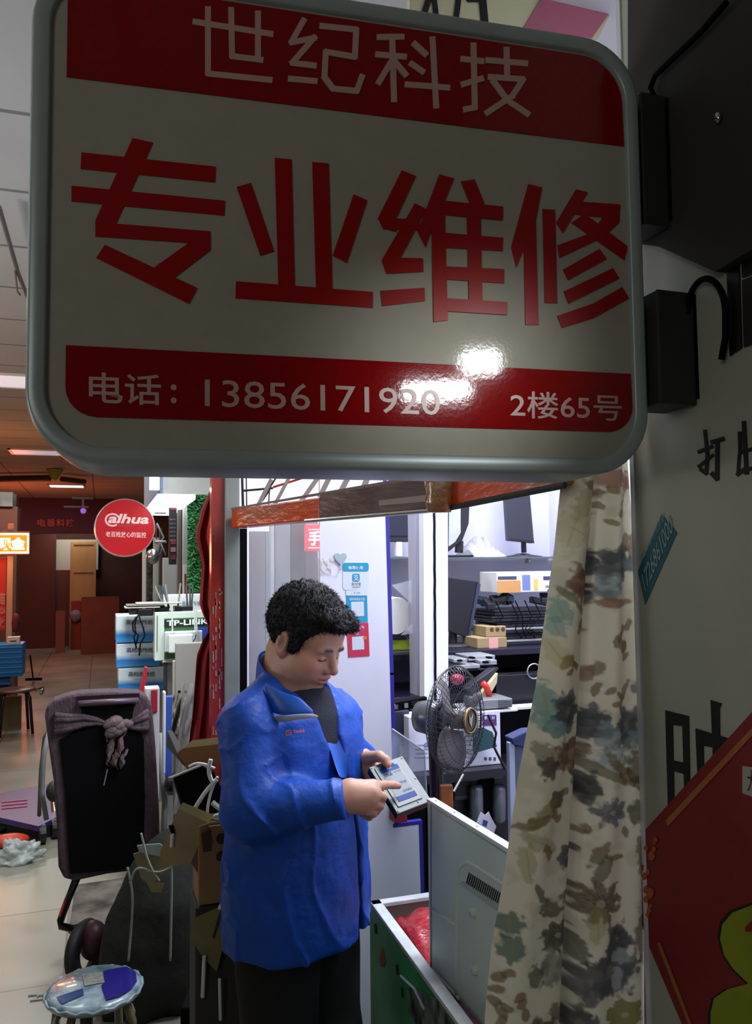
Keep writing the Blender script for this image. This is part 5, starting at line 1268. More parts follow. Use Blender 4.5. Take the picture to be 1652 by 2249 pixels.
# raised recess ridge
rg = [(1004, 2230), (1003, 2100), (1004, 1925), (1010, 1903), (1026, 1893), (1045, 1903), (1113, 1945), (1113, 1950)]
mb = MB(); mb.tube([LP(*p, .0) for p in rg], .0045, 8); mb.build('recess_ridge', M_pan, pn, smooth=True)
for k in range(18):
    x = 1030+k*4.2; y = 1917+k*2.72
    mb = MB(); mb.prism([LP(*q, .0005) for q in line_poly(x+2, y, x-4, y+22, 2.1)], ln_*.0012); mb.build('vent_slot', mat('slot_dark', '20262a', .8), pn)
mb = MB(); mb.prism([LP(*p, .0006) for p in ((1010, 1940), (1018, 1935), (1098, 1990), (1092, 2000))], ln_*.002); mb.build('vent_lower_lip', mat('lip_white', 'a9bab2', .4), pn)
for (x, y) in ((1041, 2004), (1045, 2130)):
    mb = MB(); mb.lathe(LP(x, y), ln_, [(.012, 0), (.010, .008), (.005, .010), (.001, .010)], 16); mb.build('knob', mat('knob_white', 'b8c6c0', .35), pn, smooth=True)
mb = MB(); mb.tube([LP(951, 1996, .0), LP(1003, 2034, .0)], .004, 8); mb.build('cross_ridge', M_pan, pn, smooth=True)
mb = MB(); mb.tube([LP(952, 2132, .0), LP(1010, 2195, .0)], .005, 8); mb.build('lower_cross_ridge', M_pan, pn, smooth=True)
mb = MB(); mb.tube([LP(1008, 2200, .004), LP(996, 2215, .01), LP(998, 2230, .008)], .003, 8); mb.build('black_clip', M_blackm, pn)
# green crate
gz = 0.785
G0 = ZP(812, 1978, gz); G1 = ZP(950, 1958, gz); G2 = ZP(1008, 2249, gz)
gd = (G2-G0).normalized(); G2 = G0+gd*.98; e_ = (G1-G0).normalized(); G1 = G0+e_*.62; G3 = G1+gd*.98
crate = thing('green_crate', 'open green painted crate with white rim at the man\'s right, holding a red bag', 'crate', Vector(((G0.x+G3.x)/2, (G0.y+G3.y)/2, 0)))
M_gr = mat('crate_green', '43a058', .4, noise=.3, nscale=5, col2='2a7a48'); M_in = mat('crate_inside', '6d6258', .7, noise=.2, nscale=8); M_rim = mat('rim_white', 'b9bfbc', .5, noise=.15, nscale=30)
zv = Vector((0, 0, 1))
def wallp(a, b, inn, nm, m, z0=0.0, z1=gz-.012, th=.022):
    mb = MB(); p = [Vector((a.x, a.y, z0)), Vector((b.x, b.y, z0)), Vector((b.x, b.y, z1)), Vector((a.x, a.y, z1))]
    mb.prism(p, inn*th); return mb.build(nm, m, crate)
wallp(G0, G2, e_, 'long_side', M_gr); wallp(G0+e_*.023, G1, gd, 'end_side', M_gr, th=.02); wallp(G1, G3, -e_, 'far_side', M_in); wallp(G2, G3, -gd, 'near_end', M_gr)
wallp(G0+e_*.024+gd*.024, G2+e_*.024-gd*.02, e_, 'inner_lining', M_in, .05, gz-.014, .003); wallp(G0+e_*.03+gd*.0225, G1-e_*.02+gd*.0225, gd, 'inner_lining', M_in, .05, gz-.014, .003)
for a, b, inn in ((G0, G2, e_), (G0, G1, gd), (G1, G3, -e_)):
    mb = MB(); mb.prism([Vector((a.x, a.y, gz)), Vector((b.x, b.y, gz)), Vector((b.x, b.y, gz))+inn*.03, Vector((a.x, a.y, gz))+inn*.03], (0, 0, -.012)); mb.build('rim', M_rim, crate, bevel=.002)
mb = MB(); mb.prism([G0+e_*.01-zv*(gz-.05), G2+e_*.01-zv*(gz-.05), G3-e_*.01-zv*(gz-.05), G1-e_*.01-zv*(gz-.05)], (0, 0, -.02)); mb.build('bottom', M_in, crate)
gn = -e_
def GPp(px, py, off=.001):
    r = ray(px, py); nn = gd.cross(zv).normalized(); nn = nn if nn.dot(gn) > 0 else -nn
    return CAM+r*((G0-CAM).dot(nn)/r.dot(nn))+nn*off
mb = MB(); mb.prism([GPp(*p) for p in ((901, 2160), (960, 2195), (1005, 2260), (1000, 2330), (915, 2249), (898, 2220))], gn*.001); mb.build('torn_notice', mat('torn_notice', '6c7c70', .7, noise=.9, nscale=26, col2='0c1410', stretch=(1, 1, .6)), crate)
mb = MB(); mb.tube([GPp(884, 2143, .004), GPp(915, 2172, .004), GPp(935, 2215, .004)], .0035, 6); mb.build('white_strip', M_rim, crate)
mb = MB(); mb.prism([GPp(*p) for p in ((836, 2098), (841, 2080), (845, 2098), (848, 2112), (845, 2124), (839, 2124), (835, 2112))], gn*.001); mb.build('orange_chip', mat('chip_orange', '9a4a24', .6), crate)
for x, y in ((873, 2120), (884, 2170), (825, 2030)): mb = MB(); mb.prism([GPp(*q) for q in line_poly(x, y, x+2, y+20, 4)], gn*.001); mb.build('scratch', mat('dark_scratch', '082012', .6), crate)
# red bag
mb = MB(); P = []
bc = ZP(925, 2060, gz-.1)
rb = thing('red_plastic_bag', 'crinkled shiny red plastic bag lying in the green crate', 'bag', (bc.x, bc.y, .45))
o_ = G0+e_*.035+gd*.04
for i in range(26):
    row = []
    for j in range(22):
        u, v = i/25, j/21; p = o_+gd*(u*.62)+e_*(v*.30)
        edge = min(1, min(u, 1-u)*14, min(v, 1-v)*14); hgt = gz-.12+.112*edge**.5+.018*(fbm(np.array([u*9, v*7, 2.]), 2)-.5)*2-.03*u
        row.append(Vector((p.x, p.y, hgt)))
    P.append(row)
mb.grid(P); mb.build('bag_surface', mat('red_plastic_film', '9c1418', .25, coat=.5, noise=.3, nscale=25, bump=.9, bscale=30), rb, smooth=True, solid=.004)
# ================================================================== corridor: ceiling fittings
def troffer(x0, y0, x1, y1, label, em):
    a = ZP(x0, y0, 3.19); b = ZP(x1, y1, 3.19); c = (a+b)/2
    t = thing('ceiling_light', label, 'light', (c.x, c.y, 3.2), 'recessed ceiling lights')
    w_ = .62; l_ = .5
    mb = MB(); mb.box((c.x-w_/2, c.y-l_/2, 3.185), (c.x+w_/2, c.y-l_/2+.03, 3.2)); mb.box((c.x-w_/2, c.y+l_/2-.03, 3.185), (c.x+w_/2, c.y+l_/2, 3.2)); mb.box((c.x-w_/2, c.y-l_/2, 3.185), (c.x-w_/2+.03, c.y+l_/2, 3.2)); mb.box((c.x+w_/2-.03, c.y-l_/2, 3.185), (c.x+w_/2, c.y+l_/2, 3.2)); mb.build('frame', M_whitep, t)
    mb = MB(); mb.box((c.x-w_/2+.03, c.y-l_/2+.03, 3.19), (c.x+w_/2-.03, c.y+l_/2-.03, 3.198)); mb.build('diffuser', mat('diffuser_%d' % int(em*10), 'c8d4e0', .4, emit=em, ecol='e4f0ff'), t)
troffer(0, 838, 60, 838, 'nearest recessed ceiling light at the left edge', .5)
troffer(45, 994, 115, 994, 'middle recessed ceiling light of the three', .35)
troffer(108, 1068, 185, 1068, 'farthest recessed ceiling light of the three', 2.2)
mb = MB(); mb.tube([ZP(-2, 455, 3.15), ZP(40, 600, 3.15), ZP(66, 668, 3.15)], .010, 8); mb.tube([ZP(33, 595, 3.14), ZP(38, 640, 3.14), ZP(44, 648, 3.14)], .005, 6); mb.build('conduit', mat('conduit_grey', '6c6a66', .4, metal=.4), label='thin metal conduit running along the ceiling at the left', cat='conduit')
t = thing('ceiling_track_fan', 'brown ceiling bracket with a purple lamp hanging far down the corridor', 'lamp', YP(183, 1090, 12))
for q in ((158, 205, 1092, 1096), (140, 195, 1111, 1115), (180, 185, 1094, 1112)): FB('bracket_bar', mat('bracket_brown', '4a2e26', .5), *q, 12, .1, parent=t)
mb = MB(); mb.ell(YP(183, 1122, 12), (.04, 0, 0), (0, .04, 0), (0, 0, .04)); mb.build('purple_lamp', mat('lamp_purple', '6a3a8a', .4, emit=.8, ecol='9a60c0'), t, smooth=True)
mb = MB(); mb.tube([ZP(-5, 1052, 3.12), ZP(110, 1050, 3.12)], .05, 8); mb.tube([ZP(135, 1052, 3.12), ZP(186, 1058, 3.12)], .04, 8); mb.build('ceiling_duct', mat('duct_brown', '5a3d30', .6), label='sagging brown ceiling pipe far down the corridor', cat='pipe')
mb = MB(); c = ZP(120, 1038, 3.15); mb.lathe(c, (0, 0, -1), [(.12, -.04), (.10, .0), (.04, .10), (.001, .12)], 16); mb.build('yellow_funnel', mat('funnel_yellow', 'b09a3c', .5), label='small yellow funnel hanging from the ceiling', cat='funnel')
# ceiling drop beam far
FB('fascia_board', mat('fascia_violet', '55304e', .6, noise=.3, nscale=1), 40, 262, 1095, 1172, 18.4, .2, label='dull violet fascia sign board across the corridor', cat='sign')
mb = MB()
for k, ch in enumerate('电器科技'): text_on(mb, ch, YP(82+k*21, 1156, 18.38), YP(100+k*21, 1156, 18.38), YP(82+k*21, 1140, 18.38), bold=.02)
mb.build('fascia_lettering', mat('fascia_letter', 'a85a50', .6, emit=.15, ecol='a04030'), bpy.data.objects['fascia_board'])
FB('column_marble_cap', mat('marble_grey', '8f8a80', .5, noise=.5, nscale=3, col2='5a5650'), -60, 28, 1080, 1112, 11.5, .5, label='marbled grey column cap at the left edge', cat='column cap')
FB('brown_column', mat('column_redbrown', '6a3526', .7), -60, 36, 1112, 1420, 11.55, .45, fl=True, label='reddish brown column below the marbled cap', cat='column')
FB('partition', mat('partition_redbrown', '572418', .75, noise=.3, nscale=.8), 36, 122, 1160, 1400, 19.3, .12, fl=True, label='reddish brown partition left of the pale doorway', cat='partition')
FB('dark_back_panel', mat('back_dark_brown', '3a1a14', .8, noise=.4, nscale=1), 204, 330, 1160, 1400, 19.85, .1, fl=True, label='dark brown back panel behind the round red sign', cat='panel')
FB('pale_wall_panel', mat('pale_panel', 'b9b4a6', .6), 120, 216, 1185, 1252, 19.7, .05, label='pale grey panel beside the wooden door', cat='panel')
FB('brown_low_wall', mat('low_wall_brown', '5c2a1a', .7), 120, 160, 1252, 1372, 19.6, .06, fl=True, label='brown low wall under the pale panel', cat='panel')
t = thing('wooden_door', 'light wooden two-panel door far down the corridor', 'door', YP(183, 1330, 19.1))
FB('door_leaf', mat('door_wood', 'b08a52', .5, noise=.2, nscale=6, stretch=(1, 1, .1)), 154, 211, 1190, 1322, 19.1, .08, parent=t, fl=True)
for y in (1196, 1257): FB('panel_groove', mat('groove_brown', '4a3418', .7), 162, 206, y, y+2, 19.09, .02, parent=t, bevel=0)
t = thing('large_carton', 'large brown carton on the floor in front of the dark back panel', 'carton', YP(222, 1412, 17.6))
FB('carton', mat('carton_redbrown', '6b3626', .8, noise=.2, nscale=4), 178, 262, 1313, 1413, 17.6, .8, parent=t, fl=True, bevel=.01)
FB('red_basin', mat('basin_red', '8a2018', .5), 156, 178, 1320, 1330, 18.8, .2, fl=True, label='red basin below the wooden door', cat='basin')
FB('pinkish_cylinder_board', mat('pinkish_wood', '7a4640', .7), 122, 143, 1342, 1388, 18.2, .1, fl=True, label='pinkish narrow board leaning at the end of the brown low wall', cat='board')
mb = MB(); mb.ell(YP(166, 1353, 18.73), (.12, 0, 0), (0, .1, 0), (0, 0, .13)); mb.build('pale_bundle', mat('bundle_pale', '8a8490', .8, noise=.4, nscale=14), smooth=True, label='pale crumpled bundle left of the large brown carton', cat='bundle')
# left edge: pole, LED sign, posters, crate, stool
t = thing('pale_pole', 'pale square pole at the left edge under the glowing sign', 'pole', YP(22, 1415, 10.12))
FB('pole_tube', mat('pole_pale', 'b39a8c', .5), 15, 28, 1150, 1416, 10.12, .05, parent=t)
t = thing('led_sign', 'glowing yellow white LED sign at the left edge', 'sign', YP(20, 1216, 10.0))
FB('sign_case', mat('led_case', '501808', .4), -60, 66, 1167, 1219, 10.05, .06, parent=t)
FB('glow_panel', mat('led_panel_orange', 'c83010', .4, emit=3, ecol='ff5a10'), -56, 62, 1172, 1214, 10.04, .015, parent=t)
M_lw = mat('led_yellow_white', 'ffffff', .4, emit=14, ecol='ffe9a0')
mb = MB(); text_on(mb, '现金', YP(-4, 1208, 10.03), YP(55, 1208, 10.03), YP(-4, 1180, 10.03), bold=.035); mb.build('characters', M_lw, t)
for q in ((-56, 63, 1171, 1174.5), (-56, 63, 1212, 1215.5), (60, 63, 1174, 1213)): FB('led_border', M_lw, *q, 10.032, .008, parent=t, bevel=0)
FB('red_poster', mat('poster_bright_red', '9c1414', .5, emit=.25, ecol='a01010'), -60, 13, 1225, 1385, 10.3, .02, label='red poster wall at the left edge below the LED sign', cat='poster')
mb = MB(); text_on(mb, '优惠', YP(-20, 1350, 10.28), YP(12, 1350, 10.28), YP(-20, 1300, 10.28), bold=.02); text_on(mb, '回收', YP(-20, 1378, 10.28), YP(12, 1378, 10.28), YP(-20, 1356, 10.28), bold=.02); mb.build('poster_lettering', mat('poster_pale', 'b0807c', .5), bpy.data.objects['red_poster'])
mb = MB(); mb.ell(YP(34, 1368, 10.15), (.05, 0, 0), (0, .05, 0), (0, 0, .11)); mb.build('pink_bag', mat('bag_pink', '5c1c28', .8), smooth=True, label='small pinkish red bag right of the pale pole', cat='bag')
t = thing('blue_crate', 'bright blue ribbed plastic crate at the left edge', 'crate', YP(15, 1490, 9.9))
FB('crate_wall', mat('crate_blue', '1878c0', .4), -60, 50, 1416, 1488, 9.9, .35, parent=t, bevel=.01)
for k in range(6): FB('rib', mat('crate_blue_rib', '2a8ad0', .4), -60, 49, 1422+k*11, 1425+k*11, 9.885, .02, parent=t, bevel=.002)
FB('lower_blue_crate', mat('crate_blue_low', '1f6fb0', .4), -60, 22, 1492, 1506, 10.0, .3, label='second blue crate edge under the ribbed blue crate', cat='crate')
_o = bpy.data.objects['lower_blue_crate']
FB('crate_pedestal', M_darkg, -60, 18, 1507, 1640, 10.05, .25, label='dark stand carrying the blue crates behind the brown stool', cat='stand')
t = thing('small_white_box', 'small white box standing on the blue ribbed crate', 'box', YP(28, 1415, 9.92))
FB('carton', M_whitep, 15, 43, 1399, 1415.5, 9.92, .12, parent=t, bevel=.004); FB('dark_slot', M_darkg, 22, 36, 1407, 1409, 9.915, .01, parent=t, bevel=0)
def stool(nm, label, c, zt, R, col_leg, topm, spread, legr, hoop=True):
    t = thing(nm, label, 'stool', (c.x, c.y, 0)); mb = MB()
    mb.lathe((c.x, c.y, zt), (0, 0, 1), [(.001, .0), (R*.9, -.001), (R*.98, -.008), (R, -.018), (R*.97, -.028), (.001, -.03)], 36); mb.build('seat', topm, t, smooth=True)
    for k in range(4):
        a = math.radians(45+90*k+12); d = Vector((math.cos(a), math.sin(a), 0)); p = Vector((c.x, c.y, 0))
        mb = MB(); mb.tube([p+d*R*.45+zv*(zt-.03), p+d*R*.78+zv*(zt-.04), p+d*(R*.92)+zv*(zt-.09), p+d*(R*spread)+zv*.006], legr, 10); mb.build('leg', col_leg, t, smooth=True)
    if hoop:
        mb = MB(); mb.tube([Vector((c.x+R*.8*math.cos(a), c.y+R*.8*math.sin(a), zt-.10)) for a in np.linspace(0, 2*math.pi, 25)], legr*.7, 8, caps=False); mb.build('ring_brace', col_leg, t, smooth=True)
    return t
c = ZP(33, 1512, .47); stool('brown_stool', 'dark brown round stool beside the blue crates at the left edge', c, .47, .20, mat('stool_leg_black', '15110f', .35), mat('stool_seat_brown', '5a4238', .3), 1.12, .016, False)
FB('olive_box', mat('olive_card', '6c6440', .7), 4, 46, 1530, 1562, 9.75, .1, fl=True, label='olive cardboard box seen between the legs of the brown stool', cat='box')
mb = MB(); mb.tube([ZP(78, 1515, .02), ZP(95, 1510, .03), ZP(90, 1522, .02)], .02, 6); mb.build('silver_wrapper', M_steel, smooth=True, label='crumpled silver wrapper on the floor by the brown stool', cat='wrapper')
mb = MB(); mb.tube([ZP(66, 1440, .55), ZP(73, 1492, .03)], .012, 6); mb.tube([ZP(56, 1492, .02), ZP(92, 1491, .02)], .02, 6); mb.build('thin_stand', M_blackm, label='thin black stand on the floor between blue crate and blue boxes', cat='stand')

# ---- platform trolley with violet deck
tr = thing('platform_trolley', 'violet flat platform trolley with grey push handle at the left edge', 'trolley', ZP(60, 1840, 0))
zdk = .12
dp = [ZP(-30, 1775, zdk), ZP(105, 1736, zdk), ZP(150, 1800, zdk), ZP(100, 1815, zdk), ZP(-30, 1790, zdk)]
mb = MB(); mb.prism([ZP(-60, 1752, zdk), ZP(115, 1720, zdk), ZP(135, 1790, zdk), ZP(85, 1815, zdk), ZP(-60, 1782, zdk)], (0, 0, -.035)); mb.build('deck', mat('deck_violet', '3a2f74', .35, noise=.2, nscale=4), tr, bevel=.004)
mb = MB()
for i in range(7):
    for j in range(3): p = ZP(8+i*8, 1762+j*7-i*.8, zdk+.001); mb.box(p-Vector((.012, .012, .001)), p+Vector((.012, .012, .004)))
mb.build('deck_studs', mat('stud_pink', 'a02a5a', .4), tr).__setitem__('kind', 'stuff')
mb = MB(); mb.tube([ZP(86, 1790, .18), C(86, 1790, 5.15), C(90, 1690, 5.1), C(98, 1620, 5.1), C(110, 1598, 5.1)], .012, 10); mb.build('push_handle', mat('handle_grey', '55544f', .35, metal=.4), tr, smooth=True)
for x, y in ((92, 1832), (120, 1820), (5, 1808)):
    p = ZP(x, y, .06); mb = MB(); mb.lathe(p-Vector((.02, 0, 0)), (1, .2, 0), [(.001, 0), (.058, 0), (.06, .01), (.06, .04), (.001, .045)], 18); mb.build('wheel', M_black, tr)
mb = MB(); mb.tube([ZP(118, 1760, .16), ZP(126, 1835, .02)], .02, 8); mb.build('caster_post', M_steel, tr, smooth=True)
mb = MB(); mb.ell(ZP(20, 1846, .045), (.12, 0, 0), (0, .07, 0), (0, 0, .04)); mb.build('orange_bag', mat('bag_orange', 'c03a20', .4, bump=.6, bscale=20), smooth=True, label='orange red bag on the floor under the violet trolley deck', cat='bag')
def heap(nm, m, label, cat, cx, cy, z, rx, ry, rz, seed=0, amp=.4, fr=7, n=22):
    mb = MB(); c = ZP(cx, cy, 0); P = []
    for j in range(n+1):
        t_ = math.pi/2*j/n; row = []
        for i in range(2*n+1):
            a = 2*math.pi*i/(2*n); d = np.array([math.sin(t_)*math.cos(a), math.sin(t_)*math.sin(a), math.cos(t_)]); s = 1+amp*(fbm(d*fr/2+seed+9, 3)-.5)*2
            row.append(Vector((c.x+rx*d[0]*s, c.y+ry*d[1]*s, z+rz*max(0, d[2])*s)))
        P.append(row)
    mb.grid(P); return mb.build(nm, m, smooth=True, label=label, cat=cat)
heap('dark_heap', mat('heap_dark', '1c1210', .85), 'dark covered heap on the floor beyond the pale pole', 'heap', 78, 1410, 0, .62, .5, .62, 5, .35)
heap('clear_plastic_bag', mat('plastic_bag_clear', 'aab0ae', .25, alpha=.8, bump=1, bscale=25), 'crumpled clear plastic bag on the floor below the violet trolley', 'bag', 34, 1890, 0, .15, .10, .10, 3, .6)

# ---- tall wrapped folding trolley
Yt = 3.72
def TP(px, py, off=0.0): return YP(px, py, Yt-off)
wt = thing('wrapped_folding_cart', 'tall black folding cart wrapped in knotted mauve mesh cloth', 'cart', ZP(215, 2030, 0))
M_mv = mat('mauve_mesh_cloth', '4c3a42', .85, noise=.3, nscale=40, bump=.7, bscale=90, stretch=(1, 1, .4)); M_mvd = mat('mauve_dark_side', '2c1f26', .7)
out = [(98, 1572), (102, 1552), (118, 1538), (150, 1527), (175, 1522), (240, 1519), (305, 1521), (322, 1530), (334, 1550), (342, 1640), (350, 1780), (352, 1880), (330, 1905), (290, 1914), (235, 1921), (165, 1936), (140, 1930), (128, 1905), (125, 1820), (118, 1720), (104, 1620)]
mb = MB(); mb.prism([TP(*p) for p in out], (0, .12, 0)); mb.build('wrapped_frame', M_mv, wt, bevel=.012)
mb = MB(); mb.prism([TP(*p, .004) for p in ((130, 1625), (190, 1592), (232, 1580), (300, 1590), (316, 1625), (318, 1760), (316, 1850), (285, 1908), (155, 1918), (150, 1870), (143, 1740))], (0, -.004, 0)); mb.build('black_panel', M_blackm, wt)
mb = MB(); mb.prism([TP(*p, .005) for p in ((176, 1552), (296, 1545), (290, 1578), (232, 1588), (184, 1574))], (0, -.003, 0)); mb.build('handle_opening', M_blackm, wt)
mb = MB(); mb.prism([TP(*p, .005) for p in ((168, 1530), (306, 1522), (306, 1534), (172, 1541))], (0, -.003, 0)); mb.build('dark_top_edge', mat('top_edge_maroon', '1c0a10', .4), wt)
mb = MB(); mb.tube([TP(172, 1545, .02), TP(240, 1541, .03), TP(304, 1538, .02)], .012, 10); mb.build('handle_bar', mat('handle_mauve', '55434e', .35), wt, smooth=True)
for s_, pts in ((0, [(120, 1590), (150, 1588), (185, 1583), (212, 1584), (236, 1591)]), (1, [(328, 1580), (312, 1586), (296, 1590), (280, 1592), (262, 1592)])):
    mb = MB()
    for k in range(5): mb.tube([TP(x, y+(k-2)*(9-2.1*i), .008+.004*math.sin(k*2)) for i, (x, y) in enumerate(pts)], [.016, .013, .010, .008, .007], 8)
    mb.build('gathered_cloth', M_mv, wt, smooth=True)
M_mvl = mat('mauve_knot_light', '6e5a5c', .85, noise=.3, nscale=40, bump=.6, bscale=60)
mb = MB()
for x_, y_, r_ in ((242, 1590, .022), (252, 1586, .026), (262, 1594, .024), (249, 1602, .024), (258, 1606, .022), (274, 1589, .018), (282, 1591, .016), (268, 1602, .018), (244, 1610, .02)): mb.ell(TP(x_, y_, .03), (r_*1.3, 0, r_*.4), (0, r_, 0), (-r_*.3, 0, r_))
mb.build('knot', M_mvl, wt, smooth=True)
mb = MB(); P = []
for j in range(9):
    y = 1600+j*11; w_ = [20, 22, 18, 20, 24, 22, 18, 22, 6][j]; cx_ = 254+[0, 2, -2, 0, 4, 2, 0, 0, 8][j]
    P.append([TP(cx_-w_+2*w_*i/8, y+3*math.sin(i*2+j), .015+.02*math.sin(i*1.7+j*1.3)) for i in range(9)])
mb.grid(P); mb.build('hanging_tail', M_mvl, wt, smooth=True, solid=.003)
mb = MB(); mb.tube([TP(236, 1690, .012), TP(228, 1725, .012)], .003, 6); mb.build('cord', M_grey, wt)
M_ft = mat('foot_black', '0d0b0c', .3)
mb = MB(); mb.tube([TP(168, 1930, -.03), C(150, 1975, 3.65), C(133, 2022, 3.6), C(134, 2034, 3.6), C(160, 2040, 3.6), C(200, 2030, 3.7)], .016, 10); mb.build('foot_hoop', M_ft, wt, smooth=True)
mb = MB(); mb.tube([C(158, 1942, 3.64), C(143, 1978, 3.62), C(130, 2014, 3.58)], .006, 6); mb.build('red_trim', mat('trim_red', '9c1c1c', .4), wt)
for sx in (-1, 1):
    mb = MB()
    if sx > 0: mb.tube([C(352, 1610, 3.9), C(356, 1700, 3.9), C(362, 1760, 3.9), C(358, 1850, 3.9)], .014, 8)
    else: mb.tube([C(110, 1600, 3.95), C(96, 1660, 3.95), C(92, 1740, 3.95), C(102, 1800, 3.95)], .012, 8)
    mb.build('side_tube', M_grey, wt, smooth=True)
mb = MB(); mb.lathe(C(366, 1722, 3.85), (.9, -.3, 0), [(.001, 0), (.04, 0), (.05, .015), (.05, .04), (.001, .045)], 20); mb.build('side_wheel', mat('wheel_dark', '16161a', .3), wt)
mb = MB(); mb.ell(C(118, 1738, 3.9), (.035, 0, 0), (0, .03, 0), (0, 0, .05)); mb.build('side_knob', M_darkg, wt, smooth=True)
# floor mat beneath
mb = MB(); mb.prism([ZP(*p, .001) for p in ((165, 1945), (300, 1925), (420, 1960), (400, 2060), (150, 2050))], (0, 0, .004)); mb.build('dirty_mat', mat('mat_dirty', '6c6660', .8, noise=.7, nscale=6, col2='2c2422'), label='dirty worn mat on the floor under the wrapped cart', cat='mat')

# ---- near stool with patterned cover
zn = .45; c = (ZP(105, 2160, zn)+ZP(307, 2160, zn))/2; c = ZP(207, 2162, zn)
Rn = (ZP(307, 2162, zn)-ZP(105, 2162, zn)).length/2
ns = stool('covered_stool', 'round stool with blue and white plastic-covered seat in the lower left corner', c, zn, Rn, mat('bamboo_leg', '6f6448', .4), mat('seat_cover_white', '8fa3a8', .3, noise=.45, nscale=18, col2='466a76', coat=.7, bump=.4, bscale=30), 1.18, .013)
def SP(px, py): return ZP(px, py, zn+.0015)
def clipc(p, r=Rn*.9):
    d = Vector((p.x-c.x, p.y-c.y, 0)); 
    if d.length > r: d = d.normalized()*r
    return Vector((c.x+d.x, c.y+d.y, p.z))
mb = MB(); bp = [(227, 2133), (250, 2128), (278, 2123), (300, 2135), (308, 2155), (303, 2172), (285, 2183), (260, 2190), (233, 2197), (222, 2165), (230, 2158)]
mb.prism([clipc(SP(*p)) for p in bp], (0, 0, .001)); mb.build('blue_print', mat('seat_blue', '221d78', .25, coat=.7), ns)
mb = MB(); mb.prism([clipc(SP(*p)) for p in ((124, 2190), (182, 2171), (184, 2185), (135, 2206))], (0, 0, .001)); mb.build('navy_logo_print', mat('seat_navy', '223a6e', .3, coat=.6), ns)
mb = MB(); mb.prism([clipc(SP(*p)) for p in ((180, 2140), (224, 2135), (230, 2158), (186, 2166))], (0, 0, .001)); mb.build('beige_print', mat('seat_beige', '8c8f84', .4, noise=.4, nscale=60), ns)
mb = MB(); mb.tube([Vector((c.x+Rn*1.0*math.cos(a), c.y+Rn*1.0*math.sin(a), zn-.014+.004*math.sin(a*17))) for a in np.linspace(0, 2*math.pi, 60)], .005, 6, caps=False); mb.build('cover_hem', mat('cover_film', '9fb4b4', .15, alpha=.7, coat=.8), ns, smooth=True)
mb = MB(); mb.tube([C(190, 2215, 2.42), C(190, 2300, 2.42)], .018, 8); mb.build('centre_bottle', M_darkg, label='dark object under the covered stool', cat='object')
mb = MB(); 
for q in (((62, 2186), (82, 2184)), ((82, 2180), (82, 2190)), ((82, 2186), (100, 2184)), ((66, 2197), (100, 2193))): mb.tube([ZP(*q[0], .003), ZP(*q[1], .003)], .003, 5)
mb.build('floor_chalk_mark', mat('chalk', 'c8c8c0', .6), label='small white chalk mark on the floor left of the covered stool', cat='mark')

# ---- clutter between cart and man
tp = thing('tarp_covered_wheelbase', 'dark green-grey tarp-covered pile behind the covered stool', 'pile', ZP(320, 2180, 0))
tc = ZP(350, 2205, 0)
mb = MB(); P = []; n = 34
prof = [(0.0, .22), (.10, .255), (.28, .26), (.42, .23), (.54, .175), (.63, .11), (.68, .05), (.69, .0)]
for j in range(22):
    h_ = .69*j/21; r_ = np.interp(h_, [a for a, b in prof], [b for a, b in prof]); row = []
    for i in range(n+1):
        a = 2*math.pi*i/n; s = 1+.34*(fbm(np.array([math.cos(a)*1.6+3, math.sin(a)*1.6+3, h_*3]), 3)-.5)*2+.035*math.sin(a*9+h_*8)
        row.append(Vector((tc.x-.00+.10*(h_/.69)+r_*math.cos(a)*s, tc.y+.04+r_*.8*math.sin(a)*s, h_)))
    P.append(row)
mb.grid(P); mb.build('tarp', mat('tarp_green_grey', '14160f', .85, noise=.4, nscale=12, bump=.5, bscale=20), tp, smooth=True)
mb = MB(); mb.lathe(ZP(190, 2090, .13)-Vector((.02, 0, 0)), (.8, -.5, .1), [(.07, 0), (.12, .0), (.13, .02), (.12, .04), (.07, .04), (.07, 0)], 26); mb.build('black_wheel', mat('tyre', '18191a', .6), tp, smooth=True)
mb = MB(); p = ZP(205, 2065, .18); mb.ell(p, (.06, 0, 0), (0, .06, 0), (0, 0, .08)); mb.build('maroon_cover', mat('maroon', '3c1820', .5), tp, smooth=True)
for i, q in enumerate((((280, 1905), (292, 1960), (290, 2020), (282, 2110)), ((285, 1940), (300, 1900), (345, 1920), (385, 1900)), ((310, 1830), (325, 1895), (350, 1935)), ((375, 1870), (378, 1920), (374, 2110)))):
    mb = MB(); mb.tube(chaikin([C(x, y, 2.72) for x, y in q]), .0038, 6); mb.build('packing_strap', mat('strap_white', '8e9488', .5), tp, smooth=True)
mb = MB(); mb.prism([C(*p, 2.75) for p in ((292, 1875), (345, 1858), (392, 1885), (372, 1910), (330, 1945), (310, 1930))], ray(330, 1900)*.03); mb.build('torn_box', mat('torn_card', '7d7354', .8), tp, bevel=.003)
mb = MB(); mb.prism([C(*p, 2.74) for p in ((300, 1856), (352, 1852), (372, 1870), (350, 1882), (306, 1872))], ray(330, 1860)*.01); mb.build('pale_lid', mat('pale_lid', '8f9a90', .5), tp, bevel=.003)
mb = MB(); mb.prism([C(*p, 2.7) for p in ((322, 1937), (362, 1938), (354, 1960), (332, 1960))], ray(340, 1950)*.02); mb.build('card_tab', mat('tab_card', '7c7646', .8), tp)
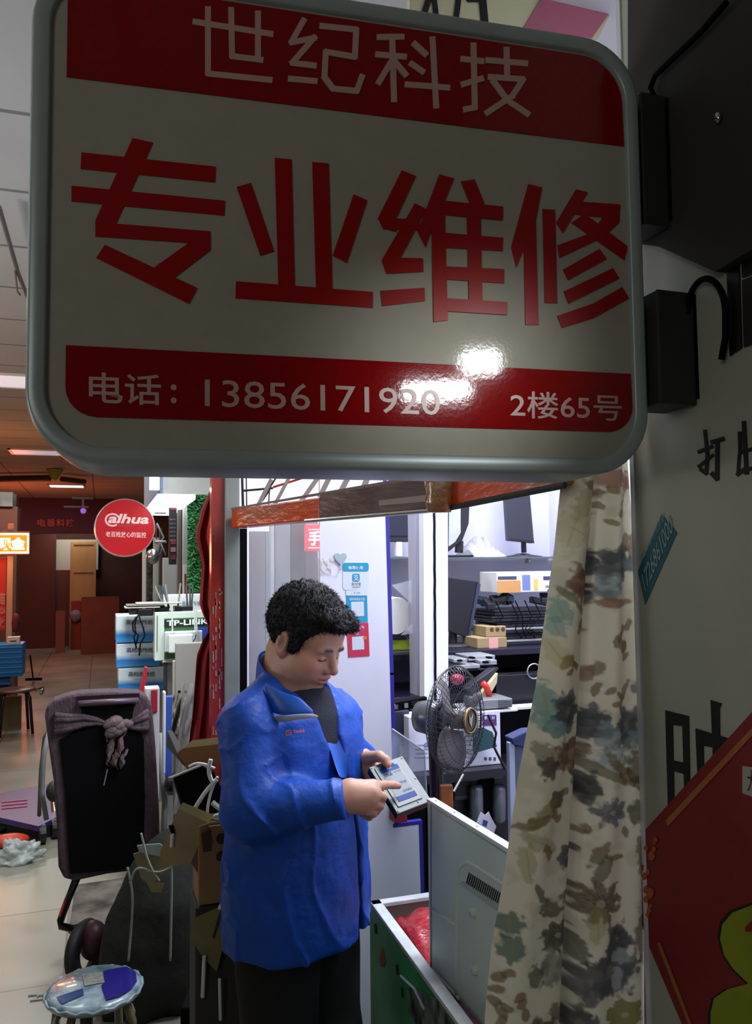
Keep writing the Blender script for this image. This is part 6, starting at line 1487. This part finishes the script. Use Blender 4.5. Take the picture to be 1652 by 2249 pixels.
# cartons beside man
t = thing('tall_carton', 'brown carton with two dark round marks just left of the man', 'carton', YP(470, 1990, 2.28))
a, b, z0_, z1_ = fb(MB(), 436, 512, 1812, 1985, 2.28, .1)
MB().box((a, 2.28, z0_), (b, 2.42, z1_)).build('carton', mat('carton_brown', '8f6d48', .8, noise=.15, nscale=6), t, bevel=.004)
mb = MB(); mb.prism([Vector((a, 2.28, z1_)), Vector((b, 2.28, z1_)), Vector((b, 2.23, z1_+.02)), Vector((a+.02, 2.23, z1_+.02))], (0, 0, .004)); mb.build('top_flap', M_card, t)
for y in (1842, 1880): mb = MB(); mb.lathe(YP(486, y, 2.278), (0, -1, 0), [(.0001, 0), (.014, 0), (.014, .001), (.0001, .001)], 18); mb.build('round_mark', mat('mark_maroon', '3a1c18', .6), t)
mb = MB(); mb.prism([YP(*p, 2.277) for p in ((442, 1830), (462, 1822), (464, 1868), (446, 1872))], (0, -.001, 0)); mb.build('brown_print', mat('print_brown', '4c2c14', .7), t)
FB('lower_grey_carton', mat('carton_grey_dark', '3c3a38', .8, noise=.2, nscale=5), 428, 532, 1988, 2640, 2.285, .14, fl=True, label='dark grey carton under the brown carton beside the man', cat='carton', bevel=.004)
t = thing('open_carton_flaps', 'open beige carton with raised flaps and tape, between cart and man', 'carton', C(400, 1880, 2.35))
for pts, m_ in ((((352, 1868), (392, 1776), (455, 1806), (420, 1895), (380, 1905), (352, 1885)), M_card), (((392, 1776), (402, 1762), (470, 1790), (455, 1808)), mat('card_light', 'a89a70', .8)), (((420, 1895), (455, 1806), (468, 1850), (436, 1920)), mat('card_dark', '5c4c34', .8))):
    mb = MB(); mb.prism([C(*p, 2.2) for p in pts], ray(400, 1850)*.012); mb.build('flap', m_, t)
mb = MB(); mb.prism([C(*p, 2.195) for p in ((370, 1813), (380, 1811), (385, 1830), (377, 1834))], ray(370, 1820)*.003); mb.build('handle_slot', M_blackm, t)
mb = MB(); mb.tube([C(379, 1832, 2.19), C(377, 1860, 2.19)], .005, 6); mb.build('white_strap', M_whitep, t)
t = thing('hanging_card_flap', 'torn yellowish card flap hanging on a white strap left of the man', 'cardboard', C(460, 2080, 2.17))
mb = MB(); mb.prism([C(*p, 2.17) for p in ((428, 2015), (486, 1990), (508, 2005), (490, 2080), (476, 2135), (440, 2095), (418, 2058))], ray(460, 2060)*.006); mb.build('card', mat('flap_card', '7d7446', .8, noise=.3, nscale=10), t)
mb = MB(); mb.tube([C(506, 1945, 2.16), C(495, 1970, 2.16), C(482, 1996, 2.16)], .005, 6); mb.build('upper_strap', M_whitep, t)
mb = MB(); mb.tube([C(486, 2000, 2.165), C(468, 2060, 2.165)], .003, 6); mb.build('fold_line', M_darkg, t)
mb = MB(); mb.tube([C(449, 2100, 2.16), C(445, 2190, 2.16)], .005, 6); mb.build('lower_strap', M_whitep, t)
mb = MB(); mb.tube([C(482, 2150, 2.16), C(484, 2240, 2.16)], .004, 6); mb.build('second_strap', M_whitep, t)
t = thing('black_speaker_box', 'black box with a round ring at the bottom edge between stool and man', 'box', C(450, 2240, 2.6))
mb = MB(); c0_ = C(450, 2290, 2.62); mb.obox(c0_, Vector(tuple(er))*.065, Vector(tuple(ef))*.06, (0, 0, .14)); mb.build('case', M_blackm, t, bevel=.004)
mb = MB(); mb.lathe(C(458, 2248, 2.55), Vector(tuple(-ef)), [(.014, 0), (.02, .003), (.014, .006), (.012, .003), (.014, 0)], 20); mb.build('ring', M_grey, t, smooth=True)
# black monitor with straps, open brown box
t = thing('strapped_black_panel', 'black flat panel with white packing straps, left of the man', 'panel', C(430, 1790, 2.33))
mb = MB(); mb.prism([C(*p, 2.31) for p in ((380, 1706), (442, 1680), (470, 1695), (500, 1760), (500, 1785), (425, 1797), (402, 1775))], ray(430, 1740)*.02); mb.build('panel', M_blackm, t, bevel=.003)
mb = MB(); mb.tube([C(378, 1707, 2.3), C(443, 1680, 2.3)], .004, 6); mb.build('bright_edge', M_steel, t)
mb = MB(); mb.prism([C(*p, 2.32) for p in ((380, 1712), (392, 1722), (408, 1790), (398, 1775))], ray(390, 1750)*.02); mb.build('grey_side', M_darkg, t)
for i, q in enumerate((((463, 1668), (458, 1690), (462, 1710), (470, 1722)), ((476, 1712), (450, 1740), (424, 1782), (400, 1810), (382, 1818)), ((478, 1706), (464, 1735), (456, 1770), (455, 1790)), ((415, 1684), (430, 1676), (450, 1678), (472, 1688)))):
    mb = MB(); mb.tube(chaikin([C(x, y, 2.27) for x, y in q]), .006 if i < 2 else .004, 6); mb.build('packing_strap', M_whitep, t, smooth=True)
t = thing('open_brown_box', 'open brown cardboard box below the red curtain', 'box', C(430, 1650, 2.4))
for pts, m_ in ((((404, 1643), (422, 1626), (500, 1616), (500, 1632)), mat('card_inner_light', 'b09868', .8)), (((385, 1655), (404, 1643), (500, 1632), (500, 1680), (440, 1680), (412, 1690)), mat('card_brown_warm', '7a5228', .8)), (((368, 1605), (378, 1604), (398, 1640), (390, 1655)), mat('white_edge_card', 'b8b4ac', .6)), (((368, 1606), (390, 1655), (412, 1686), (404, 1682), (366, 1640)), mat('card_grey_side', '5c5650', .8))):
    mb = MB(); mb.prism([C(*p, 2.4) for p in pts], ray(430, 1650)*.01); mb.build('flap', m_, t)
t = thing('white_green_disc', 'pale disc and green strip lying on the brown carton', 'disc', C(485, 1795, 2.25))
mb = MB(); mb.ell(C(488, 1793, 2.27), Vector(tuple(er))*.03, Vector(tuple(ef))*.03, (0, 0, .008)); mb.build('disc', mat('pale_green_disc', '8fa498', .5), t, smooth=True)
mb = MB(); mb.tube([C(466, 1762, 2.26), C(500, 1790, 2.26)], .008, 6); mb.build('strip', mat('pale_strip', '9fb0a6', .5), t)
# red curtain
t = thing('red_curtain', 'dark red cloth curtain gathered left of the couplet post', 'curtain', YP(450, 1640, 2.8))
ry = np.linspace(1040, 1660, 40); rl = interp([(1040, 474), (1060, 468), (1120, 442), (1175, 428), (1240, 444), (1290, 440), (1330, 438), (1365, 452), (1382, 461), (1405, 446), (1440, 432), (1560, 424), (1640, 414), (1660, 412)], ry)
mb = MB(); P = []
for j, y in enumerate(ry):
    P.append([YP(rl[j]+(500-rl[j])*i/20, y, 2.8+.022*math.sin(i*1.1+y*.008)+.01*math.sin(i*2.6)) for i in range(21)])
mb.grid(P); mb.build('cloth', mat('cloth_dark_red', '8a0f18', .8, bump=.2, bscale=200), t, smooth=True)
mb = MB(); _q = YP(480, 1040, 2.8); mb.tube([_q+Vector((-.06, 0, 0)), _q+Vector((.04, 0, 0))], .008); mb.tube([_q, Vector((_q.x, _q.y, 3.2))], .005); mb.build('hanging_rod', M_steel, t)
mb = MB(); mb.tube([YP(461, 1382, 2.77), YP(470, 1382, 2.77)], .008, 8); mb.build('tie', mat('tie_ochre', 'a8843c', .6), t)

# ---- display counter and electronics, about five metres off
Yc = 4.5
t = thing('glass_display_counter', 'glass display counter carrying the router boxes', 'counter', YP(400, 1700, Yc))
zg = YP(360, 1451, Yc).z
xa = YP(357, 1500, Yc).x
bx((xa, Yc, zg-.012), (xa+.9, Yc+.6, zg), mat('counter_glass_edge', 'b8c8c0', .15), 'glass_top', t)
for p in ((xa+.005, Yc+.005), (xa+.005, Yc+.58), (xa+.86, Yc+.005)): bx((p[0], p[1], 0), (p[0]+.018, p[1]+.018, zg-.012), M_darkg, 'corner_post', t)
bx((xa+.02, Yc+.02, .05), (xa+.88, Yc+.024, zg-.014), M_glass, 'front_glass', t, 0)
bx((xa+.03, Yc+.35, 0), (xa+.88, Yc+.37, zg-.02), mat('counter_back_stock', '7c7468', .7, noise=.8, nscale=9, col2='6a2a20'), 'stock_panel', t)
bx((xa, Yc, 0), (xa+.88, Yc+.58, .05), M_darkg, 'plinth', t)
# product box
def prod(nm, label, x0, x1, y0, y1, Y, dep, m, cat='box'):
    t = thing(nm, label, cat, YP((x0+x1)/2, y1, Y)); FB('carton', m, x0, x1, y0, y1, Y, dep, parent=t, bevel=.003); return t
M_bw = mat('box_white_green', 'c4d0c6', .4)
t = prod('router_carton', 'big white and green router carton with bold lettering on the counter', 340, 466, 1343, 1449, Yc, .12, M_bw)
FB('green_front', mat('router_green', '3c6a3a', .4), 361, 466, 1357, 1445, Yc-.004, .005, parent=t, bevel=0)
FB('dark_band', mat('router_dark', '16241c', .4), 361, 466, 1360, 1376, Yc-.007, .004, parent=t, bevel=0); FB('blue_band', mat('router_blue', '2a3f92', .4), 430, 466, 1377, 1410, Yc-.007, .004, parent=t, bevel=0)
mb = MB(); text_on(mb, 'TP-LINK', YP(366, 1375, Yc-.009), YP(458, 1370, Yc-.009), YP(366, 1363, Yc-.009), bold=.025); mb.build('lettering', M_tw, t)
FB('white_face_line', M_darkg, 344.5, 346, 1352, 1430, Yc-.004, .004, parent=t, bevel=0)
t = thing('white_router', 'white router with three thin antennas standing in front of the router carton', 'router', YP(410, 1450, 4.42))
FB('router_body', M_whitep, 371, 424, 1394, 1434, 4.40, .05, parent=t, bevel=.006); FB('router_back', mat('router_rear', 'b9c0c8', .4), 362, 445, 1386, 1432, 4.455, .03, parent=t, bevel=.006)
for x0_, y0_, x1_, y1_ in ((378, 1338, 379, 1388), (427, 1338, 429, 1388), (431, 1340, 433, 1388)): mb = MB(); mb.tube([YP(x1_, y1_, 4.43), YP(x0_, y0_, 4.43)], .004, 8); mb.build('antenna', M_whitep, t)
mb = MB(); mb.tube([YP(424, 1410, 4.395), YP(429, 1402, 4.395), YP(430, 1394, 4.395)], .003, 6); mb.build('dark_arc', M_darkg, t)
t = thing('grey_metal_case', 'plain beige grey metal case standing before the white router', 'case', YP(415, 1525, 4.2))
FB('case', mat('case_beige_grey', '8f8a82', .5), 386, 446, 1412, 1528, 4.2, .05, parent=t, bevel=.004); FB('side_edge', mat('case_side', 'b0aba2', .5), 380, 387, 1452, 1530, 4.22, .04, parent=t)
for x in (391, 405): FB('foot_slot', M_blackm, x, x+6, 1517, 1521, 4.195, .01, parent=t, bevel=0)
FB('case_support', mat('support_grey', '6a6762', .6), 378, 446, 1530, 1700, 4.22, .1, label='grey pedestal under the beige metal case', cat='pedestal')
# stack on top
t = thing('white_stock_box', 'long white box behind the black antennas on the counter', 'box', YP(400, 1335, 4.7))
FB('carton', mat('stock_white', 'c8cccc', .4), 358, 466, 1306, 1444, 4.72, .15, parent=t); mb = MB(); text_on(mb, '路由器专卖', YP(400, 1328, 4.715), YP(440, 1328, 4.715), YP(400, 1320, 4.715), bold=.01); mb.build('lettering', mat('ink_blue2', '3a6a9a', .5), t)
for nm, lab, bx_, ants in (('black_router', 'left black router with upright antennas on top of the cartons', (340, 372, 1334, 1342), ((362, 1336, 340, 1287), (354, 1336, 351, 1285), (358, 1336, 356, 1288), (370, 1336, 364, 1283), (372, 1336, 357, 1289))), ('black_router', 'right black router with upright antennas on top of the cartons', (384, 424, 1332, 1342), ((412, 1334, 409, 1287), (418, 1334, 417, 1284), (421, 1334, 424, 1284), (391, 1330, 397, 1281)))):
    t = thing(nm, lab, 'router', YP(bx_[0], 1342, 4.55), 'black routers on the cartons'); FB('router_body', M_black, *bx_, 4.53, .12, parent=t)
    for a in ants: mb = MB(); mb.tube([YP(a[0], a[1], 4.6), YP(a[2], a[3], 4.6)], .005, 8); mb.build('antenna', mat('antenna_grey', '4a4c50', .3) if a[2] not in (340, 397, 364) else M_grey, t)
t = thing('flat_keyboards', 'pale keyboards lying flat over the stacked paper boxes', 'keyboards', YP(335, 1338, 4.6))
for k, (x0_, x1_, y) in enumerate(((274, 352, 1336), (278, 360, 1331), (300, 398, 1327))): FB('keyboard', mat('keyboard_pale', 'a09c94', .5) if k % 2 == 0 else mat('keyboard_grey', '6c6a66', .5), x0_, x1_, y-3, y, 4.5, .18, parent=t, bevel=.002)
t = thing('power_bricks', 'black power bricks with cables dangling over the blue and white boxes', 'power bricks', YP(320, 1352, 4.5))
FB('brick', M_black, 303, 336, 1338, 1353, 4.5, .06, parent=t); FB('brick', M_darkg, 284, 303, 1337, 1350, 4.52, .06, parent=t)
for q in (((302, 1352), (296, 1372), (298, 1388), (294, 1400), (300, 1425)), ((305, 1352), (315, 1380), (318, 1396), (308, 1415), (306, 1440)), ((299, 1355), (291, 1370), (293, 1386), (304, 1395), (298, 1418))): mb = MB(); mb.tube([YP(x, y, 4.44) for x, y in q], .004, 6); mb.build('cable', M_blackm, t, smooth=True)
# blue and white boxes
M_blg = bpy.data.materials.new('blue_wave_print'); M_blg.use_nodes = True; nt = M_blg.node_tree; b = nt.nodes['Principled BSDF']; tcn = nt.nodes.new('ShaderNodeTexCoord'); sp = nt.nodes.new('ShaderNodeSeparateXYZ'); nz_ = nt.nodes.new('ShaderNodeTexNoise'); nz_.inputs['Scale'].default_value = 9; ad = nt.nodes.new('ShaderNodeMath'); ad.operation = 'MULTIPLY_ADD'; rp = nt.nodes.new('ShaderNodeValToRGB')
nt.links.new(tcn.outputs['Generated'], sp.inputs[0]); nt.links.new(tcn.outputs['Object'], nz_.inputs[0]); nt.links.new(nz_.outputs['Fac'], ad.inputs[0]); ad.inputs[1].default_value = .22; nt.links.new(sp.outputs['Z'], ad.inputs[2]); nt.links.new(ad.outputs[0], rp.inputs[0]); nt.links.new(rp.outputs[0], b.inputs['Base Color'])
cr = rp.color_ramp; cr.elements[0].position = .16; cr.elements[0].color = (*lin('3f8cc4'), 1); cr.elements[1].position = .62; cr.elements[1].color = (*lin('c4ced6'), 1); e = cr.elements.new(.38); e.color = (*lin('1f70b4'), 1)
for k, (x0_, x1_, y0_, y1_) in enumerate(((255, 337, 1352, 1411), (256, 352, 1413, 1464.5), (260, 360, 1466, 1517))):
    t = prod('paper_roll_box', ['topmost', 'middle', 'lowest'][k]+' blue and white lettered box in the stack', x0_, x1_, y0_, y1_, 4.72, .28, M_blg); t['group'] = 'blue and white paper boxes in a stack'
    mb = MB(); text_on(mb, '高档热敏纸', YP(x0_+22, y0_+20, 4.715), YP(x0_+80, y0_+20, 4.715), YP(x0_+22, y0_+9, 4.715), bold=.012); mb.build('lettering', mat('box_ink', '3c4044', .6), t)
    mb = MB(); text_on(mb, '专用打印纸', YP(x0_+32, y0_+27, 4.715), YP(x0_+68, y0_+27, 4.715), YP(x0_+32, y0_+24, 4.715)); mb.build('small_lettering', mat('box_ink2', '7c8890', .6), t)
FB('box_support', mat('support_pale', '8c8c88', .6), 262, 360, 1518, 1765, 4.74, .25, label='pale carton supporting the stack of blue and white boxes', cat='carton')
# red folding thing + small cartons right of cart
mb = MB(); mb.prism([YP(*p, 4.2) for p in ((318, 1464), (325, 1466), (318, 1525), (304, 1525))], (0, .03, 0)); mb.build('red_strip', mat('strip_red', '9c2030', .4), bevel=.003, label='slanted red plastic strip behind the wrapped cart', cat='strip')
t = thing('red_white_carton', 'red and white upright carton right of the wrapped cart', 'carton', YP(338, 1600, 4.0)); FB('carton', mat('carton_white2', 'b4aeae', .5), 318, 350, 1512, 1760, 4.02, .1, parent=t); FB('red_side', mat('carton_red2', '8c1424', .5), 333, 346, 1515, 1565, 4.01, .02, parent=t)
t = thing('blue_white_panel', 'upright white edged blue panel left of the brown box', 'panel', YP(365, 1700, 3.8)); FB('white_edge', M_whitep, 358, 364, 1520, 1700, 3.8, .05, parent=t); FB('blue_face', mat('panel_blue', '2a4a9c', .5), 364, 378, 1530, 1705, 3.82, .04, parent=t)
FB('low_carton', mat('support_grey', '6a6762', .6), 384, 424, 1610, 1900, 3.58, .08, fl=True, label='dull carton under the crumpled white cloth bundle', cat='carton')
t = thing('white_cloth_bundle', 'crumpled white cloth bundle below the beige metal case', 'cloth', YP(400, 1610, 3.6))
mb = MB(); P = []
for i in range(20):
    row = []
    for j in range(20):
        x = 380+i*2.3; y = 1525+j*4.6; row.append(YP(x-(y-1525)*.05, y, 3.55+.05*math.sin(i*.9+j*.35)+.04*fbm(np.array([i*.3, j*.2, 3.]), 2)))
    P.append(row)
mb.grid(P); mb.build('cloth', mat('cloth_offwhite', '8f8a80', .8, bump=.3, bscale=40), t, smooth=True)
mb = MB(); P = []
for i in range(10): P.append([YP(400+i*4-(j*1.6), 1500+j*24, 3.35+.03*math.sin(i*1.1+j)) for j in range(13)])
mb.grid(P); mb.build('plastic_drape', mat('drape_film', 'a8a6a4', .35, alpha=.5, bump=.6, bscale=12), smooth=True, label='translucent plastic drape hanging below the red curtain', cat='plastic')

# ---- neighbouring shop front: green foliage wall, light box, signs
t = thing('green_foliage_panel', 'panel of bright green artificial foliage beside the red curtain', 'foliage panel', YP(435, 1300, 5.6))
FB('backing', mat('foliage_backing', '1c4a24', .8), 412, 470, 1084, 1304, 5.62, .03, parent=t)
rr = random.Random(6); mb = MB()
for k in range(1500):
    p = YP(rr.uniform(413, 466), rr.uniform(1086, 1303), 5.6-rr.uniform(0, .05)); a = Vector((rr.uniform(-1, 1), rr.uniform(-.6, .2), rr.uniform(-1, 1))).normalized()*rr.uniform(.012, .022); b_ = a.orthogonal().normalized()*.007
    mb.add([p-a, p+b_, p+a, p-b_], [(0, 1, 2, 3)])
mb.build('leaves', mat('leaf_green', '2a7038', .6, noise=.3, nscale=20, col2='4a945a'), t).__setitem__('kind', 'stuff')
t = thing('lit_fascia_box', 'bright white lit fascia box hanging over the neighbouring shop', 'light box', YP(390, 1110, 5.2))
mb = MB(); zb = YP(356, 1096, 5.0).z
xl = YP(346, 1100, 5.0).x
mb.box((xl, 5.0, zb), (xl+.22, 6.6, zb+.03)); mb.build('lit_underside', mat('lit_white', 'ffffff', .4, emit=2.6, ecol='f4fbff'), t)
mb = MB(); mb.box((xl, 5.0, zb+.031), (xl+.03, 6.6, zb+.35)); mb.build('blue_side', mat('side_bluegrey', '6b7a94', .5), t)
mb = MB(); mb.box((xl+.031, 5.0, zb+.031), (xl+1.2, 5.02, zb+.35)); mb.build('front_board', mat('fascia_pale', 'a8a8a8', .4, noise=.2, nscale=4), t)
mb = MB(); mb.box((YP(333, 1090, 5.1).x-.02, 4.96, zb+.05), (YP(347, 1090, 5.1).x, 4.99, zb+.33)); mb.build('lit_blue_sign', mat('sign_lit_blue', 'c0dcf0', .4, emit=1.2, ecol='c4e0ff'), t)
for nm, lab, x0_, x1_, y0_, y1_, Y_, m_ in (('white_pillar', 'white slim pillar behind the round red sign', 313, 321, 1205, 1340, 7.5, M_whitep), ('speckled_panel', 'dark speckled grille panel right of the white slim pillar', 322, 336, 1225, 1330, 7.6, mat('speckle_dark', '33302e', .7, noise=.8, nscale=30, col2='7a7672')),
    ('white_pillar', 'second white pillar between grille panel and dark banner', 337, 349, 1180, 1330, 7.2, mat('pillar_white2', 'a9aca8', .5)), ('dark_pillar', 'black narrow pillar behind the antennas', 350, 357, 1160, 1320, 7.1, M_darkg),
    ('pale_column', 'wide pale column behind the router antennas', 358, 388, 1225, 1320, 6.6, mat('column_pale', 'b4b8b8', .5)), ('grey_door_jamb', 'grey door jamb left of the green foliage panel', 390, 399, 1105, 1320, 5.9, mat('jamb_grey', '5f635f', .5)), ('white_jamb', 'white strip beside the green foliage panel', 402, 412, 1112, 1320, 5.8, M_whitep)):
    FB(nm, m_, x0_, x1_, y0_, y1_, Y_, .06, label=lab, cat='panel' if 'panel' in nm else 'pillar')
t = thing('vertical_dark_banner', 'dark vertical banner with small pale lettering above the routers', 'banner', YP(380, 1240, 5.7)); FB('banner_sheet', mat('banner_dark', '1c171c', .5), 371, 388, 1105, 1240, 5.72, .02, parent=t)
FB('pink_head', mat('banner_pink2', '8c3048', .5), 374, 387, 1108, 1120, 5.715, .01, parent=t, bevel=0)
mb = MB(); 
for k in range(6): text_on(mb, '精修手机', YP(373, 1143+k*9, 5.71), YP(386, 1143+k*9, 5.71), YP(373, 1139+k*9, 5.71))
mb.build('small_lettering', mat('banner_text', '8a8488', .5), t)
for k in range(3): FB('photo_patch', mat('patch_%d' % k, ('7c2f34', 'a0686a', '5c2c30')[k], .5), 375, 386, 1185+k*17, 1195+k*17, 5.712, .008, parent=t, bevel=0)
t = thing('red_white_strip', 'narrow red and white vertical strip left of the foliage', 'strip', YP(405, 1310, 5.75)); FB('strip_white', M_whitep, 403, 411, 1240, 1310, 5.75, .02, parent=t); FB('strip_red', mat('strip_red2', 'a82030', .5), 405, 408, 1260, 1308, 5.74, .01, parent=t)
# shop fittings behind dahua: junk of cables
t = thing('cable_tangle', 'tangle of grey cables and a silver lamp right of the round red sign', 'cables', YP(350, 1220, 6.4))
_c = YP(345, 1150, 6.4); mb = MB(); mb.tube([_c, YP(343, 1192, 7.2)], .006); mb.build('drop_rod', M_grey, t)
for q in (((345, 1150), (352, 1165), (360, 1180), (350, 1195), (348, 1215)), ((352, 1190), (364, 1220), (358, 1200), (350, 1225)), ((340, 1185), (366, 1192))): mb = MB(); mb.tube([YP(x, y, 6.4) for x, y in q], .007, 6); mb.build('cable', M_grey, t, smooth=True)
mb = MB(); mb.ell(YP(336, 1222, 6.4), (.05, 0, 0), (0, .05, 0), (0, 0, .06)); mb.build('silver_lamp', M_steel, t, smooth=True)
# round red sign
t = thing('round_red_sign', 'round red light sign with white lettering sticking out over the corridor', 'sign', YP(275, 1222, 5.9))
rc = YP(275, 1159, 5.9); Rr = (YP(343, 1159, 5.9)-YP(207, 1159, 5.9)).length/2*.985
ax = Vector((.04, -1, 0))
mb = MB(); mb.lathe(rc, ax, [(Rr*.97, .0), (Rr, .0), (Rr*1.0, -.10), (.001, -.10)], 56); mb.lathe(rc, ax, [(Rr*.955, .001), (Rr*.97, .006), (Rr, .003), (Rr, -.01)], 56); mb.build('rim', mat('sign_rim_silver', 'c9b4b0', .3, metal=.3), t, smooth=False)
mb = MB(); mb.lathe(rc, ax, [(.001, .002), (Rr*.955, .002)], 56); mb.build('red_face', mat('round_sign_red', 'b00a18', .3, emit=.35, ecol='c00010'), t)
sx = Vector((1, .04, 0)).normalized()
def RD_(px, py, off=.004): 
    p = YP(px, py, 5.9); return rc+sx*((p-rc).dot(sx))+zv*(p.z-rc.z)+ax*off
mb = MB(); text_on(mb, 'alhua', RD_(237, 1149), RD_(327, 1151), RD_(237, 1128), bold=.03, shear=.25); mb.build('logo_lettering', mat('logo_white', 'e4c8c8', .4, emit=.3, ecol='ffd8d8'), t)
mb = MB(); mb.tube([RD_(247+15*math.cos(a), 1142+13*math.sin(a)) for a in np.linspace(.9, 5.9, 22)], .006, 6); mb.build('logo_ring', MATS['logo_white'], t)
mb = MB(); text_on(mb, 'TECHNOLOGY', RD_(256, 1156), RD_(295, 1156), RD_(256, 1152)); mb.build('small_lettering', mat('logo_faint', 'c0707a', .4), t)
mb = MB(); text_on(mb, '老百姓放心的监控', RD_(232, 1179), RD_(321, 1181), RD_(232, 1167), bold=.01); mb.build('slogan_lettering', MATS['logo_white'], t)
for y in (1126, 1190): mb = MB(); mb.tube([YP(340, y, 5.95), YP(364, y, 5.98)], .008, 8); mb.build('arm', M_steel, t)
